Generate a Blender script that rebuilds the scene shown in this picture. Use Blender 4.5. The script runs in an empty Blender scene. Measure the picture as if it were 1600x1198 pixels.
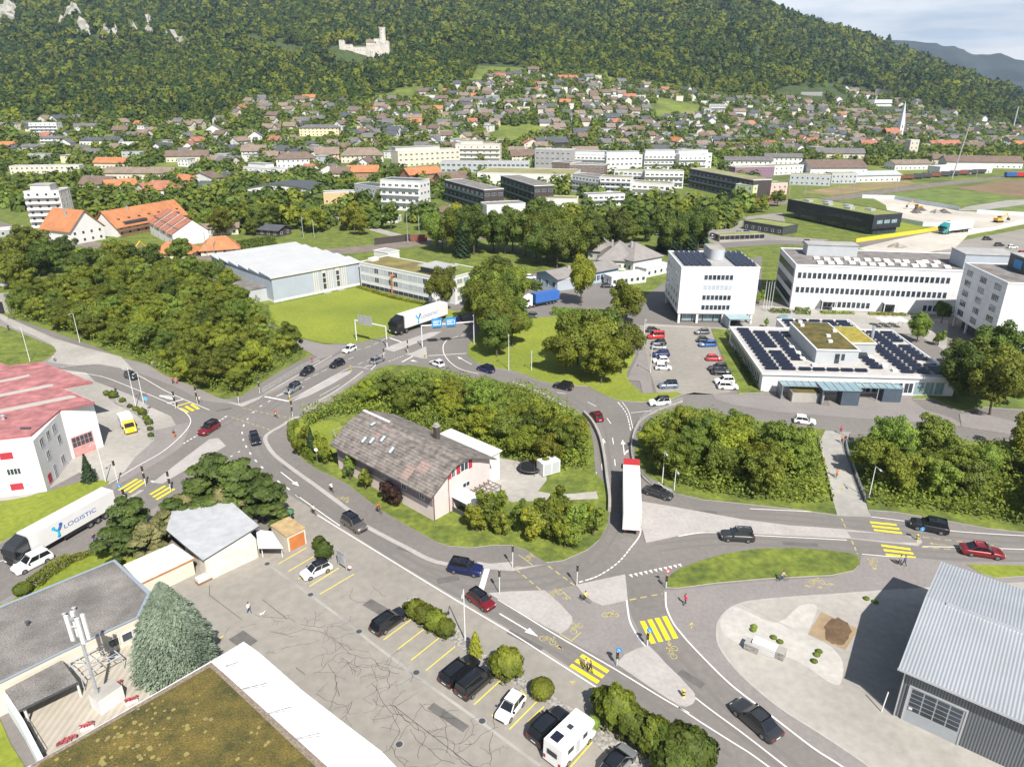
import bpy, math, random
import numpy as np
from mathutils import Vector, Matrix, noise
from mathutils.geometry import tessellate_polygon
rnd = random.Random(7); nr = np.random.RandomState(7)
S = bpy.context.scene
R = math.radians
# ------------------------------------------------------------- camera, sky, sun, exposure
CAMH = 60.0; FOC = 1100.0; TH = math.atan(449/1100)
cam = bpy.data.cameras.new('camera'); co = bpy.data.objects.new('camera', cam); S.collection.objects.link(co)
co.location = (0, 0, CAMH); co.rotation_euler = (math.pi/2-TH, 0, 0)
cam.sensor_width = 36; cam.lens = FOC/1600*36; cam.clip_start = .5; cam.clip_end = 20000
S.camera = co
W = bpy.data.worlds.new('World'); S.world = W; W.use_nodes = True
SUN = Vector((.36, -.93, 1.13)).normalized()
def world():
    nt = W.node_tree; n = nt.nodes; l = nt.links
    bg = n['Background']; bg.inputs[1].default_value = .052
    sk = n.new('ShaderNodeTexSky'); sk.sky_type = 'NISHITA'; sk.sun_disc = False
    sk.sun_elevation = math.asin(SUN.z); sk.sun_rotation = math.atan2(SUN.x, SUN.y)
    tc = n.new('ShaderNodeTexCoord'); mp = n.new('ShaderNodeMapping'); mp.inputs['Scale'].default_value = (2.2, 1.2, 14)
    mp.inputs['Rotation'].default_value = (0, R(4), R(10))
    no = n.new('ShaderNodeTexNoise'); no.inputs['Scale'].default_value = 1.6; no.inputs['Detail'].default_value = 9; no.inputs['Distortion'].default_value = .5
    no.inputs['Roughness'].default_value = .6
    cr = n.new('ShaderNodeValToRGB'); cr.color_ramp.elements[0].position = .34; cr.color_ramp.elements[1].position = .58
    cr.color_ramp.elements[0].color = (.75, .75, .75, 1)
    mx = n.new('ShaderNodeMix'); mx.data_type = 'RGBA'
    n2 = n.new('ShaderNodeTexNoise'); n2.inputs['Scale'].default_value = 3.1; n2.inputs['Detail'].default_value = 7
    c2 = n.new('ShaderNodeValToRGB'); c2.color_ramp.elements[0].color = (9, 10.6, 12.8, 1); c2.color_ramp.elements[1].color = (15.5, 15.8, 16.2, 1)
    c2.color_ramp.elements[0].position = .38; c2.color_ramp.elements[1].position = .6
    l.new(tc.outputs['Generated'], mp.inputs[0]); l.new(mp.outputs[0], no.inputs[0]); l.new(no.outputs[0], cr.inputs[0])
    l.new(mp.outputs[0], n2.inputs[0]); l.new(n2.outputs[0], c2.inputs[0])
    sx = n.new('ShaderNodeSeparateXYZ'); mz = n.new('ShaderNodeMapRange'); mz.inputs[1].default_value = .12; mz.inputs[2].default_value = .4; mz.inputs[3].default_value = 1; mz.inputs[4].default_value = .1
    mm = n.new('ShaderNodeMath'); mm.operation = 'MULTIPLY'; l.new(tc.outputs['Generated'], sx.inputs[0]); l.new(sx.outputs[2], mz.inputs[0]); l.new(mz.outputs[0], mm.inputs[0]); l.new(cr.outputs[0], mm.inputs[1])
    l.new(mm.outputs[0], mx.inputs[0]); l.new(sk.outputs[0], mx.inputs[6]); l.new(c2.outputs[0], mx.inputs[7])
    l.new(mx.outputs[2], bg.inputs[0])
world()
sl = bpy.data.lights.new('sun', 'SUN'); sl.energy = 5; sl.angle = R(.55); sl.color = (1, .955, .88)
so = bpy.data.objects.new('sun', sl); S.collection.objects.link(so); so.location = (0, 0, 200)
so.rotation_euler = (-SUN).to_track_quat('-Z', 'Y').to_euler()
S.view_settings.view_transform = 'Standard'; S.view_settings.look = 'None'; S.view_settings.exposure = .66; S.view_settings.gamma = 1
S.cycles.max_bounces = 5; S.cycles.diffuse_bounces = 2; S.cycles.glossy_bounces = 2; S.cycles.transmission_bounces = 2
S.cycles.transparent_max_bounces = 4; S.cycles.volume_bounces = 0
# ------------------------------------------------------------- survey: photo point -> ground point in metres
ct, st = math.cos(TH), math.sin(TH)
def ray(x, y):
    u = (x-800)/FOC; v = (599-y)/FOC
    return u, ct+v*st, -st+v*ct
def G(x, y, z=0.0):
    a, b, c = ray(x, y); t = (z-CAMH)/c
    return Vector((a*t, b*t))
def proj(X, Y, Z):
    z = Z-CAMH; d = Y*ct-z*st; up = Y*st+z*ct
    return 800+FOC*X/d, 599-FOC*up/d
def frame(ox, oy, s):
    return lambda *p: [(ox+x/s, oy+y/s) for x, y in p]
ZS = 2.963
fA = frame(0, 380, ZS); fB = frame(530, 380, ZS); fC = frame(1060, 380, ZS); fD = frame(0, 798, ZS); fE = frame(530, 798, ZS); fF = frame(1060, 798, ZS)
fT1 = frame(0, 0, ZS); fT2 = frame(530, 0, ZS); fT3 = frame(1060, 0, ZS)
fG = frame(340, 560, 4.706); fH = frame(530, 640, 4.706); fI = frame(0, 660, 4.706); fJ = frame(300, 340, 3.2); fK = frame(540, 440, 5.333)
fR = frame(0, 560, 5.207); fP = frame(0, 0, 1)
# terrain profiles: column -> list of (distance, photo row the slope reaches there)
PROF = {-700: [(700, 236), (800, 195), (950, 150), (1200, 100), (1500, 50), (1900, 0), (2400, -60)],
 0: [(700, 236), (800, 196), (950, 160), (1200, 105), (1500, 50), (1900, 0), (2400, -60)],
 300: [(700, 238), (800, 204), (950, 172), (1200, 118), (1400, 62), (1900, 5), (2400, -60)],
 570: [(700, 240), (850, 190), (1000, 155), (1150, 118), (1300, 92), (1600, 50), (1900, 10), (2400, -60)],
 740: [(700, 244), (850, 200), (1000, 150), (1100, 115), (1300, 86), (1600, 45), (1900, 10), (2400, -60)],
 900: [(700, 246), (850, 205), (1000, 158), (1100, 128), (1300, 92), (1600, 48), (1900, 10), (2400, -60)],
 1130: [(700, 247), (850, 218), (1000, 184), (1150, 150), (1300, 112), (1600, 55), (1900, 4), (2400, 8)],
 1385: [(700, 249), (850, 226), (1000, 203), (1200, 170), (1400, 140), (1900, 88), (2400, 102)],
 1600: [(700, 250), (850, 236), (1100, 208), (1300, 192), (1900, 166), (2400, 170)],
 2300: [(700, 252), (850, 240), (1100, 214), (1300, 200), (1900, 172), (2400, 175)]}
PK = sorted(PROF); PS = [(k-800)/FOC/1.05 for k in PK]
PT = []
for k in PK:
    ys = [0, 560]; zs = [0, 0]
    for Y, py in PROF[k]:
        a, b, c = ray(k, py); ys.append(Y); zs.append(max(0, CAMH+Y*c/b))
    ys.append(4000); zs.append(zs[-1]*.5)
    PT.append((ys, zs))
def T(X, Y):
    if Y < 560: return 0.0
    s = X/Y
    s = min(max(s, PS[0]), PS[-1]-1e-6)
    i = 0
    while s > PS[i+1]: i += 1
    t = (s-PS[i])/(PS[i+1]-PS[i])
    z = (1-t)*np.interp(Y, *PT[i])+t*np.interp(Y, *PT[i+1])
    if Y > 1050:
        m = min(1, (Y-1050)/300)*(1 if Y < 1750 else max(0.15, 1-(Y-1750)/200))
        z += m*(noise.noise(Vector((X/170, Y/170, 0)))*44+noise.noise(Vector((X/70, Y/70, 3)))*14)
    return float(z)
def PX(x, y):
    """photo point to terrain point"""
    a, b, c = ray(x, y)
    Yp = 0; prev = None
    if c < 0:
        t = -CAMH/c
        if t*b < 560: return Vector((a*t, b*t, 0))
    Y = 540.0
    while Y < 3500:
        t = Y/b; z = CAMH+c*t; h = T(a*t, Y)
        if z <= h:
            lo, hi = Y-10, Y
            for _ in range(12):
                m = (lo+hi)/2; t = m/b
                if CAMH+c*t <= T(a*t, m): hi = m
                else: lo = m
            t = hi/b; return Vector((a*t, hi, T(a*t, hi)))
        Y += 10
    t = 3000/b; return Vector((a*t, 3000, T(a*t, 3000)))
# ------------------------------------------------------------- materials
MT = {}
def mat(name, c, rough=.85, var=.15, scale=.5, metal=0., c2=None, bump=0., rand=0., coat=0., trans=0., spec=None, sc2=None, coord='pos', stripe=None, bs=None, a2=.1):
    if name in MT: return MT[name]
    m = bpy.data.materials.new(name); m.use_nodes = True; MT[name] = m
    nt = m.node_tree; n = nt.nodes; l = nt.links; p = n['Principled BSDF']
    p.inputs['Roughness'].default_value = rough; p.inputs['Metallic'].default_value = metal
    if coat: p.inputs['Coat Weight'].default_value = coat; p.inputs['Coat Roughness'].default_value = .05
    if spec is not None: p.inputs['Specular IOR Level'].default_value = spec
    c = tuple(c); c2 = tuple(c2) if c2 else tuple(x*(1-2*var) for x in c)
    ca = c if c2 is not None and var == 0 else tuple(min(1, x*(1+var)) for x in c)
    if coord == 'pos':
        g = n.new('ShaderNodeNewGeometry'); src = g.outputs['Position']
    else:
        g = n.new('ShaderNodeTexCoord'); src = g.outputs['Object']
    no = n.new('ShaderNodeTexNoise'); no.inputs['Scale'].default_value = scale; no.inputs['Detail'].default_value = 8; no.inputs['Roughness'].default_value = .6
    l.new(src, no.inputs[0])
    cr = n.new('ShaderNodeValToRGB'); cr.color_ramp.elements[0].position = .32; cr.color_ramp.elements[1].position = .68
    cr.color_ramp.elements[0].color = (*c2, 1); cr.color_ramp.elements[1].color = (*ca, 1)
    l.new(no.outputs[0], cr.inputs[0]); out = cr.outputs[0]
    if sc2:
        n2 = n.new('ShaderNodeTexNoise'); n2.inputs['Scale'].default_value = sc2; n2.inputs['Detail'].default_value = 4
        l.new(src, n2.inputs[0])
        mr = n.new('ShaderNodeMapRange'); mr.inputs[1].default_value = .3; mr.inputs[2].default_value = .7; mr.inputs[3].default_value = 1-a2; mr.inputs[4].default_value = 1+a2*.8
        l.new(n2.outputs[0], mr.inputs[0])
        hs = n.new('ShaderNodeHueSaturation'); l.new(mr.outputs[0], hs.inputs['Value']); l.new(out, hs.inputs['Color']); out = hs.outputs[0]
    if stripe:  # (axis, scale, depth) ribs or planks
        ax, sc, dp = stripe
        tcs = n.new('ShaderNodeTexCoord'); w = n.new('ShaderNodeTexWave'); w.bands_direction = ax; w.inputs['Scale'].default_value = sc
        l.new(tcs.outputs['Object'], w.inputs[0])
        mr = n.new('ShaderNodeMapRange'); mr.inputs[3].default_value = 1-dp; mr.inputs[4].default_value = 1+dp*.4
        l.new(w.outputs['Fac'], mr.inputs[0])
        hs = n.new('ShaderNodeHueSaturation'); l.new(mr.outputs[0], hs.inputs['Value']); l.new(out, hs.inputs['Color']); out = hs.outputs[0]
        bp = n.new('ShaderNodeBump'); bp.inputs['Strength'].default_value = .5; bp.inputs['Distance'].default_value = .05
        l.new(w.outputs['Fac'], bp.inputs['Height']); l.new(bp.outputs[0], p.inputs['Normal'])
    if rand:
        oi = n.new('ShaderNodeObjectInfo'); mr = n.new('ShaderNodeMapRange'); mr.inputs[3].default_value = 1-rand; mr.inputs[4].default_value = 1+rand
        l.new(oi.outputs['Random'], mr.inputs[0])
        hs = n.new('ShaderNodeHueSaturation'); l.new(mr.outputs[0], hs.inputs['Value']); l.new(out, hs.inputs['Color']); out = hs.outputs[0]
        ma = n.new('ShaderNodeMath'); ma.operation = 'MULTIPLY'; ma.inputs[1].default_value = 7.31; fr = n.new('ShaderNodeMath'); fr.operation = 'FRACT'
        l.new(oi.outputs['Random'], ma.inputs[0]); l.new(ma.outputs[0], fr.inputs[0])
        m2 = n.new('ShaderNodeMapRange'); m2.inputs[3].default_value = .5-rand*.01; m2.inputs[4].default_value = .5+rand*.07
        l.new(fr.outputs[0], m2.inputs[0]); l.new(m2.outputs[0], hs.inputs['Hue'])
    l.new(out, p.inputs['Base Color'])
    if bump:
        bp = n.new('ShaderNodeBump'); bp.inputs['Strength'].default_value = bump; bp.inputs['Distance'].default_value = .1
        nb = n.new('ShaderNodeTexNoise'); nb.inputs['Scale'].default_value = bs or scale*6; nb.inputs['Detail'].default_value = 5
        l.new(src, nb.inputs[0]); l.new(nb.outputs[0], bp.inputs['Height']); l.new(bp.outputs[0], p.inputs['Normal'])
    if trans:
        tr = n.new('ShaderNodeBsdfTranslucent'); ms = n.new('ShaderNodeMixShader'); ms.inputs[0].default_value = trans
        l.new(out, tr.inputs[0]); l.new(p.outputs[0], ms.inputs[1]); l.new(tr.outputs[0], ms.inputs[2])
        l.new(ms.outputs[0], n['Material Output'].inputs[0])
    return m
asphalt = mat('asphalt', (.178, .163, .152), .9, .07, .05, bump=.15, sc2=1.3, bs=4)
asphalt_lot = mat('lot_asphalt', (.262, .242, .213), .9, .06, .09, bump=.15, sc2=.9, bs=4)
pave = mat('pavement', (.225, .205, .195), .9, .05, .2, bump=.1, sc2=2)
pale = mat('pale_paving', (.37, .345, .33), .9, .05, .3, bump=.1, sc2=2.2)
conc = mat('concrete', (.33, .315, .29), .9, .12, .12, bump=.15, sc2=.7)
concw = mat('concrete_yard', (.36, .34, .31), .9, .1, .06, c2=(.27, .255, .23), bump=.2, sc2=1.1)
kerbm = mat('kerb_stone', (.38, .36, .34), .85, .08, .8)
grass = mat('grass', (.145, .175, .022), .95, .2, .25, c2=(.068, .098, .015), bump=.5, a2=.3, sc2=1.1, bs=3)
lawn = mat('lawn', (.215, .245, .022), .95, .1, .035, c2=(.14, .18, .018), bump=.3, a2=.2, sc2=1.3, bs=5)
rough_grass = mat('rough_grass', (.14, .19, .035), .95, .25, .12, c2=(.07, .10, .02), bump=.6, sc2=.8, bs=2)
forest_floor = mat('forest_floor', (.05, .075, .018), .95, .2, .1)  # dark base colour paints the shade in the gaps between crowns
soil = mat('soil', (.16, .10, .055), .95, .2, .3, bump=.5)
gravel = mat('white_gravel', (.42, .40, .37), .9, .1, 3, c2=(.12, .11, .10), bump=.8)
whitep = mat('white_paint', (.72, .70, .68), .7, .06, 1.5)
yellowp = mat('yellow_paint', (.80, .62, .02), .7, .08, 1.5)
yfaint = mat('worn_yellow_paint', (.46, .39, .11), .8, .15, 3, c2=(.26, .23, .14))
white = mat('white_wall', (.66, .65, .635), .8, .03, .3)
whitem = mat('white_metal', (.66, .67, .68), .45, .03, .3)
cream = mat('cream_wall', (.60, .55, .46), .85, .05, .3)
greyw = mat('grey_wall', (.38, .42, .47), .6, .04, .3)
lgreyw = mat('light_grey_wall', (.42, .44, .46), .7, .05, .3)
dgrey = mat('dark_grey', (.06, .065, .07), .5, .1, .5)
black = mat('black', (.018, .018, .02), .5, .1, 1)
glass = mat('window_glass', (.04, .055, .075), .08, .3, .3, spec=.8)
glassb = mat('blue_glass', (.22, .33, .36), .15, .1, .5, spec=.8)
blind = mat('window_blind', (.42, .45, .50), .6, .1, .4)
redsh = mat('red_shutter', (.42, .03, .05), .7, .05, 1)
solarm = mat('solar_cell', (.014, .017, .032), .2, .2, 2, spec=.7)
alu = mat('aluminium', (.62, .63, .65), .35, .05, 1, metal=.6)
steel = mat('galvanised_steel', (.42, .44, .45), .5, .08, 1, metal=.3)
moss = mat('moss_roof', (.135, .10, .022), .95, .2, .5, c2=(.045, .048, .012), bump=1, sc2=7, a2=.5, bs=5)
mossy = mat('yellow_moss', (.30, .27, .035), .95, .2, .7, c2=(.20, .14, .03), bump=.6)
sedum = mat('sedum_roof', (.20, .19, .05), .95, .2, .15, c2=(.13, .085, .04), bump=.3, sc2=1)
gravelroof = mat('gravel_roof', (.23, .212, .20), .95, .1, .3, c2=(.13, .12, .112), bump=.8, sc2=7, a2=.45, bs=8)
flatroof = mat('flat_roof', (.36, .355, .35), .9, .08, .15, sc2=.8)
terrac = mat('terrace_slabs', (.40, .36, .30), .9, .05, .5, stripe=('X', .45, .12))
rock = mat('limestone', (.40, .38, .34), .9, .2, .1, c2=(.20, .20, .16), bump=.5)
tyre = mat('tyre', (.015, .015, .016), .8, .1, 5)
rim = mat('rim', (.35, .36, .37), .3, .1, 3, metal=.8)
lampr = mat('tail_lamp', (.35, .01, .01), .25, 0, 1)
lampw = mat('head_lamp', (.7, .72, .75), .15, 0, 1)
skin = mat('skin', (.50, .30, .20), .6, .05, 3)
bluesign = mat('blue_sign', (.03, .24, .52), .5, .05, 1)
barkm = mat('bark', (.10, .075, .05), .95, .2, 2)
wood = mat('wood', (.24, .13, .06), .85, .15, 1)
def leafm(name, a, b, rand=.28): return mat(name, a, .6, .1, .25, c2=b, rand=rand, trans=.36, sc2=1.5, a2=.25, spec=.3)
lf_mid = leafm('leaf_mid', (.215, .235, .028), (.105, .132, .018))
lf_yel = leafm('leaf_yellow', (.28, .285, .028), (.14, .165, .018))
lf_dark = leafm('leaf_dark', (.14, .175, .028), (.068, .10, .018))
lf_fresh = leafm('leaf_fresh', (.24, .30, .045), (.125, .175, .028))
lf_pine = leafm('needle_pine', (.13, .175, .035), (.055, .085, .022), .12)
lf_fir = leafm('needle_fir', (.042, .075, .026), (.022, .042, .016), .2)
lf_blue = leafm('needle_blue', (.31, .375, .28), (.125, .17, .12), .05)
lf_gold = leafm('leaf_gold', (.36, .36, .03), (.22, .24, .02), .1)
lf_red = leafm('leaf_copper', (.07, .035, .025), (.035, .02, .015), .1)
lf_forest = mat('forest_leaves', (.175, .19, .02), .8, .1, .006, c2=(.055, .082, .014), a2=.35, sc2=.03, trans=.15, spec=.1)
# ------------------------------------------------------------- mesh helpers
class MB:
    def __init__(s): s.v = []; s.f = []; s.m = []
    def add(s, v, f, mi=0):
        o = len(s.v); s.v += [tuple(p) for p in v]; s.f += [tuple(i+o for i in q) for q in f]; s.m += [mi]*len(f); return s
    def box(s, x0, x1, y0, y1, z0, z1, mi=0):
        return s.add([(x0, y0, z0), (x1, y0, z0), (x1, y1, z0), (x0, y1, z0), (x0, y0, z1), (x1, y0, z1), (x1, y1, z1), (x0, y1, z1)],
              [(0, 3, 2, 1), (4, 5, 6, 7), (0, 1, 5, 4), (1, 2, 6, 5), (2, 3, 7, 6), (3, 0, 4, 7)], mi)
    def prism(s, poly, z0, z1, mi=0, top=None, bottom=True):
        n = len(poly); pts = [(p[0], p[1]) for p in poly]
        a = sum(pts[i][0]*pts[(i+1) % n][1]-pts[(i+1) % n][0]*pts[i][1] for i in range(n))
        if a < 0: pts.reverse()
        tri = tessellate_polygon([[Vector((x, y, 0)) for x, y in pts]])
        def up(t):
            (x0, y0), (x1, y1), (x2, y2) = [pts[i] for i in t]
            return t if (x1-x0)*(y2-y0)-(x2-x0)*(y1-y0) > 0 else (t[0], t[2], t[1])
        tri = [up(t) for t in tri]
        s.add([(x, y, z1) for x, y in pts], tri, mi if top is None else top)
        if z0 is not None and z0 < z1:
            v = [(x, y, z0) for x, y in pts]+[(x, y, z1) for x, y in pts]
            s.add(v, [(i, (i+1) % n, n+(i+1) % n, n+i) for i in range(n)], mi)
        return s
    def tube(s, p, q, r0, r1=None, n=8, mi=0, cap=True):
        p = Vector(p); q = Vector(q); r1 = r0 if r1 is None else r1; d = q-p
        if d.length < 1e-6: return s
        d.normalize(); a = d.orthogonal().normalized(); b = d.cross(a)
        v = [p+(a*math.cos(k*2*math.pi/n)+b*math.sin(k*2*math.pi/n))*r0 for k in range(n)]+[q+(a*math.cos(k*2*math.pi/n)+b*math.sin(k*2*math.pi/n))*r1 for k in range(n)]
        f = [(k, (k+1) % n, n+(k+1) % n, n+k) for k in range(n)]
        if cap: f += [tuple(range(n-1, -1, -1)), tuple(range(n, 2*n))]
        return s.add(v, f, mi)
    def mesh(s, name, mats, smooth=None):
        me = bpy.data.meshes.new(name); me.from_pydata(s.v, [], s.f)
        for m in (mats if isinstance(mats, (list, tuple)) else [mats]): me.materials.append(m)
        if len(set(s.m)) > 1 or (s.m and s.m[0]): me.polygons.foreach_set('material_index', s.m)
        if smooth is not None:
            me.polygons.foreach_set('use_smooth', [True]*len(s.f)); me.set_sharp_from_angle(angle=R(smooth))
        me.update(); return me
def obj(name, me, parent=None, loc=None, rz=None):
    if isinstance(me, MB): raise TypeError
    o = bpy.data.objects.new(name, me); S.collection.objects.link(o)
    if parent is not None: o.parent = parent
    if loc is not None: o.location = loc
    if rz: o.rotation_euler = (0, 0, rz)
    return o
def part(name, mb, mats, parent, smooth=None, loc=None, rz=None): return obj(name, mb.mesh(name, mats, smooth), parent, loc, rz)
def tag(o, label, cat, group=None, kind=None):
    if label: o['label'] = label
    if cat: o['category'] = cat
    if group: o['group'] = group
    if kind: o['kind'] = kind
    return o
def thing(name, label, cat, loc=(0, 0, 0), rz=0, group=None):
    o = bpy.data.objects.new(name, None); S.collection.objects.link(o); o.empty_display_size = .5
    o.location = (loc[0], loc[1], loc[2] if len(loc) > 2 else 0); o.rotation_euler = (0, 0, rz); return tag(o, label, cat, group)
def copy_tree(o, parent=None, loc=None, rz=None):
    c = o.copy(); S.collection.objects.link(c)
    if parent is not None: c.parent = parent
    for ch in KIDS.get(o.name, []): copy_tree(ch, c)
    if loc is not None: c.location = (loc[0], loc[1], loc[2] if len(loc) > 2 else 0)
    if rz is not None: c.rotation_euler = (0, 0, rz)
    return c
KIDS = {}
def index_kids(o):
    ks = list(o.children); KIDS[o.name] = ks
    for k in ks: index_kids(k)
def smooth_pts(pts, n=4, closed=True):
    out = []; L = len(pts)
    rng = range(L) if closed else range(L-1)
    for i in rng:
        p0 = pts[(i-1) % L] if closed or i > 0 else pts[i]; p1 = pts[i]; p2 = pts[(i+1) % L]; p3 = pts[(i+2) % L] if closed or i+2 < L else pts[min(i+1, L-1)]
        for k in range(n):
            t = k/n
            out.append(tuple(.5*((2*p1[j])+(-p0[j]+p2[j])*t+(2*p0[j]-5*p1[j]+4*p2[j]-p3[j])*t*t+(-p0[j]+3*p1[j]-3*p2[j]+p3[j])*t**3) for j in (0, 1)))
    if not closed: out.append(tuple(pts[-1][:2]))
    return out
def W2(px, z=0): return [tuple(G(x, y, z)) for x, y in px]
def area(name, px, z, m, z0=None, sm=0, kerb=None, world=False):
    """flat sheet (or raised slab when z0 is given) on the ground"""
    pts = list(px) if world else W2(px)
    if sm: pts = smooth_pts(pts, sm)
    mb = MB(); mb.prism(pts, z0, z, 1 if kerb else 0, 0)
    return tag(part(name, mb, [m]+([kerb] if kerb else []), None), None, None, None, 'structure')
def strip(mb, pts, w, z, mi=0, dash=None, drape=False, taper=1):
    """ribbon along world points"""
    P = [Vector(p[:2]) for p in pts]
    def zz(p): return z+(T(p.x, p.y) if drape else 0)
    if dash is None:
        L = []
        for i, p in enumerate(P):
            d = (P[min(i+1, len(P)-1)]-P[max(i-1, 0)]).normalized(); nrm = Vector((-d.y, d.x))*w/2
            L.append((p+nrm, p-nrm))
        for i in range(len(P)-1):
            a, b = L[i]; c, d = L[i+1]
            mb.add([(*b, zz(P[i])), (*d, zz(P[i+1])), (*c, zz(P[i+1])), (*a, zz(P[i]))], [(0, 1, 2, 3)], mi)
        return
    on, off = dash; t = 0; acc = []
    for i in range(len(P)-1):
        a, b = P[i], P[i+1]; l = (b-a).length; d = (b-a)/l; s = 0
        while s < l:
            ph = t % (on+off)
            if ph < on:
                e = min(l-s, on-ph)
                if e > .05: strip(mb, [a+d*s, a+d*(s+e)], w, z, mi, None, drape)
            else: e = on+off-ph
            e = max(e, .01); s += e; t += e
# ------------------------------------------------------------- terrain
def terrain():
    ys = list(np.arange(-40, 560, 40))+list(np.arange(560, 2400, 12))+list(np.arange(2400, 4001, 200))
    ss = np.linspace(-1.25, 1.25, 170)
    v = []; f = []; nx = len(ss)
    for Y in ys:
        w = max(Y, 0)+140
        for s in ss:
            X = s*w; v.append((X, Y, T(X, Y)))
    for j in range(len(ys)-1):
        for i in range(nx-1):
            a = j*nx+i; f.append((a, a+1, a+nx+1, a+nx))
    mb = MB(); mb.v = v; mb.f = f; mb.m = [0 if ys[k//(nx-1)] < 500 else (2 if ys[k//(nx-1)] < 1180 else 1) for k in range(len(f))]
    tag(part('ground', mb, [grass, forest_floor, mat('slope_meadow', (.17, .21, .03), .95, .1, .02, c2=(.06, .085, .018), a2=.2, sc2=.15)], None, 60), None, None, None, 'structure')
terrain()
def far_mountain():
    Y0 = 5200; prof = [(1150, 118), (1250, 95), (1330, 78), (1372, 74), (1385, 71), (1408, 69), (1430, 70), (1455, 75), (1475, 79), (1490, 78), (1510, 86), (1530, 92), (1545, 91), (1565, 90), (1580, 96), (1600, 101), (1660, 112), (1720, 104), (1800, 118), (2000, 150)]
    px = np.linspace(1120, 1980, 150); py = np.interp(px, [p[0] for p in prof], [p[1] for p in prof])-6
    v = []; f = []; rows = 26
    for j in range(rows):
        t = j/(rows-1)
        for i, (x, y) in enumerate(zip(px, py)):
            a, b, c = ray(x, y); Y = Y0-1500*(1-t); X = a/b*Y0*(Y/Y0)**.7
            z = CAMH+Y0*c/b; h = -20+(z+20)*t**1.15
            nn = noise.noise(Vector((X/300, Y/260, 1)))*95+noise.noise(Vector((X/110, Y/110, 5)))*38
            v.append((X+nn*.6, Y, h+nn*(1-abs(2*t-1))*.9+(noise.noise(Vector((X/60, 0, 9)))*10 if j == rows-1 else 0)))
    n = len(px)
    for i, (x, y) in enumerate(zip(px, py)): v.append((v[(rows-1)*n+i][0], Y0+900, -20))
    for j in range(rows):
        for i in range(n-1): f.append((j*n+i, j*n+i+1, (j+1)*n+i+1, (j+1)*n+i))
    mb = MB(); mb.add(v, f)
    m = mat('mountain_wood', (.028, .04, .034), .95, .3, .004, c2=(.010, .017, .017), sc2=.015, a2=.3)
    tag(part('distant_mountain', mb, m, None, 60), None, None, None, 'structure')
far_mountain()
# ------------------------------------------------------------- paved ground
area('road', [(-500, 1700), (-400, 470), (-60, 478), (0, 490), (60, 510), (150, 542), (215, 570), (270, 598), (330, 626), (375, 620), (440, 578), (500, 548), (600, 495), (700, 468), (760, 458), (800, 430), (860, 425), (960, 440), (1000, 468), (1040, 440), (1190, 400), (1190, 470), (1450, 480), (1700, 480), (2300, 480), (2300, 1900)], .02, asphalt)
area('parking_lot', [(450, 772), (480, 790), (530, 822), (600, 866), (730, 944), (850, 1015), (960, 1089), (1040, 1147), (1120, 1208), (1300, 1330), (1500, 1500), (200, 1500), (180, 900), (420, 835)], .03, asphalt_lot)
area('yard', fA((400, 600), (440, 640), (600, 700), (700, 760), (790, 800), (820, 850), (800, 890), (700, 960), (560, 1070), (500, 1110), (440, 1110), (370, 1060), (240, 1130), (100, 1185), (-300, 1210), (-300, 600), (250, 580)), .03, concw)
area('path', fJ((360, 525), (400, 535), (460, 562), (500, 590), (580, 615), (660, 633), (780, 640), (700, 690), (640, 705), (560, 660), (510, 625), (480, 595), (440, 560), (380, 545)), .035, pave)
pv = area('pavement', [(1036, 922), (1041, 948), (1051, 972), (1062, 988), (1082, 1012), (1138, 1068), (1195, 1112), (1269, 1169), (1316, 1200), (1364, 1236), (1700, 1500), (2600, 1500), (2300, 900), (1800, 888), (1600, 878), (1500, 878), (1440, 872), (1345, 868), (1343, 885), (1300, 902), (1200, 907), (1120, 914), (1060, 921)], .05, pave)
lot_edge = fF((178, 560), (184, 520), (205, 485), (240, 452), (290, 430), (340, 418), (500, 402), (750, 385), (1040, 363))
yard_px = lot_edge+fF((1190, 352), (1600, 330), (2600, 330), (2900, 1500), (1600, 1700), (1000, 1290), (890, 1190), (780, 1112), (640, 1020), (480, 918), (340, 806), (250, 715), (188, 625))
area('concrete_yard', yard_px, .065, concw, .05)
mb = MB(); strip(mb, smooth_pts(W2(yard_px[-8:]+yard_px[:9]), 4, False), .25, .075); tag(part('kerb', mb, kerbm, None), None, None, None, 'structure')
low_pv = fG((600, 432), (560, 440), (480, 490), (380, 545), (352, 580), (362, 630), (420, 710), (560, 820), (700, 920), (850, 1030), (1020, 1160))+fE((62, 28), (130, 75), (300, 165), (450, 237), (640, 262), (800, 268), (960, 245), (870, 180), (790, 150), (690, 155), (600, 160), (480, 140), (380, 90), (210, -10))+fG((1400, 1080), (1100, 900), (900, 860), (740, 770), (630, 700), (570, 640), (540, 560), (545, 490))
area('pavement', low_pv, .05, asphalt)
kl = fG((600, 432), (560, 440), (480, 490), (385, 545), (352, 582), (362, 630), (420, 710), (560, 820), (700, 920), (850, 1030), (1020, 1160))+fE((62, 28), (130, 75), (300, 165), (450, 237), (640, 262))
mb = MB(); strip(mb, smooth_pts(W2(kl), 4, False), .75, .062); tag(part('kerb', mb, pale, None), None, None, None, 'structure')
lamp_pv = fE((640, 235), (700, 245), (800, 236), (806, 265), (960, 247), (800, 280), (640, 266))
area('pavement', lamp_pv, .066, pale)
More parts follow.
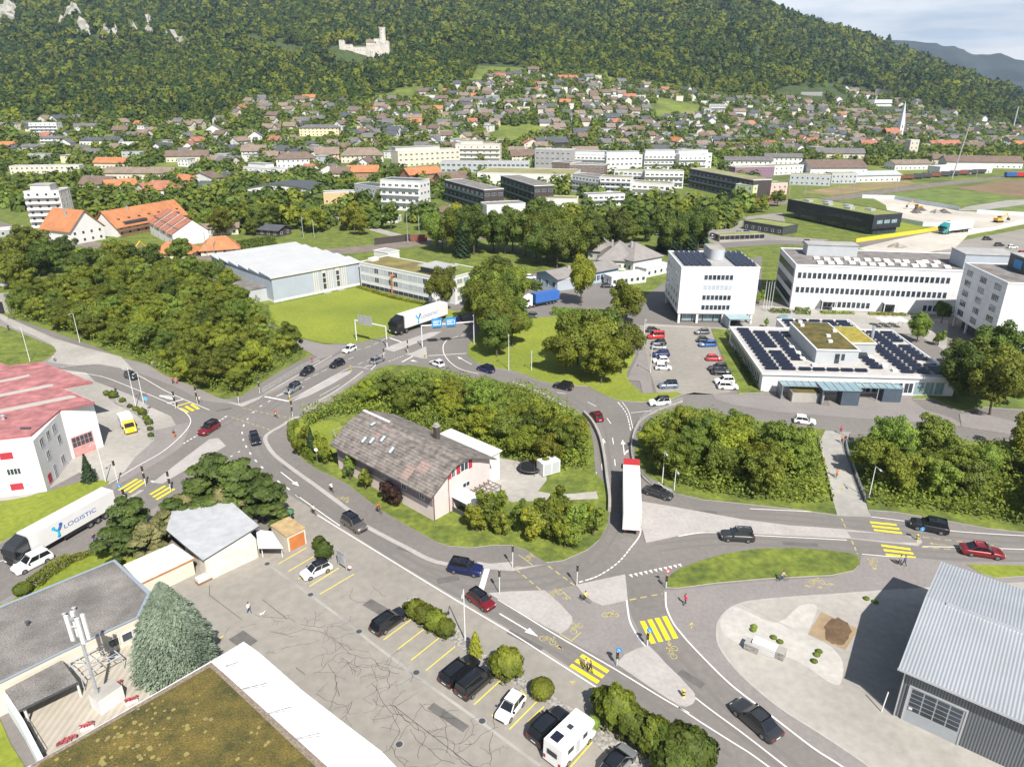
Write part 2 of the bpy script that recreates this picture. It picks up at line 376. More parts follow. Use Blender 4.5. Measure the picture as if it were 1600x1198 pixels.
# left arm pavements
area('pavement', fA((-200, 300), (0, 330), (60, 365), (150, 400), (260, 450), (400, 490), (560, 530), (680, 560), (760, 610), (900, 665), (1010, 715), (1110, 740), (1220, 700), (1500, 548), (1600, 500), (1600, 520), (1500, 575), (1220, 712), (1120, 757), (1050, 742), (940, 730), (800, 660), (640, 600), (520, 570), (400, 560), (300, 568), (230, 590), (180, 560), (260, 500), (200, 465), (60, 405), (-200, 350)), .045, pave)
area('path', fA((-300, 320), (-60, 338), (0, 350), (60, 392), (150, 425), (240, 470), (262, 500), (220, 550), (330, 565), (460, 560), (620, 590), (560, 525), (400, 485), (250, 440), (150, 395), (60, 355), (0, 325), (-300, 290)), .055, concw)
# far road and lots
def road_px(name, px, w, z, m, dash=None):
    mb = MB(); pts = [tuple(PX(x, y)[:2]) for x, y in px]; pts = smooth_pts(pts, 5, False); strip(mb, pts, w, z, 0, None, True)
    return tag(part(name, mb, m, None), None, None, None, 'structure')
road_px('road', fT3((-300, 1185), (180, 1140), (450, 1122), (640, 1130), (860, 1130), (1100, 1098), (1350, 1050), (1600, 1012), (2100, 940)), 10, .03, asphalt)
area('parking_lot', fT3((1150, 1190), (1280, 1120), (1600, 1060), (2400, 1010), (2400, 1400), (1100, 1300)), .028, asphalt_lot)
area('building_site', fT3((890, 912), (1000, 915), (1300, 978), (1600, 992), (2300, 1000), (2300, 1030), (1700, 1020), (1340, 1090), (1280, 1150), (1000, 1190), (830, 1150), (1000, 1110), (1250, 1060), (975, 1010), (960, 950)), .034, mat('dry_gravel', (.50, .46, .40), .95, .1, .03, sc2=.3))
area('lawn', fT3((975, 1012), (1160, 1048), (1080, 1070), (960, 1090), (930, 1085)), .04, lawn)
area('field', fT3((920, 905), (1120, 885), (1280, 872), (1560, 910), (1520, 925), (1330, 950), (1160, 955)), .03, rough_grass)
area('field', fT3((1270, 872), (1600, 826), (2200, 800), (2200, 940), (1600, 915)), .03, mat('ploughed_field', (.20, .135, .075), .95, .1, .03, sc2=.2))
area('field', fT3((1420, 975), (1600, 950), (2000, 940), (2000, 1000), (1600, 995)), .036, rough_grass)
area('path', fT3((1330, 958), (1520, 928), (1600, 925), (2000, 925), (2000, 935), (1600, 948), (1400, 975), (1290, 975)), .038, conc)
area('bank', fT3((560, 890), (760, 860), (1060, 835), (1110, 855), (900, 880), (720, 905)), .034, mat('dry_bank', (.26, .20, .09), .95, .2, .05))
road_px('path', fT2((-250, 985), (0, 1010), (120, 1050), (300, 1100), (400, 1125)), 6, .04, conc)
road_px('road', fT2((-500, 900), (-250, 935), (0, 990), (60, 1000), (130, 960), (200, 935), (400, 905)), 9, .035, asphalt_lot)
road_px('railway_bed', fT1((-200, 1000), (300, 1120), (900, 1180), (1200, 1190))+fT2((150, 1150), (400, 1120), (800, 1080), (1150, 1040), (1600, 985))+fT3((300, 955), (470, 938), (720, 920), (900, 895), (1100, 868), (1350, 838), (1600, 808), (2000, 760)), 13, .05, mat('ballast', (.20, .165, .14), .95, .15, .2))
for dx in (-3, 3):
    for dy in (-.75, .75):
        mb = MB(); pts = [tuple(PX(x, y)[:2]) for x, y in fT2((800, 1080), (1150, 1040), (1600, 985))+fT3((300, 955), (470, 938), (720, 920), (900, 895), (1100, 868), (1350, 838), (1600, 808), (2000, 760))]
        strip(mb, [(p[0], p[1]+dx*1.15+dy) for p in smooth_pts(pts, 4, False)], .15, .2, 0, None, True)
        tag(part('railway_rail', mb, steel, None), None, None, None, 'structure')
area('parking_lot', fT3((60, 1090), (150, 1050), (300, 1005), (480, 985), (500, 1040), (300, 1020), (290, 1060), (480, 1095), (700, 1110), (640, 1124), (450, 1116), (180, 1132)), .027, asphalt_lot)
# car park beside the tower, plaza
area('parking_lot', fB((1390, 380), (1440, 600), (1470, 690), (1600, 700), (1650, 690))+fC((60, 690), (170, 700), (240, 690), (220, 600), (170, 450), (155, 392))+fC((10, 385)), .03, asphalt_lot)
area('plaza', fC((-160, 385), (150, 392), (240, 400), (350, 290), (430, 290), (520, 300), (1060, 330), (1250, 360), (1240, 500), (1100, 420), (270, 395), (230, 395), (-150, 372)), .034, concw)
area('pavement', fC((160, 700), (380, 700), (480, 720), (700, 755), (780, 760), (1080, 725), (1140, 770), (1270, 810), (1330, 850), (1200, 835), (890, 815), (450, 780), (240, 745), (170, 720)), .045, pave)
area('pavement', fC((1080, 725), (1000, 735), (780, 760), (700, 755), (680, 690), (1090, 690)), .05, pave)
# ------------------------------------------------------------- grass, raised behind kerbs
GZ = .12
def green(px, m=grass, z=GZ, sm=0, kerb=True): return area('grass_verge', px, z, m, 0, sm, kerbm if kerb else None)
green(fA((-300, 370), (-60, 378), (0, 385), (60, 402), (130, 430), (200, 460), (250, 480), (262, 500), (230, 530), (180, 560), (100, 572), (30, 568), (-300, 560)))
islandA = [(470, 652), (456, 668), (453, 690), (460, 705), (476, 720), (497, 735), (520, 745), (545, 758), (575, 782), (600, 800), (640, 824), (680, 846), (700, 853), (735, 856), (770, 852), (800, 852), (823, 860), (853, 879), (880, 876), (918, 859), (938, 842), (950, 818), (952, 798), (951, 765), (930, 738), (928, 700), (922, 668), (910, 648), (880, 635), (850, 622), (815, 603), (770, 594), (725, 590), (690, 577), (640, 571), (610, 571), (590, 576), (574, 586), (550, 604), (520, 628), (495, 643)]
green(islandA)
area('garden', fG((620, 440), (900, 470), (960, 600), (960, 700), (800, 780), (740, 760), (640, 700), (560, 640), (540, 540)), .13, lawn)
green(fB((640, 420), (600, 470), (595, 520), (640, 555), (720, 578), (790, 588), (850, 605), (930, 638), (1010, 655), (1150, 663), (1240, 710), (1300, 730), (1380, 735), (1450, 735), (1520, 730), (1590, 700), (1560, 690), (1460, 695), (1400, 695), (1340, 640), (1330, 600), (1370, 520), (1310, 430), (1310, 370), (1230, 345), (1100, 345), (990, 340), (920, 345), (870, 352), (840, 300), (750, 280), (690, 330)), lawn)
area('yard', fB((690, 975), (760, 1000), (840, 1010), (940, 1010), (960, 1060), (960, 1100), (920, 1150), (1000, 1165), (1100, 1160), (1190, 1150), (1200, 1185), (800, 1200), (700, 1160), (560, 1190), (540, 1130), (620, 1050)), .13, concw)
area('path', fB((1365, 378), (1385, 378), (1415, 500), (1440, 600), (1452, 694), (1405, 696), (1392, 640), (1332, 634), (1350, 590), (1385, 520)), .13, pave, .1)
gC = [(996, 690), (998, 678), (1008, 662), (1030, 648), (1067, 634), (1120, 645), (1212, 663), (1230, 666), (1290, 672), (1281, 690), (1290, 740), (1308, 805), (1250, 797), (1180, 789), (1100, 781), (1060, 772), (1035, 757), (1012, 745), (997, 725), (991, 708)]
green(gC)
gD = [(1322, 690), (1345, 693), (1380, 690), (1420, 690), (1500, 690), (1600, 690), (1900, 700), (1900, 850), (1600, 832), (1540, 825), (1470, 812), (1400, 800), (1357, 797), (1340, 740)]
green(gD)
green([(1040, 918), (1041, 908), (1050, 897), (1066, 887), (1090, 878), (1130, 866), (1180, 858.5), (1240, 856.5), (1300, 861), (1334, 866), (1342, 873), (1342, 883), (1333, 892), (1300, 899), (1200, 904), (1120, 911), (1060, 919)], grass, .14)
green(fF((1335, 250), (1600, 255), (2300, 265), (2300, 305), (1600, 303), (1470, 312), (1400, 290)), lawn)
green(fC((150, 397), (230, 400), (262, 470), (300, 560), (370, 660), (400, 692), (280, 697), (250, 640), (210, 540)))
green(fC((1085, 722), (1180, 722), (1310, 780), (1420, 760), (1560, 770), (1900, 780), (1900, 440), (1600, 460), (1300, 520), (1200, 600), (1170, 640)), rough_grass)
area('path', fC((1310, 850), (1620, 900), (1900, 940), (1900, 900), (1700, 870), (1450, 800), (1300, 790)), .14, pave, 0)
green(fD((-100, 440), (30, 430), (140, 362), (250, 290), (330, 240), (480, 182), (560, 190), (640, 215), (760, 270), (600, 330), (380, 400), (60, 500), (-100, 520)), lawn)
green(fI((-300, 590), (0, 588), (200, 548), (380, 500), (600, 437), (700, 422), (800, 432), (800, 450), (700, 520), (400, 690), (150, 810), (0, 890), (-300, 980)), lawn)
green(fD((-300, 960), (0, 965), (50, 1080), (150, 1240), (-300, 1300)), lawn)
area('lawn', fJ((385, 440), (420, 432), (850, 345), (1000, 400), (1185, 440), (1330, 470), (1450, 425), (1455, 452), (1300, 500), (1000, 590), (800, 632), (660, 628), (580, 610), (500, 585), (440, 545), (400, 530)), .06, lawn)
green(fE((290, 425), (330, 398), (360, 400), (540, 530), (600, 590), (700, 680), (850, 770), (1000, 865), (1130, 950), (1260, 1050), (1500, 1185), (1900, 1400), (1700, 1500), (1300, 1185), (1150, 1050), (1080, 985), (1000, 915), (880, 840), (750, 770), (640, 690), (500, 592), (330, 470)), gravel, .1)
# ------------------------------------------------------------- traffic islands
def island(px, m=pale, z=.13): return area('traffic_island', px, z, m, 0, 0, kerbm)
island(fE((690, 383), (790, 375), (950, 370), (1020, 430), (1078, 492), (1080, 515), (1060, 545), (1020, 570), (960, 540), (850, 478), (735, 410)))
island(fE((1095, 345), (1200, 322), (1323, 296), (1330, 350), (1335, 413), (1260, 430), (1215, 438), (1170, 420), (1130, 390)))
island([(963, 1038), (975, 1024), (995, 1014), (1013, 1009), (1025, 1020), (1040, 1037), (1062, 1058), (1084, 1082), (1087, 1092), (1083, 1099), (1072, 1104), (1060, 1102), (1040, 1090), (1020, 1077)])
island([(1003, 784), (1040, 790), (1095, 800), (1160, 812), (1230, 821), (1316, 827), (1408, 837), (1436, 841), (1441, 847), (1434, 853), (1397, 849), (1323, 841), (1200, 835), (1104, 830), (1060, 837), (1009, 848), (1001, 820)])
area('pavement', fE((940, 372), (1095, 345), (1130, 390), (1170, 420), (1215, 438), (1335, 413), (1350, 480), (1390, 560), (1430, 625), (1330, 665), (1280, 715), (1015, 572), (1060, 545), (1080, 515), (1078, 492), (1020, 430)), .026, pave)
area('pavement', fF((780, 98), (1030, 112), (1110, 138), (1100, 150), (1000, 148), (800, 128)), .14, pave, .1)
island(fA((705, 1108), (820, 1020), (970, 907), (1012, 903), (1046, 938), (900, 1025), (752, 1113)), z=.05)
island(fG((545, 318), (620, 262), (760, 180), (900, 110), (992, 86), (970, 112), (840, 190), (660, 280)), z=.05)
island(fK((322, 562), (380, 535), (560, 470), (700, 425), (800, 415), (740, 452), (600, 510), (400, 585)), z=.05)
island(fK((500, 605), (560, 590), (670, 540), (682, 640), (640, 640), (560, 622)), z=.05)
island(fA((1050, 735), (1110, 744), (1220, 705), (1200, 722), (1122, 757)), z=.06)
island(fI((872, 605), (905, 585), (960, 560), (1010, 530), (1060, 500), (1030, 500), (960, 545), (900, 570), (872, 590)))
area('pavement', fI((835, 500), (900, 440), (1100, 330), (1250, 240), (1330, 180), (1390, 60), (1380, 0), (1130, 60), (1135, 130), (1000, 250), (870, 420), (820, 470)), .04, pave)
area('pavement', [(-100, 985), (0, 941), (60, 905), (120, 868), (185, 828), (240, 795), (262, 780), (266, 790), (190, 838), (110, 885), (0, 955), (-100, 1000)], .06, pave)
# ------------------------------------------------------------- painted markings
wm = MB(); ym = MB(); yf = MB(); MZ = .032
def wl(px, w=.15, dash=None, z=MZ, sm=True, mbx=None):
    pts = W2(px); strip(mbx or wm, smooth_pts(pts, 5, False) if sm and len(px) > 2 else pts, w, z, 0, dash)
wl(fE((-100, 20), (0, 82), (200, 205), (400, 328), (590, 443), (800, 568), (1000, 695), (1270, 868), (1420, 965), (1600, 1085), (1800, 1240)), .16, z=.05)
wl(fE((735, 410), (850, 480), (1000, 572), (1270, 728), (1500, 868), (1620, 935)), .16)
wl(fF((0, 908), (100, 975), (250, 1070), (330, 1120), (420, 1185), (560, 1290)), .16)
wl(fF((60, 850), (150, 920), (300, 1030), (500, 1185), (700, 1340)), .16)
wl([(1040, 925), (1041, 948), (1051, 972), (1063, 988), (1083, 1011), (1139, 1067), (1196, 1111), (1270, 1168), (1318, 1199), (1400, 1260)], .2, z=.062)
wl([(976, 900), (980, 945), (986, 975), (1005, 1005), (1020, 1020), (1060, 1062), (1085, 1085)], .2)
wl(fE((1110, 330), (1200, 300), (1290, 240), (1350, 170), (1390, 115), (1400, 60)), .2, (.6, .6))
wl(fF((0, 118), (130, 100), (330, 112), (780, 135)), .15)
wl(fF((1130, 165), (1300, 168), (1600, 178), (1900, 185)), .15)
wl(fF((850, 200), (1100, 222), (1330, 243), (1600, 250), (1900, 252)), .15)
wl(fF((330, -10), (740, 12), (1100, 55), (1240, 90), (1600, 115), (1900, 125)), .15)
wl(fB((1430, 1040), (1480, 1110), (1560, 1150), (1800, 1195)), .15)
wl(fB((1290, 735), (1330, 790), (1350, 870)), .2, (.8, .5)); wl(fB((1310, 735), (1340, 780), (1360, 860)), .12)
wl(fB((1350, 785), (1480, 772)), .15)
wl(fB((800, 640), (950, 700), (1050, 760), (1130, 800)), .15, z=.05)
for a in ([(1150, 735), (1190, 755)], [(1240, 810), (1258, 835)], [(1265, 900), (1270, 930)], [(1275, 1000), (1278, 1030)], [(1010, 690), (1050, 697)], [(1215, 1020), (1218, 1050)]): wl(fB(*a), .15)
wl(fB((1190, 1060), (1195, 1120), (1235, 1185)), .15, (1, 1))
def arrow(tail, tip, w=.18, head=1.1):
    a = G(*tail); b = G(*tip); d = (b-a).normalized(); n = Vector((-d.y, d.x)); h = b-d*head*1.6
    strip(wm, [a, h], w, MZ); wm.add([(*(h+n*head*.42), MZ), (*(h-n*head*.42), MZ), (*b, MZ)], [(0, 1, 2)])
arrow(*fG((465, 835), (600, 940))); arrow(*fE((742, 475), (922, 582))); arrow(*fB((1225, 980), (1222, 903))); arrow(*fB((1320, 975), (1312, 910)))
arrow(*fB((1320, 980), (1340, 955)), head=.7)
arrow(*fG((430, 280), (640, 205))); arrow(*fK((1050, 690), (930, 625)))
arrow(*fK((540, 655), (600, 668)))
wl(fG((320, 275), (525, 315)), .45); wl(fG((180, 350), (320, 275), (700, 60), (840, -20)), .15); wl(fG((440, 275), (700, 130), (1000, -10)), .12, (2, 3))
wl(fG((525, 312), (900, 105), (1000, 62), (1110, 78)), .15, z=.058); wl(fG((750, 275), (880, 205), (900, 195)), .12)
wl(fG((180, 350), (60, 325), (-60, 290)), .15)
for a in ([(255, 400), (270, 390)], [(215, 450), (225, 440)], [(190, 500), (195, 485)], [(180, 555), (182, 540)], [(190, 605), (188, 592)], [(213, 655), (208, 640)], [(245, 705), (236, 690)], [(288, 760), (275, 745)], [(335, 808), (320, 793)], [(395, 862), (375, 845)], [(460, 915), (440, 898)], [(530, 965), (508, 948)], [(600, 1020), (575, 1002)], [(150, 690), (165, 682)], [(95, 722), (110, 714)], [(50, 430), (70, 422)], [(310, 355), (328, 345)], [(370, 320), (388, 310)]): wl(fG(*a), .25)
wl(fG((575, 1000), (680, 1075), (800, 1160), (900, 1230)), .15)
wl(fA((790, 965), (870, 915), (930, 880)), .3, (.5, .4)); wl(fA((975, 850), (1050, 800)), .3, (.5, .4))
wl(fA((500, 1115), (640, 1030), (760, 960), (850, 880), (882, 830), (870, 795), (830, 765), (760, 730), (600, 665), (480, 620), (380, 603), (330, 605)), .16, z=.05)
wl(fA((270, 575), (400, 562), (520, 568), (640, 612), (760, 680), (850, 722), (970, 772)), .16)
wl(fA((775, 742), (850, 722)), .4); wl(fA((740, 705), (800, 722)), .6)
wl(fA((-60, 1090), (640, 1185)), .15) if 0 else None
wl(fI((0, 945), (20, 935)), .15)
wl(fI((-200, 1060), (0, 1020), (60, 990)), .15); wl(fI((1110, 430), (1190, 445)), .4)
wl(fK((370, 470), (470, 505)), .45); wl(fK((0, 510), (150, 470), (310, 455), (340, 450)), .12)
wl(fK((340, 470), (700, 355), (1060, 345), (1130, 330)), .12); wl(fK((690, 618), (1005, 598)), .25)
wl(fK((850, 480), (815, 530), (820, 600), (870, 670), (960, 730), (1110, 768)), .2)
wl(fK((160, 710), (250, 690), (210, 735)), .2); wl(fK((0, 590), (200, 540), (340, 470)), .12, (2, 3)); wl(fK((100, 690), (300, 610), (330, 590)), .12, (2, 3))
wl(fK((470, 670), (560, 622)), .35); wl(fK((360, 665), (480, 620)), .2, (.5, .4)); wl(fK((860, 330), (1140, 250)), .12, (2, 4))
wl(fK((860, 300), (1000, 262), (1140, 235)), .15); wl(fK((890, 470), (1060, 425)), .2, (2, 1))
# give-way teeth
a = G(*fE((1340, 296))[0]); b = G(*fE((1600, 240))[0]); d = (b-a); L = d.length; d.normalize(); n = Vector((-d.y, d.x))
for k in range(int(L/.75)):
    p = a+d*(k*.75); wm.add([(*p, MZ), (*(p+d*.5), MZ), (*(p+d*.25-n*.7), MZ)], [(0, 2, 1)])
wl(fE((655, 370), (685, 268)), .75)
tt = MB(); z_ = .0232
for px in (fE((-100, -75), (60, 25), (250, 190), (450, 320), (660, 420), (900, 560), (1170, 730), (1500, 950), (1800, 1160)), fE((-100, 90), (0, 40), (120, 110), (330, 250), (600, 330), (760, 340), (960, 320), (1150, 240), (1260, 100), (1290, 0)), fF((-60, 640), (60, 780), (200, 930), (400, 1090), (560, 1220)), fF((-100, 170), (200, 140), (600, 155), (900, 185), (1200, 205), (1900, 222)), fF((0, 30), (300, 20), (700, 50), (1100, 90), (1500, 130), (1900, 150)), fB((1250, 1185), (1225, 950), (1190, 820), (1050, 710), (850, 630), (650, 580), (480, 540)), fG((-80, 560), (150, 420), (400, 260), (700, 100), (950, -20)), fG((300, 420), (600, 230), (900, 80), (1150, -30)), fG((240, 560), (300, 700), (450, 850), (700, 1040), (900, 1180)), fI((-200, 1180), (100, 1010), (500, 780), (900, 560), (1200, 400), (1500, 220))):
    P = [Vector(p) for p in smooth_pts(W2(px), 4, False)]
    for o_ in (-.8, .8):
        strip(tt, [p+Vector((-(P[min(i+1, len(P)-1)]-P[max(i-1, 0)]).y, (P[min(i+1, len(P)-1)]-P[max(i-1, 0)]).x)).normalized()*o_ for i, p in enumerate(P)], .5, z_); z_ += .0002
tag(part('tyre_tracks', tt, mat('worn_asphalt', (.140, .130, .124), .8, .1, .5, c2=(.16, .148, .14)), None), None, None, None, 'structure')
tag(part('road_marking', wm, whitep, None), None, None, None, 'structure')
# yellow: zebra crossings, cycle lanes, parking bays
def bars(lst, w=.5, z=MZ+.004):
    for p, q in lst: strip(ym, W2([p, q]), w, z)
def zebra(fr, p0, p1, q0, q1, n, w=.5, z=MZ+.004):
    p0, p1, q0, q1 = [Vector(v) for v in fr(p0, p1, q0, q1)]
    for k in range(n):
        t = k/(n-1); bars([(tuple(p0.lerp(q0, t)), tuple(p1.lerp(q1, t)))], w, z)
zebra(fE, (1120, 668), (1245, 745), (1072, 713), (1200, 793), 3, .55)
zebra(fE, (1403, 510), (1455, 613), (1505, 488), (1558, 590), 4, .62)
zebra(fF, (887, 53), (1010, 65), (905, 88), (1035, 103), 3, .5)
zebra(fF, (940, 160), (1075, 178), (960, 202), (1100, 217), 3, .5)
zebra(fI, (875, 497), (1010, 415), (950, 515), (1075, 430), 3, .5)
zebra(fI, (1105, 530), (1215, 465), (1150, 567), (1282, 488), 3, .5)
zebra(fA, (835, 765), (870, 783), (885, 745), (920, 768), 3, .6)
wl(fA((815, 755), (880, 737)), .4, z=MZ+.004, mbx=ym)
for p, q in (((340, 497), (205, 597)), ((402, 540), (270, 641)), ((467, 584), (333, 691)), ((537, 627), (402, 738)), ((752, 780), (625, 896)), ((868, 858), (840, 830)), ((920, 877), (788, 1010)), ((948, 905), (872, 978)), ((1187, 1052), (1070, 1185)), ((160, 540), (145, 552)), ((478, 782), (470, 790)), ((712, 940), (708, 952))): wl(fE(p, q), .12, z=.036, mbx=ym)
for p, q in (((1420, 170), (1290, 245)), ((1472, 200), (1335, 280)), ((1400, 305), (1380, 315)), ((1568, 265), (1432, 350)), ((1640, 292), (1482, 385)), ((1035, 578), (1015, 590))): wl(fD(p, q), .12, z=.036, mbx=ym)
tag(part('road_marking', ym, yellowp, None), None, None, None, 'structure')
for pts in (fE((818, 270), (935, 368)), fE((968, 255), (1090, 345)), fF((755, 35), (830, 200)), fE((1345, 412), (1500, 382)), fG((185, 365), (540, 440)), fG((100, 430), (400, 530)), fF((1130, 122), (1460, 160)), fF((1125, 168), (1320, 182))): wl(pts, .2, (.9, .6), MZ+.004, False, yf)
for pts in (fE((830, 203), (895, 252)), fE((812, 262), (840, 258)), fE((1020, 362), (1072, 408)), fE((1025, 572), (1080, 605)), fE((1078, 598), (1120, 562)), fG((490, 470), (560, 440)), fG((480, 485), (540, 500)), fE((1010, 620), (1035, 640))): wl(pts, .16, None, .07 if pts[0][1] > 850 and pts[0][0] < 835 else MZ+.004, False, yf)
def bike_mark(c, ang, s=1.0, z=.056):
    c = G(*c); e = Vector((math.cos(ang), math.sin(ang))); n = Vector((-e.y, e.x))
    for k in (-.55, .55):
        pts = [c+e*(k+.32*math.cos(t*math.pi/5))*s+n*(.32*math.sin(t*math.pi/5))*s for t in range(11)]
        strip(yf, pts, .08*s, z)
    for p, q in (((-.55, 0), (-.1, 0)), ((-.1, 0), (.4, .5)), ((-.4, .45), (.35, .45)), ((-.1, 0), (-.3, .6)), ((.55, 0), (.38, .7)), ((.25, .75), (.55, .7))):
        strip(yf, [c+e*p[0]*s+n*p[1]*s, c+e*q[0]*s+n*q[1]*s], .08*s, z)
def yarrow(t, h, z=.056):
    a = G(*t); b = G(*h); d = (b-a).normalized(); n = Vector((-d.y, d.x)); strip(yf, [a, b-d*.5], .12, z)
    yf.add([(*(b-d*.6+n*.3), z), (*(b-d*.6-n*.3), z), (*b, z)], [(0, 1, 2)])
for c, a_, z in ((fE((965, 600))[0], -.5, MZ+.004), (fE((1550, 655))[0], 1.3, MZ+.004), (fE((1255, 482))[0], 0, MZ+.004), (fE((1100, 545))[0], .9, MZ+.004), (fF((640, 330))[0], 0, .056), (fE((890, 215))[0], .6, .056), (fF((905, 240))[0], 1, .056), (fG((920, 1035))[0], -.4, .056), (fE((1000, 385))[0], .5, MZ+.004)): bike_mark(c, a_, 1.2, z)
for t, h, z in ((fE((1000, 625), (1035, 638))+[MZ+.004]), (fE((1270, 485), (1240, 480))+[MZ+.004]), (fE((1525, 600), (1530, 630))+[MZ+.004]), (fF((670, 340), (722, 340))+[.056]), (fF((630, 348), (580, 348))+[.056]), (fF((650, 350), (665, 362))+[.056]), (fF((60, 545), (62, 515))+[.056]), (fF((905, 255), (910, 275))+[.056]), (fF((1230, 270), (1205, 292))+[.056]), (fF((1240, 158), (1160, 150))+[MZ+.004]), (fE((1095, 800), (1065, 788))+[.054]), (fE((1040, 400), (1060, 412))+[MZ+.004]), (fG((960, 1030), (950, 1065))+[.056]), (fC((755, 1160), (755, 1130))+[.056])): yarrow(t, h, z)
tag(part('road_marking', yf, yfaint, None), None, None, None, 'structure')
# bike symbol in white on the left arm
wb = MB()
def wbike(c, ang, s):
    global yf
    k = yf; yf = wb; bike_mark(c, ang, s, .056); yf = k
wbike(fA((770, 712))[0], -.5, 1.6)
tag(part('road_marking', wb, whitep, None), None, None, None, 'structure')
# cracks in the old car park: tar-filled branching seams
cm = MB(); cr = random.Random(3)
def crack(p, a, L, w):
    a0 = a; pts = [p]; q = Vector(p)
    for k in range(int(L/.35)):
        a += cr.uniform(-.6, .6); a = a0+(a-a0)*.85; q = q+Vector((math.cos(a), math.sin(a)))*cr.uniform(.2, .5); pts.append(tuple(q))
        if cr.random() < .16 and w > .03: crack(tuple(q), a+cr.choice((-1, 1))*cr.uniform(.7, 1.6), L*.4, w*.75)
    if len(pts) > 1: strip(cm, pts, w, .037)
for fr, x, y, a, L in ((fE, 0, 610, -.6, 9), (fE, 50, 700, -.8, 8), (fE, 150, 800, -.3, 6), (fE, 160, 870, -1.2, 7), (fE, 230, 890, -.7, 8), (fE, 370, 890, -.7, 7), (fE, 250, 940, -1.4, 5), (fE, 330, 1010, -.9, 6), (fE, 430, 1040, -.3, 5), (fE, 520, 1060, -.7, 5), (fE, 580, 1080, 0, 4), (fE, 60, 880, -2, 4), (fE, 60, 360, -.8, 5), (fE, 150, 345, -.4, 3), (fE, 700, 1180, 1.5, 4), (fE, 10, 680, -.2, 3), (fD, 1180, 480, -.5, 5), (fD, 1250, 560, -.2, 6), (fD, 1390, 525, -.4, 6), (fD, 1480, 560, -.5, 6), (fD, 1300, 640, .3, 4), (fD, 1450, 750, .3, 5), (fD, 1520, 710, -.6, 5), (fD, 1460, 850, .2, 4), (fD, 1560, 790, -1.3, 4), (fD, 1110, 540, .1, 1.5), (fD, 1230, 660, 0, 1.5), (fD, 1060, 540, -1.5, 1.2), (fE, 240, 1090, -.7, 4), (fE, 470, 950, 0, 1.5), (fE, 330, 790, 1, 1.5)):
    crack(tuple(G(*fr((x, y))[0])), a, L*1.1, .042)
for fr, p, q in ((fD, (970, 390), (1118, 502)), (fD, (1215, 410), (1328, 500)), (fD, (970, 345), (970, 390)), (fD, (1370, 725), (1412, 757)), (fE, (250, 900), (620, 1185)), (fE, (1130, 1010), (1185, 1052))):
    strip(cm, W2(fr(p, q)), .06, .037)
tag(part('crack_seams', cm, black, None), None, None, None, 'structure')
pm = MB()
for x, y, w_, h_, a in ((700, 905, 3, 1.2, .3), (1100, 800, 4, 1, -.1), (1250, 850, 5, .9, -.1), (640, 860, 4, .8, -.4), (450, 730, 2.5, 1.2, -.7), (1080, 1060, 3, 1, -.8), (590, 950, 4, 1.5, -.65), (380, 1000, 3, 2, -.65), (700, 1120, 5, 1, -.65), (350, 640, 3, 1, .5), (980, 700, 1, 3, 0), (820, 1000, 5, .8, -.65), (120, 880, 4, .9, .6)):
    c_ = G(x, y); e = Vector((math.cos(a), math.sin(a))); n = Vector((-e.y, e.x)); pm.add([(*(c_+e*u*w_/2+n*v_*h_/2), .0312 if x in (590, 380, 700, 820) and y > 940 else .0262) for u, v_ in ((-1, -1), (1, -1), (1, 1), (-1, 1))], [(0, 1, 2, 3)])
tag(part('asphalt_patch', pm, mat('patch', (.125, .118, .112), .9, .1, .8), None), None, None, None, 'structure')
ls = MB(); wl(fD((1245, 250), (1600, 510))+fE((150, 610), (350, 760), (660, 980), (930, 1180)), .35, None, .034, False, ls)
wl(fF((290, 430), (520, 545)), .1, None, .08, False, ls)
tag(part('concrete_gutter', ls, conc, None), None, None, None, 'structure')
# pit, weeds and damp patches on the concrete yard
area('sand_pit', fF((660, 468), (832, 548), (772, 645), (600, 572)), .075, mat('sand', (.30, .22, .13), .95, .1, .8), .06)
pts = [(735+62*math.cos(t)*(1+.12*cr.uniform(-1, 1)), 560+62*math.sin(t)*(1+.12*cr.uniform(-1, 1))) for t in np.linspace(0, 6.28, 26)[:-1]]
area('sand_pit', fF(*pts[:-1]), .082, mat('wet_sand', (.13, .08, .045), .95, .2, .8))
area('path', [(1281, 690), (1278, 672), (1330, 675), (1322, 690), (1330, 712), (1340, 740), (1357, 799), (1362, 808), (1308, 806), (1290, 740)], .034, conc)
chalk = mat('chalky_dust', (.43, .41, .38), .95, .06, .35, sc2=1.2)
for px in (fF((200, 490), (270, 445), (450, 520), (560, 440), (640, 440), (620, 520), (600, 575), (700, 625), (760, 700), (750, 800), (690, 790), (560, 700), (430, 660), (340, 650), (250, 600), (200, 560))  ,):
    area('chalk_patch', px, .071, chalk, sm=3)
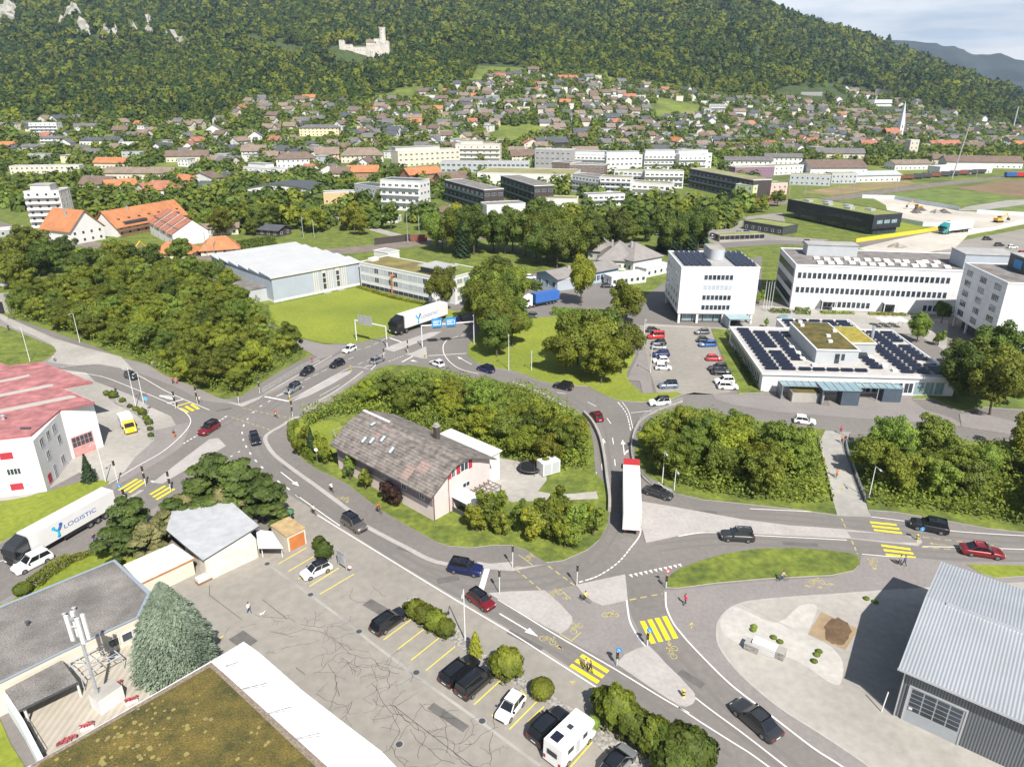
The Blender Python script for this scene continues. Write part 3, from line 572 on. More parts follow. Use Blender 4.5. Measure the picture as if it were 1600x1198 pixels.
# ------------------------------------------------------------- plants
def quads_mesh(name, P, N, size, m, aspect=1.0, updir=None, mats=None, mi=None):
    """leaf clumps: one small bent face per point"""
    n = len(P); N = N/np.maximum(1e-6, np.linalg.norm(N, axis=1, keepdims=True))
    r = nr.normal(size=(n, 3)) if updir is None else updir+nr.normal(size=(n, 3))*.25
    U = np.cross(N, r); U /= np.maximum(1e-6, np.linalg.norm(U, axis=1, keepdims=True)); V = np.cross(N, U)
    s = (size*(.6+.8*nr.rand(n)))[:, None] if np.ndim(size) == 0 else size[:, None]
    a = P-U*s*.5-V*s*.5*aspect; b = P+U*s*.5-V*s*.35*aspect; c = P+U*s*.38+V*s*.5*aspect+N*s*.15; d = P-U*s*.45+V*s*.4*aspect
    v = np.stack([a, b, c, d], 1).reshape(-1, 3)
    me = bpy.data.meshes.new(name); me.vertices.add(4*n); me.vertices.foreach_set('co', v.ravel())
    me.loops.add(4*n); me.loops.foreach_set('vertex_index', np.arange(4*n, dtype=np.int32))
    me.polygons.add(n); me.polygons.foreach_set('loop_start', np.arange(0, 4*n, 4, dtype=np.int32)); me.polygons.foreach_set('loop_total', np.full(n, 4, dtype=np.int32))
    for q in (m if isinstance(m, (list, tuple)) else [m]): me.materials.append(q)
    if mi is not None: me.polygons.foreach_set('material_index', mi)
    me.update(); me.validate(); return me
def sph(n):
    d = nr.normal(size=(n, 3)); return d/np.linalg.norm(d, axis=1, keepdims=True)
def crown_pts(R_, H, zc, n, lobes, lr=(.26, .42), spread=.72, flat=1.0):
    C = sph(lobes)*(nr.rand(lobes)**.45)[:, None]*spread; C[:, 2] *= flat
    C[0] = 0; rad = lr[0]+(lr[1]-lr[0])*nr.rand(lobes); rad[0] = .55
    w = rad**2; L = nr.choice(lobes, n, p=w/w.sum()); D = sph(n); D[:, 2] = np.where(nr.rand(n) < .55, np.abs(D[:, 2]), D[:, 2])
    k = np.where(nr.rand(n) < .78, .74+.42*nr.rand(n), .3+.6*nr.rand(n))
    P = C[L]+D*(rad[L]*k)[:, None]
    P *= np.array([R_, R_, H/2]); P[:, 2] += zc
    return P, D+sph(n)*.55
def trunk_mb(h, r, R_=2, limbs=5, seed=0):
    q = random.Random(seed); mb = MB(); p = Vector((0, 0, 0)); rr = r
    for k in range(4):
        nx = p+Vector((q.uniform(-.15, .15), q.uniform(-.15, .15), h/4)); mb.tube(p, nx, rr, rr*.82, 7, 0, False); p = nx; rr *= .82
    for k in range(limbs):
        a = k*2*math.pi/limbs+q.uniform(-.4, .4); s = Vector((0, 0, h*q.uniform(.55, 1))); e = s+Vector((math.cos(a)*R_*.65, math.sin(a)*R_*.65, R_*q.uniform(.4, .9)))
        m_ = s.lerp(e, .5)+Vector((0, 0, -.15*R_)); mb.tube(s, m_, rr*.6, rr*.4, 5, 0, False); mb.tube(m_, e, rr*.4, rr*.12, 5, 0, False)
    return mb
TM = {}
def leafy(key, seed, R_=3.4, H=7.5, base=1.6, n=4200, leaf=.42, lobes=18, **k):
    nr.seed(seed); P, N = crown_pts(R_, H, base+H/2, n, lobes, **k)
    return (lambda m: quads_mesh('crown', P, N, leaf, m)), trunk_mb(base+H*.45, .22, R_, 6, seed)
def make_kind(key, f, mats):
    cf, tb = f; tm = tb.mesh('trunk', barkm)
    TM[key] = []
    base = cf(mats[0])
    for i, m in enumerate(mats):
        me = base if i == 0 else base.copy()
        if i: me.materials.clear(); me.materials.append(m)
        TM[key].append((me, tm))
MIX = [lf_mid, lf_yel, lf_fresh, lf_dark]
for i in range(6): make_kind('dec%d' % i, leafy('', 10+i, 3.4+.15*i, 6.2+.6*(i % 3), .6, 11000, .21, 30+4*i, lr=(.13, .26), spread=.86), MIX)
for i in range(4): make_kind('big%d' % i, leafy('', 30+i, 5.0, 11, 1.5, 17000, .28, 34+4*i, lr=(.17, .3), spread=.78), MIX)
for i in range(3): make_kind('sap%d' % i, leafy('', 40+i, 2.0, 5.2, .5, 2200, .22, 12, lr=(.2, .36), spread=.8), MIX)
for i in range(4): make_kind('vil%d' % i, leafy('', 50+i, 4.2, 8, 1.2, 520, .95, 12), MIX)
def conifer(seed, H, R_, n, leaf, whorl=.5, power=1.0):
    nr.seed(seed); t = nr.rand(n)**.75; z = H*(1-t)*.96+.25; rr = R_*t**power
    lay = np.floor(z/whorl); ph = nr.rand(n)*2*math.pi; br = .72+.28*np.sin(ph*7+lay*2.3)+.12*np.sin(ph*17+lay)
    k = .35+.65*nr.rand(n)**.5; P = np.stack([np.cos(ph)*rr*br*k, np.sin(ph)*rr*br*k, z-(k*rr)*.28+.12*np.sin(z/whorl*6.28)], 1)
    N = np.stack([np.cos(ph)*.6, np.sin(ph)*.6, np.full(n, .8)], 1)+sph(n)*.4
    return (lambda m: quads_mesh('crown', P, N, leaf, m, 1.5, np.array([0, 0, 1.]))), trunk_mb(H*.85, .18, R_*.3, 0, seed)
make_kind('fir0', conifer(60, 11, 2.6, 3800, .34), [lf_fir, lf_dark]); make_kind('fir1', conifer(61, 7, 1.9, 2600, .26), [lf_fir, lf_dark])
make_kind('vfir', conifer(62, 13, 3.0, 420, 1.1, 1.2), [lf_fir])
def spruce():
    nr.seed(70); n = 50000; t = nr.rand(n); H = 12.2; z = H*(1-t)+.2; prof = 4.1*np.sin(np.clip(t*1.08, 0, 1)*math.pi/2)**.9*(1-.12*np.clip(t-.85, 0, 1)/.15)
    ph = nr.rand(n)*2*math.pi; lump = 1+.05*np.sin(ph*5+z*1.4)+.06*np.sin(ph*13+z*3.1)+.05*np.sin(ph*29-z*5)
    k = np.where(nr.rand(n) < .8, .88+.14*nr.rand(n), .5+.4*nr.rand(n))
    P = np.stack([np.cos(ph)*prof*lump*k, np.sin(ph)*prof*lump*k, z], 1)
    out = np.stack([np.cos(ph), np.sin(ph), np.zeros(n)], 1); dirn = out*.8+np.array([0, 0, -.12])+sph(n)*.5
    N = np.cross(dirn, sph(n)); N += out*.2+np.array([0, 0, .5])
    N /= np.linalg.norm(N, axis=1, keepdims=True); dirn -= N*(dirn*N).sum(1)[:, None]; dirn /= np.linalg.norm(dirn, axis=1, keepdims=True)
    U = np.cross(N, dirn); s = .17*(.6+.8*nr.rand(n))[:, None]; w = s*.36
    v = np.stack([P-U*w, P+U*w, P+dirn*s*1.5+U*w*.3, P+dirn*s*1.5-U*w*.3], 1).reshape(-1, 3)
    mb = bpy.data.meshes.new('crown'); mb.vertices.add(4*n); mb.vertices.foreach_set('co', v.ravel()); mb.loops.add(4*n); mb.loops.foreach_set('vertex_index', np.arange(4*n, dtype=np.int32))
    mb.polygons.add(n); mb.polygons.foreach_set('loop_start', np.arange(0, 4*n, 4, dtype=np.int32)); mb.polygons.foreach_set('loop_total', np.full(n, 4, dtype=np.int32)); mb.materials.append(lf_blue); mb.update()
    return mb
def pine(seed, H, R_, n):
    nr.seed(seed); L = 30; C = np.stack([nr.normal(size=L)*.48, nr.normal(size=L)*.48, nr.rand(L)], 1); C[:, :2] *= (1.15-C[:, 2:]*.8)
    rad = .16+.14*nr.rand(L); li = nr.choice(L, n); D = sph(n); D[:, 2] = np.where(nr.rand(n) < .7, np.abs(D[:, 2]), D[:, 2])
    P = C[li]*np.array([R_, R_, H*.75])+D*np.array([R_, R_, R_*.45])*(rad[li]*(.6+.5*nr.rand(n)))[:, None]*1.3; P[:, 2] += H*.25
    return (lambda m: quads_mesh('crown', P, D+np.array([0, 0, .5])+sph(n)*.5, .22, m, 1.4)), trunk_mb(H*.8, .2, R_*.6, 6, seed)
for i in range(2): make_kind('pine%d' % i, pine(80+i, 6.5, 3.6, 12000), [lf_pine, mat('pine_seed_clusters', (.24, .21, .09), .8, .2, .8, c2=(.08, .105, .025), trans=.2, sc2=1.5)])
def bush(seed, R_, H, n, leaf, lumps=.12):
    nr.seed(seed); D = sph(n); D[:, 2] = np.where(nr.rand(n) < .8, np.abs(D[:, 2]), D[:, 2])
    k = (.86+.16*nr.rand(n))*(1+lumps*np.sin(D[:, 0]*5+seed)*np.cos(D[:, 1]*6)+lumps*.6*np.sin(D[:, 2]*11+D[:, 0]*9))
    P = D*k[:, None]*np.array([R_, R_, H*.55]); P[:, 2] += H*.48
    return (lambda m: quads_mesh('crown', P, D+sph(n)*.5, leaf, m)), trunk_mb(H*.4, .06, R_*.5, 4, seed)
TRN = [0]
def put_tree(key, mi, x, y, z, s, label, cat='tree', group=None, name='deciduous_tree', sz=None, rz=None, part2='trunk'):
    cm_, tm = TM[key][mi % len(TM[key])]
    t = thing(name, label, cat, (x, y, z), rnd.uniform(0, 6.28) if rz is None else rz, group); t.scale = (s, s, s*(sz or rnd.uniform(.88, 1.12)))
    obj('crown', cm_, t); obj(part2, tm, t); TRN[0] += 1; return t
def inpoly(x, y, poly):
    c = False; j = len(poly)-1
    for i in range(len(poly)):
        xi, yi = poly[i]; xj, yj = poly[j]
        if (yi > y) != (yj > y) and x < (xj-xi)*(y-yi)/(yj-yi)+xi: c = not c
        j = i
    return c
KL = [('green', lf_mid), ('yellow green', lf_yel), ('fresh green', lf_fresh), ('dark green', lf_dark)]
def grove(px, spacing, keys, s, mixw, where, group, seed, jit=.45, smin=.7, gap=0, name='deciduous_tree'):
    """individual trees spread over a patch of ground given by its outline"""
    q = random.Random(seed); P = [tuple(PX(x, y)[:2]) for x, y in px]; out = 0
    x0 = min(p[0] for p in P); x1 = max(p[0] for p in P); y0 = min(p[1] for p in P); y1 = max(p[1] for p in P)
    y = y0; row = 0
    while y < y1:
        x = x0+(row % 2)*spacing/2
        while x < x1:
            X = x+q.uniform(-jit, jit)*spacing; Y = y+q.uniform(-jit, jit)*spacing
            if inpoly(X, Y, P) and q.random() >= gap:
                m = q.choices(range(4), mixw)[0]; sc = s*q.uniform(smin, 1.15)
                big = 'broad' if sc > s*.98 else ('small' if sc < s*.82 else 'bushy')
                put_tree(q.choice(keys), m, X, Y, T(X, Y), sc, f'{big} {KL[m][0]} tree {where}', 'tree', group, name); out += 1
            x += spacing
        y += spacing*.87; row += 1
    return out
D6 = ['dec%d' % i for i in range(6)]; B4 = ['big%d' % i for i in range(4)]; V4 = ['vil%d' % i for i in range(4)]; S3 = ['sap%d' % i for i in range(3)]
c = {}
c['woodA'] = grove([(25, 490), (30, 472), (110, 450), (200, 432), (285, 432), (350, 452), (392, 478), (420, 508), (440, 543), (475, 553), (440, 575), (378, 612), (345, 618), (270, 590), (215, 560), (150, 535), (60, 505)], 6.9, D6, 1.06, (6, 3, 3, 1.5), 'in the wood left of the junction', 'wood left of the junction', 1, smin=.8)
c['woodB'] = grove([(500, 672), (520, 652), (560, 632), (620, 620), (700, 628), (770, 642), (830, 654), (880, 682), (908, 708), (918, 738), (860, 740), (800, 722), (740, 705), (690, 682), (640, 660), (590, 652)], 6.0, D6, .92, (5, 4, 4, 1), 'in the thicket behind the brown roofed house', 'thicket behind the house', 2, smin=.72)
c['woodC'] = grove([(1012, 700), (1022, 684), (1060, 668), (1120, 676), (1200, 700), (1255, 718), (1268, 745), (1276, 782), (1230, 782), (1140, 772), (1060, 752), (1018, 728)], 6.4, D6, .98, (6, 3, 3, 1), 'in the grove left of the footbridge path', 'grove left of the footbridge', 3, smin=.72)
c['woodD'] = grove([(1350, 712), (1380, 706), (1480, 708), (1600, 712), (1750, 720), (1750, 825), (1600, 822), (1500, 800), (1420, 792), (1365, 785), (1350, 750)], 6.5, D6, 1.0, (5, 2, 4, 1), 'in the grove right of the footbridge path', 'grove right of the footbridge', 4, smin=.72)
c['tall'] = grove([(736, 548), (772, 560), (806, 548), (808, 500), (800, 465), (782, 448), (758, 462), (742, 510)], 5.8, B4, 1.12, (6, .6, 2, 3), 'in the tall clump beside the junction', 'tall clump beside the junction', 5, jit=.25, smin=.85)
c['lawn'] = grove([(855, 585), (870, 565), (930, 560), (985, 560), (985, 580), (965, 600), (890, 598)], 6.6, B4, 1.12, (6, 2, 0, 2), 'in the round clump on the lawn', 'round clump on the lawn', 6, jit=.2, smin=.9)
c['row'] = grove([(668, 395), (735, 400), (800, 405), (860, 415), (900, 420), (905, 405), (830, 395), (740, 385), (668, 380)], 9.5, B4, 1.65, (4, 3, 1, 4), 'in the tall row behind the mossy roofed office', 'tall row behind the office', 7, jit=.25, smin=.8)
c['right'] = grove([(1480, 640), (1500, 590), (1540, 575), (1620, 590), (1700, 600), (1700, 650), (1560, 650)], 8.5, B4, 1.05, (3, 0, 1, 6), 'beside the solar roofed school', 'trees beside the school', 8, jit=.2, smin=.9)
c['leftup'] = grove([(-60, 470), (-60, 430), (0, 400), (90, 405), (190, 408), (300, 405), (305, 418), (200, 430), (110, 445), (20, 455)], 12, D6, 1.7, (4, 3, 1, 4), 'beyond the wood on the left', 'trees beyond the left wood', 9)
c['rail'] = grove([(330, 375), (400, 370), (520, 362), (600, 372), (600, 362), (480, 345), (380, 340), (320, 350)], 15, D6, 1.6, (4, 4, 2, 2), 'between the grey hall and the railway', 'trees behind the grey hall', 10)
c['rail2'] = grove([(910, 390), (1000, 385), (1030, 378), (1160, 372), (1160, 362), (1000, 366), (910, 372)], 14, D6, 1.7, (4, 3, 2, 3), 'before the railway wall', 'trees before the railway wall', 11)
c['hedgeR'] = grove([(740, 825), (760, 818), (800, 812), (850, 820), (900, 825), (938, 818), (925, 842), (890, 858), (860, 858), (820, 838), (770, 838), (735, 838)], 2.7, S3, 1.12, (3, 4, 5, 0), 'in front of the yard of the brown roofed house', 'shrubs in front of the house yard', 12, smin=.75, name='garden_shrub')
def undergrowth():
    P = []; q = random.Random(77)
    for px, dn in UG:
        W_ = [tuple(G(x, y)) for x, y in px]; x0 = min(p[0] for p in W_); x1 = max(p[0] for p in W_); y0 = min(p[1] for p in W_); y1 = max(p[1] for p in W_)
        for _ in range(int((x1-x0)*(y1-y0)*dn)):
            X = q.uniform(x0, x1); Y = q.uniform(y0, y1)
            if inpoly(X, Y, W_):
                h = 2.3+1.5*noise.noise(Vector((X/3.1, Y/3.1, 2)))+.5*noise.noise(Vector((X, Y, 2))); P.append((X, Y, .15+max(.1, h)*q.random()**.5))
    P = np.array(P); nr.seed(3); me = quads_mesh('undergrowth', P, sph(len(P))*.6+np.array([0, 0, .7]), .3, lf_mid)
    me.materials.append(lf_yel); me.materials.append(lf_fresh); me.polygons.foreach_set('material_index', nr.choice(3, len(P), p=[.6, .15, .25]).astype(np.int32))
    tag(obj('undergrowth', me), 'low green undergrowth filling the ground beneath the groves', 'undergrowth', None, 'stuff')
UG = [([(470, 655), (530, 630), (560, 612), (600, 592), (640, 592), (700, 592), (770, 606), (830, 612), (885, 642), (912, 665), (924, 735), (860, 740), (800, 722), (740, 705), (690, 680), (640, 665), (560, 650), (520, 655), (480, 672)], 14),
 ([(1003, 690), (1010, 668), (1060, 645), (1120, 655), (1200, 680), (1275, 690), (1288, 740), (1300, 790), (1230, 790), (1140, 780), (1060, 762), (1015, 738)], 14), ([(1330, 697), (1370, 697), (1480, 700), (1600, 705), (1750, 710), (1750, 835), (1600, 826), (1500, 808), (1420, 798), (1362, 792), (1347, 750)], 14),
 ([(10, 500), (20, 470), (100, 450), (200, 430), (290, 415), (370, 425), (400, 468), (430, 505), (450, 545), (478, 556), (440, 575), (378, 616), (345, 620), (270, 593), (215, 564), (150, 537), (60, 507)], 7)]
undergrowth()
def T1x(lst, keys, mi, s, label, name='deciduous_tree', cat='tree', group=None, sz=None):
    out = []
    for i, (x, y) in enumerate(lst):
        p = PX(x, y); out.append(put_tree(keys if isinstance(keys, str) else keys[i % len(keys)], mi, p.x, p.y, p.z, s, label, cat, group, name, sz))
    return out
# single trees and shrubs
T1x([(691, 488)], 'big1', 0, .98, 'slender birch at the corner of the mossy roofed office', 'birch_tree', sz=1.35)
T1x([(748, 478)], 'big2', 3, .85, 'dark spreading tree right of the mossy roofed office')
T1x([(908, 478)], 'big2', 1, .95, 'conical olive tree beside the blue container lorry', sz=1.5)
T1x([(978, 505)], 'big0', 0, 1.12, 'round tree left of the white tower block')
T1x([(1432, 535)], 'big3', 2, .68, 'bright green tree between school and white offices')
T1x([(1470, 505)], 'big1', 3, .62, 'dark tree in front of the long white office')
T1x([(1185, 475), (1465, 540)], 'sap1', 2, .9, 'small green tree on the school plaza', group='small plaza trees')
T1x([(1197, 512)], 'sap0', 2, .5, 'small potted tree by the round plaza table')
T1x([(350, 476)], 'big3', 3, .66, 'dark round tree before the grey hall left end')
T1x([(141, 752)], 'fir1', 0, .8, 'small dark fir beside the red roofed workshop', 'fir_tree')
T1x([(488, 707)], 'fir1', 0, .75, 'slim fir in the house garden near the junction', 'fir_tree')
T1x([(470, 712), (478, 690), (500, 716), (512, 726), (503, 700)], S3, 1, .75, 'yellow green garden shrub behind the pavement hedge', 'garden_shrub', 'shrub', 'garden shrubs near the junction')
T1x([(548, 750)], 'sap0', 2, .8, 'light green round shrub along the house wall', 'garden_shrub', 'shrub')
T1x([(572, 765)], 'sap1', 0, .75, 'grey green shrub along the house wall', 'garden_shrub', 'shrub')
for x, y in ((606, 782), (615, 790)): T1x([(x, y)], 'sap2', 0, .8, 'copper leaved shrub along the house wall', 'copper_shrub', 'shrub', 'copper shrubs at the house')
for o in bpy.data.objects:
    if o.name.startswith('copper_shrub') and o.type == 'EMPTY':
        me = o.children[0].data.copy(); me.materials.clear(); me.materials.append(lf_red); o.children[0].data = me
T1x([(1045, 398), (1068, 394), (1090, 390), (925, 404), (955, 396), (870, 420), (845, 415)], B4, 3, 1.5, 'tall dark tree in the belt behind the hipped roof halls', group='tall belt behind the halls')
T1x([(1036, 392), (1052, 398), (1078, 396), (1096, 386), (722, 402), (900, 398)], 'fir0', 0, 1.55, 'tall narrow conifer in the belt behind the hipped roof halls', 'conifer_tree', group='tall belt conifers')
# pines above the white shed
for (x, y, k, m, s) in ((342, 780, 0, 0, 1.3), (380, 788, 1, 0, 1.25), (312, 790, 1, 0, .9), (414, 800, 0, 0, 1.1), (362, 794, 0, 1, .8), (294, 800, 1, 1, .75), (434, 812, 1, 0, .6), (400, 780, 0, 0, 1.0)):
    p = PX(x, y+12); put_tree('pine%d' % k, m, p.x, p.y, 0, s, ('dark green pine' if m == 0 else 'pine full of pale cones')+' behind the grey roofed shed', 'tree', 'pines behind the grey roofed shed', 'pine_tree')
for (x, y, k, m, s) in ((214, 842, 0, 0, 1.05), (238, 856, 1, 1, .85), (200, 862, 0, 0, .7), (258, 830, 1, 1, .7), (278, 812, 0, 0, .7)):
    p = PX(x, y+10); put_tree('pine%d' % k, m, p.x, p.y, 0, s, ('dark green pine' if m == 0 else 'pine full of pale cones')+' beside the truck road', 'tree', 'pines beside the truck road', 'pine_tree')
sp = PX(281, 1052); t = thing('blue_spruce', 'large silver blue spruce in the courtyard beside the car park', 'tree', sp, .3); obj('crown', spruce(), t); part('trunk', trunk_mb(8, .2, 1, 0), barkm, t)
# clipped bushes along the car park
grove(fT3((-40, 1060), (140, 975), (300, 950), (470, 950), (470, 985), (300, 1010), (250, 1050), (100, 1110), (-40, 1130)), 11, V4, 1.0, (4, 2, 4, 1), 'in the car park left of the black office', 'car park trees near the black office', 13, gap=.25)
make_kind('ball', bush(90, 1.0, 1.7, 2600, .13, .05), [lf_mid, lf_fresh]); make_kind('juni', bush(91, 1.0, 2.0, 3400, .15, .2), [lf_mid, lf_dark]); make_kind('cone', conifer(92, 3.4, 1.0, 3200, .14, .3, .6), [lf_gold])
def bsh(x, y, key, mi, s, label, sz=1.0, name='clipped_bush', group=None):
    p = G(x, y); put_tree(key, mi, p.x, p.y, 0, s, label, 'bush', group, name, sz, part2='stem')
for i, (x, y, s) in enumerate(((650, 963, 1.15), (665, 973, 1.25), (681, 983, 1.3), (697, 993, 1.1), (636, 952, .5))): bsh(x, y, 'juni', 0, s, 'juniper bush in the long clump beside the parked estate', 1.0, 'juniper_bush', 'long juniper clump')
bsh(743, 1024, 'cone', 0, .95, 'golden cone shaped conifer on the gravel strip', 1.05, 'golden_conifer')
bsh(792, 1055, 'juni', 0, 1.75, 'round olive juniper behind the black van', .95, 'juniper_bush')
bsh(847, 1087, 'ball', 0, 1.3, 'smooth clipped ball bush behind the white parked car', .95)
for i, (x, y, s, k, m) in enumerate(((945, 1115, 1.4, 'juni', 0), (962, 1130, 1.9, 'juni', 0), (985, 1148, 1.6, 'juni', 0), (1002, 1160, 1.5, 'juni', 1), (1020, 1172, 1.7, 'juni', 0), (925, 1138, .8, 'ball', 1))): bsh(x, y, k, m, s, 'bushy juniper on the bank beside the motorhome', 1.1, 'juniper_bush', 'junipers beside the motorhome')
for x, y, s in ((1040, 1188, 1.7), (1062, 1192, 2.0), (1082, 1200, 2.0), (1050, 1215, 1.8)): bsh(x, y, 'juni', 1, s, 'dense dark green bush at the bottom edge', 1.0, 'dense_bush', 'dense bushes at the bottom edge')
bsh(507, 872, 'juni', 1, 1.15, 'oval dark hedge bush beside the white car with black roof', 1.1); bsh(500, 858, 'juni', 1, .9, 'dark bush top of the parking hedge by the garage', 1.1)
bsh(38, 928, 'ball', 0, 1.1, 'brown green ball bush at the end of the left hedge', .9)
for x, y in fF((345, 555), (350, 540), (628, 700), (640, 670), (650, 655), (870, 410), (910, 425), (440, 590), (470, 610)): bsh(x, y, 'ball', 1, .38, 'low weed tuft on the concrete yard', .6, 'weed_tuft', 'weeds on the concrete yard')
for x, y in fD((385, 858), (645, 835)): bsh(x, y, 'ball', 1, .5, 'leafy plant pot on the terrace', 1.2, 'potted_plant', 'terrace plants')
def hedge(px, w, h, m, label, name='hedge', leaf=.16, dens=60, z=0):
    pts = [Vector(PX(x, y)) for x, y in px]; P = []; N = []; o = pts[0]
    for a, b in zip(pts, pts[1:]):
        L = (b-a).length; d = (b-a).normalized(); s = Vector((-d.y, d.x, 0)); n = int(L*(w+2*h)*dens)
        for _ in range(n):
            t = rnd.random(); r_ = rnd.random()*(w+2*h); bump = .12*math.sin(t*L*2.1)+rnd.uniform(-.1, .1)
            if r_ < h: q = a+d*L*t+s*(w/2+bump)+Vector((0, 0, r_)); nn = s
            elif r_ < h+w: q = a+d*L*t+s*(r_-h-w/2)+Vector((0, 0, h+bump)); nn = Vector((0, 0, 1))
            else: q = a+d*L*t-s*(w/2+bump)+Vector((0, 0, r_-h-w)); nn = -s
            P.append(q-o); N.append(nn)
    P = np.array([tuple(p) for p in P]); N = np.array([tuple(p) for p in N])+sph(len(N))*.5
    me = quads_mesh('hedge', P, N, leaf, m); ob = obj(name, me, None, (o.x, o.y, o.z+z)); tag(ob, label, 'hedge'); return ob
hedge(fD((150, 362), (250, 285), (330, 235)), 1.5, 1.3, lf_mid, 'thick clipped hedge between truck road and gravel roof'); hedge(fD((330, 238), (420, 205), (500, 172)), .9, .8, lf_yel, 'thin sparse hedge continuing along the truck road')
hedge(fG((600, 500), (545, 510), (540, 590), (580, 660), (650, 720), (735, 775)), 1.0, 1.5, lf_mid, 'curved leafy garden hedge along the pavement corner')
hedge(fB((985, 330), (1115, 340)), 1.6, 2.2, lf_fresh, 'clipped bright hedge below the blue container lorry', leaf=.3, dens=22); hedge(fB((1180, 342), (1240, 345)), 1.6, 2.2, lf_fresh, 'short clipped hedge left of the round tree', leaf=.3, dens=22)
hedge(fB((700, 155), (830, 190), (930, 222)), 2.4, 2.6, lf_fresh, 'long clipped hedge along the bend behind the junction', leaf=.35, dens=18)
hedge(fC((425, 318), (515, 322)), 2, .9, lf_mid, 'low hedge with seats before the long white office', leaf=.3, dens=18); hedge(fC((540, 322), (605, 325)), 3, 1.4, lf_dark, 'dark clipped block hedge by the office entrance', leaf=.3, dens=18)
hedge(fC((660, 325), (810, 327)), 1.4, .6, lf_fresh, 'low green planting under the office windows', leaf=.3, dens=18); hedge(fC((880, 330), (1060, 335)), 1.4, .6, lf_yel, 'long yellow green planting under the office windows', leaf=.3, dens=18)
hedge(fC((235, 420), (270, 490), (310, 590), (370, 670)), 1.6, 1.0, lf_dark, 'dark shrub strip along the left wall of the school', leaf=.3, dens=18)
hedge(fJ((830, 350), (1000, 402), (1180, 440)), 1.3, .7, lf_yel, 'yellowish flower hedge in front of the mossy roofed office', leaf=.3, dens=18)
hedge(fJ((130, 180), (300, 150), (420, 130)), 2, 3.5, lf_dark, 'dark evergreen hedge behind the grey hall', leaf=.5, dens=8)
# ------------------------------------------------------------- forest mass on the slope
LINE = [(-900, 186), (0, 184), (30, 190), (110, 186), (200, 192), (330, 195), (372, 165), (395, 155), (530, 152), (560, 160), (640, 138), (665, 133), (735, 128), (742, 112), (790, 108), (900, 116), (1000, 130), (1080, 142), (1130, 150), (1205, 155), (1290, 133), (1345, 143), (1420, 156), (1480, 172), (1540, 186), (1600, 194), (2600, 210)]
LX = [p[0] for p in LINE]; LY = [p[1] for p in LINE]
MEAD = [fT1((1010, 190), (1100, 178), (1210, 168), (1220, 190), (1340, 215), (1470, 235), (1380, 270), (1290, 250), (1230, 215), (1130, 210)), fT1((560, 500), (740, 480), (700, 520), (600, 530)), fT2((30, 470), (200, 450), (280, 410), (400, 400), (400, 440), (300, 465), (100, 480)), fT2((600, 390), (640, 300), (800, 305), (890, 325), (860, 345), (700, 345), (660, 395)), fT3((430, 470), (440, 425), (560, 400), (590, 385), (640, 420), (590, 440), (520, 460)), fT3((640, 410), (700, 390), (740, 420), (800, 455), (760, 470), (700, 440)), fT3((0, 465), (120, 500), (100, 550), (0, 545)), fT2((1480, 450), (1600, 470), (1600, 530), (1480, 560), (1420, 510)), fT2((650, 620), (770, 590), (900, 575), (990, 590), (960, 620), (880, 650), (800, 690), (700, 660)), fT2((820, 440), (890, 440), (880, 465), (820, 460)), fT1((830, 610), (960, 600), (1100, 610), (1080, 640), (880, 650)), fT1((80, 590), (160, 620), (120, 650), (60, 650))]
MBB = [(min(p[0] for p in m), max(p[0] for p in m), min(p[1] for p in m), max(p[1] for p in m)) for m in MEAD]
def in_meadow(px, py):
    for m, b in zip(MEAD, MBB):
        if b[0] <= px <= b[1] and b[2] <= py <= b[3] and inpoly(px, py, m): return True
    return False
CASTLE = PX(572, 86)
def forest():
    q = random.Random(5); C = []; Y = 740.0
    while Y < 2350:
        sp_ = 8.4 if Y < 1300 else (11.5 if Y < 1750 else 14)
        x = -.82*Y-60
        while x < .84*Y+60:
            X = x+q.uniform(-.5, .5)*sp_; Yj = Y+q.uniform(-.5, .5)*sp_; z = T(X, Yj); px, py = proj(X, Yj, z)
            x += sp_
            if px < -260 or px > 1900 or py < -60: continue
            if py > np.interp(px, LX, LY) or in_meadow(px, py): continue
            if (X-CASTLE.x)**2/70**2+(Yj-CASTLE.y+12)**2/34**2 < 1: continue
            r_ = sp_*q.uniform(.42, .68)*(1.25 if q.random() < .12 else 1); C.append((X, Yj, z, r_, q.random()))
        Y += sp_*.9
    C = np.array(C); n = len(C); K = 52
    nr.seed(99); D = sph(n*K).reshape(n, K, 3); D[:, :, 2] = np.abs(D[:, :, 2])*.9+.05
    con = C[:, 4] < .22; rad = C[:, 3][:, None]
    k = .72+.34*nr.rand(n, K)
    H = np.where(con, 2.1, 1.25)[:, None]
    hr = np.where(con[:, None], (1-D[:, :, 2])*1.0+.12, 1.0)
    P = np.stack([C[:, 0][:, None]+D[:, :, 0]*rad*k*hr, C[:, 1][:, None]+D[:, :, 1]*rad*k*hr, C[:, 2][:, None]+rad*1.0+D[:, :, 2]*rad*H*k], 2).reshape(-1, 3)
    size = (rad*.47*(.6+.7*nr.rand(n, K))).reshape(-1)
    tone = nr.rand(n); mi = np.where(con, 1, np.where(tone < .16, 2, np.where(tone < .5, 3, 0))); mi = np.repeat(mi, K).astype(np.int32)
    f1 = mat('forest_conifer', (.045, .075, .020), .9, .1, .012, c2=(.025, .045, .014), spec=.1); f2 = mat('forest_bright', (.15, .18, .028), .85, .1, .012, c2=(.09, .12, .02), trans=.15, spec=.1); f3 = mat('forest_dark', (.060, .098, .018), .85, .1, .012, c2=(.038, .062, .014), trans=.1, spec=.1)
    me = quads_mesh('forest', P, D.reshape(-1, 3)+sph(n*K)*.45, size, [lf_forest, f1, f2, f3], mi=mi)
    o = obj('forest', me); tag(o, 'dense mixed forest covering the long mountain slope', 'forest', None, 'stuff'); print('forest trees', n)
forest()
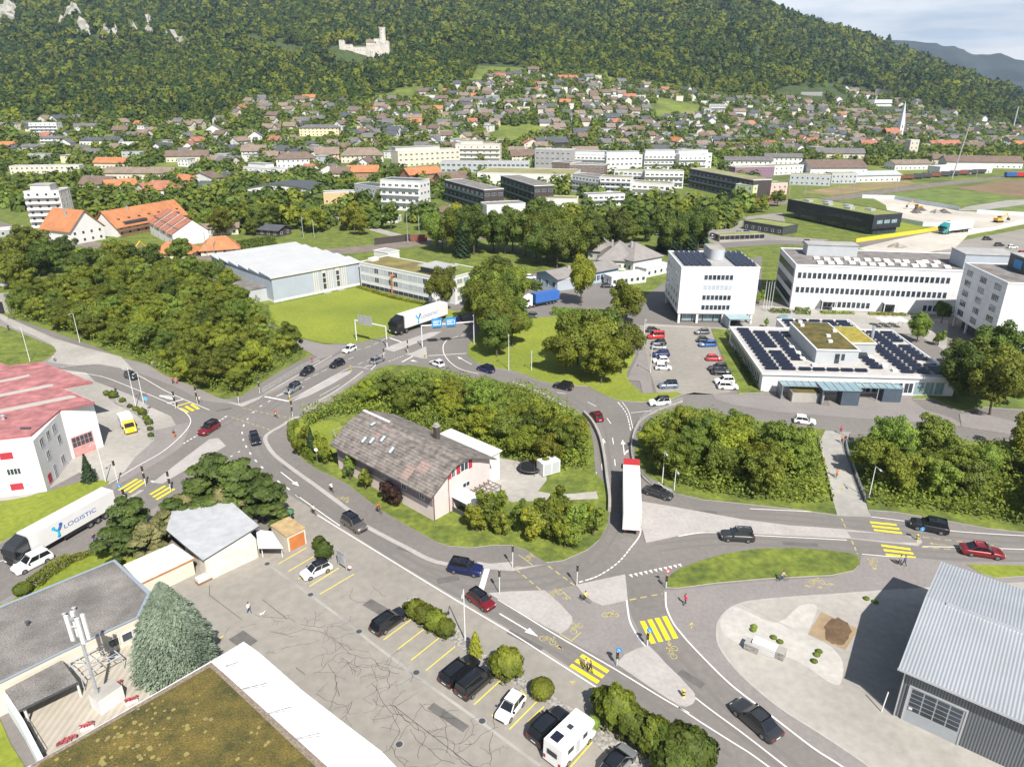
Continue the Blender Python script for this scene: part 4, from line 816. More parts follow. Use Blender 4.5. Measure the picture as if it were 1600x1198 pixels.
# ------------------------------------------------------------- buildings near the junction
WC = {}
def win_mesh(w, h, nx=1, frame_m=None, glass_m=None, ny=1, sill=False):
    k = (round(w, 2), round(h, 2), nx, ny, (frame_m or whitem).name, (glass_m or glass).name, sill)
    if k in WC: return WC[k]
    mb = MB(); t = min(.09, w*.07); f0 = -.06
    mb.box(-w/2, w/2, f0, 0, 0, t); mb.box(-w/2, w/2, f0, 0, h-t, h); mb.box(-w/2, -w/2+t, f0, 0, t, h-t); mb.box(w/2-t, w/2, f0, 0, t, h-t)
    for i in range(1, nx): x = -w/2+w*i/nx; mb.box(x-t*.5, x+t*.5, f0+.005, 0, t, h-t)
    for i in range(1, ny): z = h*i/ny; mb.box(-w/2+t, w/2-t, f0+.01, 0, z-t*.4, z+t*.4)
    mb.add([(-w/2+t, -.02, t), (w/2-t, -.02, t), (w/2-t, -.02, h-t), (-w/2+t, -.02, h-t)], [(0, 1, 2, 3)], 1)
    if sill: mb.box(-w/2-.06, w/2+.06, -.14, 0, -.06, 0)
    WC[k] = mb.mesh('window', [frame_m or whitem, glass_m or glass]); return WC[k]
def put_win(parent, face, u, z, me, w, d, name='window', off=0):
    if face == 'F': loc, r = (u, -off, z), 0
    elif face == 'R': loc, r = (w+off, u, z), math.pi/2
    elif face == 'B': loc, r = (w-u, d+off, z), math.pi
    else: loc, r = (-off, d-u, z), -math.pi/2
    return obj(name, me, parent, loc, r)
def block(t, w, d, h, m, z0=0, x=0, y=0, name='wall'):
    mb = MB(); mb.box(x, x+w, y, y+d, z0, h); return part(name, mb, m, t)
def flatroof_on(t, w, d, h, top=flatroof, edge=whitem, x=0, y=0, p=.35, over=.12, name='roof'):
    mb = MB(); e = over; b = .35
    for a in ((x-e, x+w+e, y-e, y+b-e), (x-e, x+w+e, y+d-b+e, y+d+e), (x-e, x+b-e, y+b-e, y+d-b+e), (x+w-b+e, x+w+e, y+b-e, y+d-b+e)): mb.box(*a, h+.003, h+p, 1)
    mb.box(x+b-e, x+w-b+e, y+b-e, y+d-b+e, h+.003, h+p*.45, 0)
    return part(name, mb, [top, edge], t)
def gable(t, w, d, h, rise, m, over=.6, axis='x', th=.18, x=0, y=0, gm=None, name='roof', hipf=0.0):
    """gable roof, ridge along axis; gable triangles go with the wall"""
    mb = MB(); e = over
    L, Wd = (w, d) if axis == 'x' else (d, w); k = rise/(Wd/2)
    def P(a, b, z): return (x+a, y+b, z) if axis == 'x' else (x+b, y+a, z)
    zl = h-e*k; hp = hipf*Wd/2; zr = h+rise
    for s in (0, 1):
        b0 = -e if s == 0 else Wd+e; bm = Wd/2
        q = [P(-e, b0, zl), P(L+e, b0, zl), P(L+e-hp, bm, zr), P(-e+hp, bm, zr)]
        q2 = [(p[0], p[1], p[2]+th) for p in q]
        flip = (s == 0) == (axis == 'x')
        f = [(4, 5, 6, 7), (3, 2, 1, 0), (0, 1, 5, 4), (1, 2, 6, 5), (3, 0, 4, 7)]
        if not flip: f = [tuple(reversed(g)) for g in f]
        mb.add(q+q2, f)
    if hp:
        for a0, a1 in ((-e, -e+hp), (L+e, L+e-hp)): mb.add([P(a0, -e, zl+th), P(a0, Wd+e, zl+th), P(a1, Wd/2, zr+th)], [(0, 1, 2)])
    r = part(name, mb, m, t)
    if gm and not hp:
        g = MB()
        for a in (0, L): g.add([P(a, 0, h), P(a, Wd, h), P(a, Wd/2, zr-.02)], [(0, 1, 2)] if (a == 0) != (axis == 'x') else [(2, 1, 0)])
        part('gable_wall', g, gm, t)
    return r
def wface(t, face, w, d, zs, n, ww, wh, me, u0=None, u1=None, name='window'):
    L = w if face in 'FB' else d; a = u0 if u0 is not None else ww; b = u1 if u1 is not None else L-ww
    for z in zs:
        for i in range(n): put_win(t, face, a+(b-a)*(i+.5)/n, z, me, w, d, name)
wallpanel = mat('white_panel_wall', (.66, .66, .67), .6, .05, .3, coord='obj')
ribgrey = mat('ribbed_grey_roof', (.40, .42, .45), .45, .05, .15, metal=.25, stripe=('X', .95, .3)); ribwall = mat('ribbed_dark_wall', (.15, .165, .18), .5, .05, .2, metal=.2, stripe=('X', 1.2, .5))
# --- white tower block
def tower():
    w, d, h = 21.5, 21.7, 16.0
    t = thing('tower_block', 'white cube shaped tower block with solar panels on its flat roof', 'office building', G(1057, 505), R(-2))
    block(t, w, d, h, wallpanel, 2.9)
    cl = MB()
    for z in np.arange(4.1, 16, 1.2):
        cl.box(-.012, w+.012, -.012, d+.012, z, z+.03)
    part('wall_joint', cl, lgreyw, t)
    mb = MB(); mb.box(1.2, w-1.2, 1.5, d-1.2, 0, 2.9); part('ground_floor', mb, dgrey, t)
    for i, x in enumerate((.6, 5.7, 12.9, 20.9)):
        for y in (.5, d-.5): mb = MB(); mb.box(x-.3, x+.3, y-.3, y+.3, 0, 2.9); part('pillar', mb, white, t)
    gm = win_mesh(2.6, 2.3, 2, alu, glassb)
    for i in range(6): put_win(t, 'F', 3+i*3, .4, gm, w, d, 'window', -1.49)
    me = win_mesh(1.08, 1.5, 1); ml = win_mesh(2.0, 1.4, 2)
    for k, z in enumerate((4.0, 6.85, 9.7, 12.6)):
        mm = win_mesh(1.08, 1.5, 1, whitem, blind) if k == 2 else me
        for i in range(7): put_win(t, 'F', 7.0+i*1.16, z, mm, w, d)
        for i in range(5): put_win(t, 'L', 3+i*3.9, z, ml, w, d)
        for i in range(5): put_win(t, 'R', 3+i*3.9, z, ml, w, d)
    flatroof_on(t, w, d, h, flatroof, whitem)
    mb = MB(); n = 20; mb.prism([(12+2.2*math.cos(a), 11+2.2*math.sin(a)) for a in np.linspace(-math.pi, 0, 12)]+[(14.2, 18), (9.8, 18)], h+.2, h+3.2, 0, 1); part('stair_tower', mb, [lgreyw, conc], t)
    for bx, nx in ((1.2, 3), (5.8, 2), (15.2, 4)):
        for i in range(nx):
            for j in range(5):
                mb = MB(); x0 = bx+i*1.5; y0 = 1.4+j*3.7; mb.add([(x0, y0, h+.45), (x0+1.35, y0, h+.45), (x0+1.35, y0+3.4, h+.8), (x0, y0+3.4, h+.8)], [(0, 1, 2, 3)]); part('solar_panel', mb, solarm, t)
tower()
# --- long white office
def longoffice():
    w, d, h = 62, 25.5, 13.0
    t = thing('office_building', 'long white three storey office with rooflights on its flat roof', 'office building', G(*fC((515, 300))[0]), R(-9.5))
    block(t, w, d, h, wallpanel)
    me = win_mesh(1.16, 1.9, 1)
    for z, n in ((4.9, 30), (9.3, 30)):
        for i in range(n): put_win(t, 'F', 1.4+i*1.42, z, me, w, d)
    for i in range(10): put_win(t, 'F', 10+i*1.35, .8, me, w, d)
    for i in range(8): put_win(t, 'F', 38+i*1.4, .8, me, w, d)
    band = win_mesh(2.7, 2.3, 3, dgrey, glass)
    for z in (1, 5, 9.3):
        for i in range(8): put_win(t, 'L', 2.2+i*2.9, z, band, w, d)
    flatroof_on(t, w, d, h, gravelroof, whitem, p=.5)
    for x0, x1 in ((8.5, 12.5), (26, 30)):
        mb = MB(); mb.box(x0, x1, -2.2, 0, 3, 3.25, 0); mb.box(x0+.1, x0+.3, -2.1, -1.9, 0, 3); mb.box(x1-.3, x1-.1, -2.1, -1.9, 0, 3); mb.box(x0+.3, x1-.3, -.05, 0, 0, 2.9, 1); part('entrance_canopy', mb, [whitem, glass], t)
    mb = MB(); mb.box(6, 21, 15, 21, h+.2, h+3.6, 0); mb.box(5.8, 21.2, 14.8, 21.2, h+3.6, h+3.8, 1); part('roof_plant_room', mb, [lgreyw, flatroof], t)
    mb = MB(); mb.box(47, 61, 3, 13, h+.2, h+4.4, 0); mb.box(46.8, 61.2, 2.8, 13.2, h+4.4, h+4.6, 1); part('roof_plant_room', mb, [greyw, flatroof], t)
    q = random.Random(4)
    for i in range(26):
        x = 7+(i % 13)*2.9+q.uniform(-.5, .5); y = 3.5+(i//13)*5.5+q.uniform(-1, 1)
        mb = MB(); mb.box(x, x+1.7, y, y+1.7, h+.2, h+.55); mb.add([(x, y, h+.55), (x+1.7, y, h+.55), (x+1.7, y+1.7, h+.9), (x, y+1.7, h+.9)], [(0, 1, 2, 3)]); mb.add([(x+1.7, y, h+.55), (x+1.7, y+1.7, h+.55), (x+1.7, y+1.7, h+.9)], [(0, 1, 2)]); part('rooflight', mb, white, t)
longoffice()
# --- right office on pillars
def rightoffice():
    w, d, h = 34, 22.3, 17.5
    t = thing('office_building', 'white five storey office on pillars at the right edge', 'office building', (121.3, 168.6), R(-7))
    block(t, w, d, h, wallpanel, 3)
    mb = MB(); mb.box(2, w-2, 2, d-2, 0, 3); part('ground_floor', mb, dgrey, t)
    for x in (.6, 8, 16, 24):
        for y in (.6, d/3, 2*d/3, d-.6): mb = MB(); mb.box(x-.25, x+.25, y-.25, y+.25, 0, 3); part('pillar', mb, white, t)
    fr = mat('window_surround', (.62, .64, .66), .5, .03, 1)
    me = win_mesh(3.3, 1.75, 4, fr, glass)
    for c_ in range(3):
        for k in range(5 if c_ != 9 else 4):
            z = 3.8+k*2.75; put_win(t, 'L', 3.8+c_*7.3, z, me, w, d)
    for z in np.arange(4.1, 17.5, 1.2):
        mb = MB(); mb.box(-.012, w+.012, -.012, d+.012, z-.02, z+.01); part('wall_joint', mb, lgreyw, t)
    flatroof_on(t, w, d, h, gravelroof, whitem)
    mb = MB(); mb.box(8.5, 24, 9, 18, h+.2, h+4, 0); mb.box(8.4, 24.1, 8.9, 18.1, h+4, h+4.25, 1); part('roof_plant_room', mb, [dgrey, flatroof], t)
    mb = MB(); mb.box(8.36, 8.48, 11.5, 15.2, h+1.0, h+3.2); s = part('roof_sign', mb, bluesign, t); tag(s, 'blue roof sign panel', None)
rightoffice()
# --- solar roofed school
def school():
    z = 4.0; o = G(*fC((380, 685))[0]); rot = R(-4.2)
    t = thing('school_building', 'low white school with rows of solar panels on the roof', 'school', o, rot)
    w, d = 40.5, 33
    block(t, w, d, z, wallpanel); flatroof_on(t, w, d, z, mat('school_roof', (.44, .42, .40), .9, .06, .3, sc2=1), whitem, p=.4, over=.35)
    mb = MB(); mb.box(14, 33, d+.4, d+8.5, 0, z); part('wall', mb, wallpanel, t); flatroof_on(t, 19, 8.1, z, MT['school_roof'], whitem, 14, d+.4)
    me = win_mesh(1.0, 2.1, 1, alu, glass)
    for i in range(22): put_win(t, 'L', 2+i*1.35, 1.2, me, w, d)
    m2 = win_mesh(1.9, 2.4, 2, whitem, glass)
    for i in range(6): put_win(t, 'F', 20+i*2.2, .5, m2, w, d)
    for i in range(3): put_win(t, 'F', 33.2+i*2.1, .3, win_mesh(1.9, 2.9, 2, alu, glassb), w, d)
    # penthouse with moss
    mb = MB(); mb.box(13.3, 22.5, 7.5, 28, z+.2, z+3.2, 0, ); part('roof_storey', mb, lgreyw, t)
    mb = MB(); mb.box(13.1, 22.7, 7.3, 28.2, z+3.2, z+3.5, 0); mb.box(13.5, 22.3, 7.7, 27.8, z+3.5, z+3.58, 1); part('moss_roof', mb, [whitem, moss], t)
    mb = MB(); mb.box(22.7, 29, 14.5, 27, z+.2, z+2.6, 0); part('roof_storey', mb, lgreyw, t)
    mb = MB(); mb.box(22.75, 29.2, 14.3, 27.2, z+2.6, z+2.9, 0); mb.box(23, 28.9, 14.7, 26.8, z+2.9, z+2.97, 1); part('moss_roof', mb, [whitem, mossy], t)
    for x, y in ((15, 27), (17.3, 12), (18.2, 16), (21, 20), (14.6, 24)): mb = MB(); mb.box(x, x+.9, y, y+.9, z+3.58, z+4.1); part('roof_vent', mb, white, t)
    mb = MB(); mb.box(17.5, 18.5, 7.42, 7.5, z+.3, z+2.5); mb.box(18.9, 19.6, 7.42, 7.5, z+1, z+2.5); part('window', mb, glass, t)
    mb = MB(); mb.tube((32.5, 25, z), (32.5, 25, z+3.8), .35, n=12); part('flue', mb, alu, t)
    q = random.Random(8); n = 0
    def sp(x, y, ww=2.2, dd=1.25):
        mb = MB(); mb.add([(x, y, z+.42), (x+ww, y, z+.42), (x+ww, y+dd, z+.7), (x, y+dd, z+.7)], [(0, 1, 2, 3)]); mb.add([(x, y+dd, z+.7), (x+ww, y+dd, z+.7), (x+ww, y+dd, z+.25), (x, y+dd, z+.25)], [(0, 1, 2, 3)], 1); part('solar_panel', mb, [solarm, alu], t)
    for j in range(14):
        y = 2.2+j*2.15
        for x in ((1.2, 4.8) if j % 7 != 6 else (1.2,)): sp(x, y, 2.9)
        if 3 <= j <= 12: sp(8.6, y, 2.6)
        if j >= 11: sp(11.6, y) if j < 13 else None
        for x in (30.2, 33.6, 37): 
            if not (x > 36 and j in (3, 9)): sp(x, y, 2.7)
        if j in (1, 2, 3, 4, 5): sp(24.5, y, 2.6)
        if j in (0,): 
            for x in (8.5, 11.5, 14.5, 17.5, 20.5): sp(x, y, 2.5)
    for j in range(3):
        for x in (15, 18.5, 22, 25.5, 29): sp(x, d+1.6+j*2.2, 2.8) if not (j == 1 and x == 22) else None
    for x, y in ((10.5, 17), (10.8, 13), (10.6, 9), (26.5, 11), (27.5, 6), (12, 5), (28.5, 3)): mb = MB(); mb.box(x, x+1.1, y, y+1.1, z+.2, z+.7); part('roof_vent', mb, white, t)
    return t
school()
def canopy():
    o = G(*fC((480, 735))[0]); a = R(-4.2)
    t = thing('glass_canopy', 'blue green glass canopy over the school bicycle shed', 'canopy', o, a)
    mb = MB(); mb.box(0, 25, 1.5, 4.2, 3.1, 3.25); r = part('glass_roof', mb, glassb, t)
    mb = MB(); mb.box(7.5, 15.4, -1.2, 3.2, 3.4, 3.55); r = part('glass_roof', mb, glassb, t)
    mb = MB()
    for x in np.arange(0, 25.1, 1.55): mb.box(x-.05, x+.05, 1.4, 4.3, 3.26, 3.38)
    for x in np.arange(7.5, 15.5, 1.58): mb.box(x-.06, x+.06, -1.3, 3.3, 3.56, 3.68)
    for x in (.3, 8, 15, 20, 24.6): mb.tube((x, 1.8, 0), (x, 1.8, 3.1), .09)
    part('steel_frame', mb, alu, t)
    bl = mat('blue_grey_cladding', (.075, .10, .135), .4, .08, 1, stripe=('X', 1, .3))
    mb = MB(); mb.box(11.6, 15.2, -1, 1.6, 0, 3.3); part('shed_box', mb, bl, t)
    mb = MB(); mb.box(21, 24.8, 1.5, 4, 0, 3.0); part('shed_box', mb, bl, t)
    mb = MB(); mb.box(-.1, .1, 1.5, 4.4, 0, 3.0); mb.box(7.6, 7.8, -1, 1.6, 0, 3.3); part('side_wall', mb, bl, t)
    u = thing('concrete_shelter', 'concrete shelter with mossy top beside the glass canopy', 'shelter', G(*fC((523, 735))[0]), a)
    mb = MB(); mb.box(0, 6.6, 0, 3.4, 0, 2.1, 0); part('wall', mb, conc, u); mb = MB(); mb.box(.2, 6.4, .2, 3.2, 2.1, 2.2); part('moss_roof', mb, moss, u)
    mb = MB(); mb.box(5.4, 5.7, -.02, 0, 1.1, 1.4); part('round_sign', mb, bluesign, u)
    v = thing('glass_canopy', 'small square glass canopy behind the school corner', 'canopy', G(*fC((232, 400))[0]), R(0))
    mb = MB(); mb.box(0, 6, 0, 5.5, 2.8, 3.0); part('glass_roof', mb, glassb, v)
    mb = MB(); [mb.tube((x, y, 0), (x, y, 2.8), .08) for x in (.2, 5.8) for y in (.2, 5.3)]; mb.box(0, .1, 0, 5.5, 0, 2.6); part('steel_frame', mb, greyw, v)
canopy()
# --- grey hall with saw-tooth roof
def hall():
    w, d, h = 32.3, 43.5, 7.8
    t = thing('industrial_hall', 'grey hall with white saw tooth roof behind the green lawn', 'industrial hall', (-74.5, 214), R(45))
    lb = mat('blue_grey_panel', (.36, .40, .46), .6, .03, .3)
    block(t, w, d, h, lb, .7); mb = MB(); mb.box(-.06, w+.06, -.06, d+.06, 0, .7); part('plinth', mb, white, t)
    n = 6; step = d/n; mb = MB()
    for k in range(n):
        y0 = k*step; y1 = y0+step
        v = [(-.4, y0-(.4 if k == 0 else 0), h+.1), (w+.4, y0-(.4 if k == 0 else 0), h+.1), (w+.4, y1, h+1.0), (-.4, y1, h+1.0), (-.4, y1, h+.1), (w+.4, y1, h+.1)]
        mb.add(v, [(0, 1, 2, 3), (3, 2, 5, 4)], 0); mb.add(v, [(0, 3, 4), (1, 5, 2)], 1)
    part('saw_tooth_roof', mb, [mat('white_sheet_roof', (.47, .475, .48), .5, .04, .2, stripe=('X', .25, .08)), mat('roof_end', (.20, .24, .29), .5, .05, 1)], t)
    mb = MB(); mb.box(-.5, w+.5, -.5, 0, h-.1, h+.12); part('gutter', mb, cream, t)
    for c0 in (15.2, 20.6, 25.7):
        for k in range(3): mb = MB(); x = c0-.9+k*.75; mb.box(x, x+.28, -.09, 0, .7, h-.1); part('pilaster', mb, cream, t)
    for x in (18.2, 23.3):
        mb = MB(); mb.box(x-.75, x+.75, -.1, 0, .5, 7.4, 0); mb.box(x-.55, x+.55, -.13, -.1, 1.1, 6.4, 1)
        for z in (2.9, 4.8): mb.box(x-.6, x+.6, -.16, -.13, z, z+.25, 0)
        part('window', mb, [cream, glass], t)
        mb = MB(); mb.box(x-1.3, x+1.3, -2.2, -.2, 0, .15); part('doorstep', mb, conc, t)
    mb = MB(); mb.box(-6, -.1, 4, d-2, 0, 4.2, 0); mb.box(-6.2, 0, 3.8, d-1.8, 4.2, 4.4, 1); part('side_annex', mb, [lgreyw, gravelroof], t)
hall()
def mossoffice():
    t = thing('office_building', 'two storey office with brown mossy flat roof and blind bands', 'office building', (-51.3, 234.2), R(-38))
    w, d, h = 33, 12.5, 8.2
    block(t, w, d, h, wallpanel)
    me = win_mesh(2.1, 1.75, 2, lgreyw, blind); mg = win_mesh(2.1, 1.75, 2, lgreyw, glass)
    for z in (2.6, 5.6):
        for i in range(14): put_win(t, 'F', 1.5+i*2.25, z, mg if i in (3, 6, 7, 13) else me, w, d)
    for i in range(14): put_win(t, 'F', 1.5+i*2.25, .2, win_mesh(2.1, 1.2, 2, dgrey, glass), w, d)
    flatroof_on(t, w, d, h, sedum, whitem)
    mb = MB(); mb.box(w-6, w+2.5, 2, 9, h+.1, h+2.3, 0); mb.box(w-6.8, w+3.2, 1.2, 9.8, h+2.3, h+2.5, 1); part('roof_plant_room', mb, [dgrey, flatroof], t)
    mb = MB(); mb.box(1, 3, 3, 6, h+.2, h+1.2); part('roof_vent', mb, white, t)
    u = thing('office_building', 'white office wing with green roof behind the birch', 'office building', (-17.6, 211.7), R(50))
    w, d, h = 13, 12, 8.6
    block(u, w, d, h, wallpanel); flatroof_on(u, w, d, h, mat('green_sedum', (.17, .21, .04), .95, .2, .3), whitem)
    for z in (1.0, 3.6, 6.2):
        for i in range(4): put_win(u, 'F', 2.2+i*2.9, z, win_mesh(2.5, 1.6, 2, mat('yellow_frame', (.75, .62, .2), .6, .05, 1), glassb), w, d)
        for i in range(2): put_win(u, 'L', 3+i*5, z, me, w, d)
    v = thing('plant_building', 'small white block between the grey hall and railway', 'building', PX(585, 408), R(-38)); block(v, 8, 6, 4, white); flatroof_on(v, 8, 6, 4)
mossoffice()
# --- corrugated warehouse, lower right
def warehouse():
    w, d, h = 42, 21.6, 6.4; rise = 1.7
    t = thing('warehouse', 'grey corrugated metal warehouse with sectional doors, lower right corner', 'warehouse', (39.9, 55.2), R(-39))
    block(t, w, d, h, ribwall)
    mb = MB()
    for x in (0, w): mb.add([(x, 0, h), (x, d, h), (x, d/2, h+rise)], [(0, 1, 2)] if x == 0 else [(2, 1, 0)])
    part('gable_wall', mb, ribwall, t)
    r = gable(t, w, d, h, rise, ribgrey, .55, 'x', .12)
    mb = MB(); mb.box(1.5, w+.5, d/2-.18, d/2+.18, h+rise+.1, h+rise+.28); part('ridge_cap', mb, alu, t)
    mb = MB(); mb.box(-.6, w+.6, -.75, -.55, h-.12, h+.05); mb.tube((.1, -.15, 0), (.1, -.15, h-.2), .07); part('gutter', mb, alu, t)
    for x0 in (.9, 12.2, 23.5):
        s = MB(); s.box(x0, x0+4.9, -.1, -.003, 0, 4.5, 0)
        dd = part('sectional_door', s, [mat('door_grey', (.33, .35, .37), .5, .03, 1)], t)
        q = MB()
        for i in range(4):
            for j in range(5): q.box(x0+.2+i*1.15, x0+.2+i*1.15+1.02, -.13, -.1, 1.65+j*.56, 1.65+j*.56+.44)
        part('door_glazing', q, glass, dd)
        q = MB(); q.box(x0-.15, x0, -.16, 0, 0, 4.65); q.box(x0+4.9, x0+5.05, -.16, 0, 0, 4.65); q.box(x0, x0+4.9, -.16, 0, 4.5, 4.65); part('door_frame', q, alu, dd)
    q = MB(); q.box(12.3-10.9, 1.75, -.15, -.13, 1.75, 2.05) if 0 else q.box(1.15, 1.5, -.155, -.135, 1.75, 2.05); part('notice', q, white, t)
warehouse()
# --- brown roofed house in the middle
def house():
    w, d, h = 12.4, 24.5, 5.7
    t = thing('farmhouse', 'pink walled house with weathered brown tiled roof and skylights', 'house', (-11.9, 91.4), R(48))
    pk = mat('pinkish_wall', (.62, .52, .50), .85, .05, .3); ml = mat('mauve_eave_shade', (.26, .20, .24), .8, .1, 1, stripe=('Y', 1.2, .15))
    mb = MB(); mb.box(0, w, 0, d, 0, 2.7, 0); part('wall', mb, pk, t)
    mb = MB(); mb.box(.004, w-.004, .004, d, 2.7, h, 0); part('wall', mb, pk, t)
    mb = MB(); mb.box(-.07, -.003, .05, d, 2.6, h); part('eave_shade', mb, ml, t)  # mauve sheet on the upper wall: the eave's shadow painted as colour
    prof = [(-1.3, 5.0), (.6, 6.25), (3.4, 8.05), (6.2, 8.75), (9.4, 7.5), (12.4, 6.0), (12.9, 5.8)]
    tile = mat('weathered_tiles', (.23, .20, .18), .9, .15, .9, c2=(.09, .08, .072), sc2=5, stripe=('Z', 1.1, .25), bump=.4)
    mb = MB(); y0, y1 = -1.1, d+.1; q = random.Random(2)
    for (a, za), (b, zb) in zip(prof, prof[1:]):
        mb.add([(a, y0, za), (a, y1, za), (b, y1, zb), (b, y0, zb), (a, y0, za+.22), (a, y1, za+.22), (b, y1, zb+.22), (b, y0, zb+.22)], [(4, 7, 6, 5), (0, 1, 2, 3), (0, 3, 7, 4), (1, 5, 6, 2)])
    mb.add([(prof[0][0], y0, prof[0][1]), (prof[0][0], y1, prof[0][1]), (prof[0][0], y1, prof[0][1]+.22), (prof[0][0], y0, prof[0][1]+.22)], [(0, 3, 2, 1)])
    rf = part('roof', mb, tile, t)
    # patches of newer tiles
    mb = MB()
    def rp(x, y): return np.interp(x, [p[0] for p in prof], [p[1] for p in prof])+.24
    for (xa, xb, ya, yb) in ((1.0, 2.6, 2.8, 5.0), (3.2, 5.0, 15.2, 17.4), (-.8, 1.2, 5, 6.6), (2.2, 3.3, 16, 17)):
        mb.add([(xa, ya, rp(xa, 0)), (xa, yb, rp(xa, 0)), (xb, yb, rp(xb, 0)), (xb, ya, rp(xb, 0))], [(3, 2, 1, 0)])
    part('tile_patch', mb, mat('new_tiles', (.30, .215, .19), .9, .1, 2, stripe=('Z', 1.1, .2)), rf)
    mb = MB(); mb.box(6.0, 6.45, 17.5, 24.6, 8.95, 9.1); part('ridge_cap', mb, white, rf)
    for x, y in ((1.3, 11.3), (2.2, 14.6), (1.3, 16.4), (.9, 18.0), (3.8, 19.2)):
        z0 = rp(x, 0); z1 = rp(x+1.15, 0)
        mb = MB(); mb.add([(x, y, z0+.08), (x+1.15, y, z1+.08), (x+1.15, y+.8, z1+.08), (x, y+.8, z0+.08)], [(0, 1, 2, 3)], 0)
        mb.add([(x+.1, y+.1, z0+.14+.04), (x+1.05, y+.1, z1+.1-.02), (x+1.05, y+.7, z1+.1-.02), (x+.1, y+.7, z0+.14+.04)], [(0, 1, 2, 3)], 1); part('skylight', mb, [dgrey, mat('sky_glass', (.45, .55, .62), .15, .05, 1)], rf)
    mb = MB(); mb.box(8.3, 9.1, 8, 8.8, 7.5, 10.2); ch = part('chimney', mb, mat('dark_brick', (.07, .055, .05), .9, .2, 3), rf); mb = MB(); mb.box(8.2, 9.2, 7.9, 8.9, 10.2, 10.35); mb.box(8.35, 9.05, 8.05, 8.75, 10.35, 10.7); part('chimney_cap', mb, conc, ch)
    mb = MB(); mb.add([(0, 0, h), (w, 0, h), (12.2, 0, 6.1), (9.4, 0, 7.4), (6.2, 0, 8.65), (3.4, 0, 7.95), (.6, 0, 6.15), (0, 0, 5.7)], [tuple(range(8))]); part('gable_wall', mb, pk, t)
    for u, z, ww, wh in ((4.3, 5.9, .7, 1.3), (6.7, 6.0, 1.7, 1.5), (7.0, 3.0, 1.6, .9)): put_win(t, 'F', u, z, win_mesh(ww, wh, 2), w, d)
    for u, z in ((3.5, 5.9), (5.4, 6.0), (8.0, 6.0)): mb = MB(); mb.box(u-.35, u+.35, -.09, 0, z, z+1.4); part('shutter', mb, redsh, t)
    for y in (2.4, 6.6, 11.5, 20.5): put_win(t, 'L', d-y, 3.0, win_mesh(1.1, 1.2, 2), w, d, off=.08)
    mb = MB(); mb.tube((.05, -.12, 0), (.05, -.12, 5), .09); mb.tube((3.2, -.12, 0), (3.2, -.12, 6.5), .05); part('downpipe', mb, mat('copper_pipe', (.16, .10, .08), .5, .1, 1), t)
    # white rear annex with flat roof panels
    mb = MB(); mb.box(w+.01, w+3.6, 1.2, 13.5, 0, 5.3); part('annex', mb, white, t)
    for k in range(3): mb = MB(); mb.box(w+.9, w+4.0, .9+k*4.2, 4.9+k*4.2, 5.32, 5.5); part('annex_roof', mb, white, t)
    # barrel roofed porch of metal with the yellow door
    mb = MB(); n = 8
    for k in range(n):
        a0 = math.pi*k/n; a1 = math.pi*(k+1)/n; x0, z0 = 5.3-1.5*math.cos(a0), 2.6+.9*math.sin(a0); x1, z1 = 5.3-1.5*math.cos(a1), 2.6+.9*math.sin(a1)
        mb.add([(x0, -6.3, z0), (x1, -6.3, z1), (x1, -.02, z1), (x0, -.02, z0)], [(0, 1, 2, 3)])
    pr = thing('porch', 'metal barrel roofed porch with yellow side door at the house', 'porch', (-11.9, 91.4), R(48)); part('porch_roof', mb, whitem, pr, 60)
    mb = MB(); mb.box(3.8, 3.9, -6.2, -.1, 0, .9); [mb.tube((x, y, 0), (x, y, 2.6), .05) for x in (3.85, 6.75) for y in (-6.2, -3.1, -.3)]; part('porch_frame', mb, dgrey, pr)
    mb = MB(); mb.box(6.8, 6.9, -6.2, -4.6, 0, 2.5); dr = part('door', mb, mat('yellow_door', (.80, .52, .03), .5, .05, 1), pr); mb = MB(); mb.box(6.9, 6.93, -5.8, -5.0, 1.5, 2.2); part('door_window', mb, glass, dr)
    mb = MB(); mb.box(6.95, 7.05, -4.4, -.3, 0, 2.0); part('side_panel', mb, greyw, pr)
house()
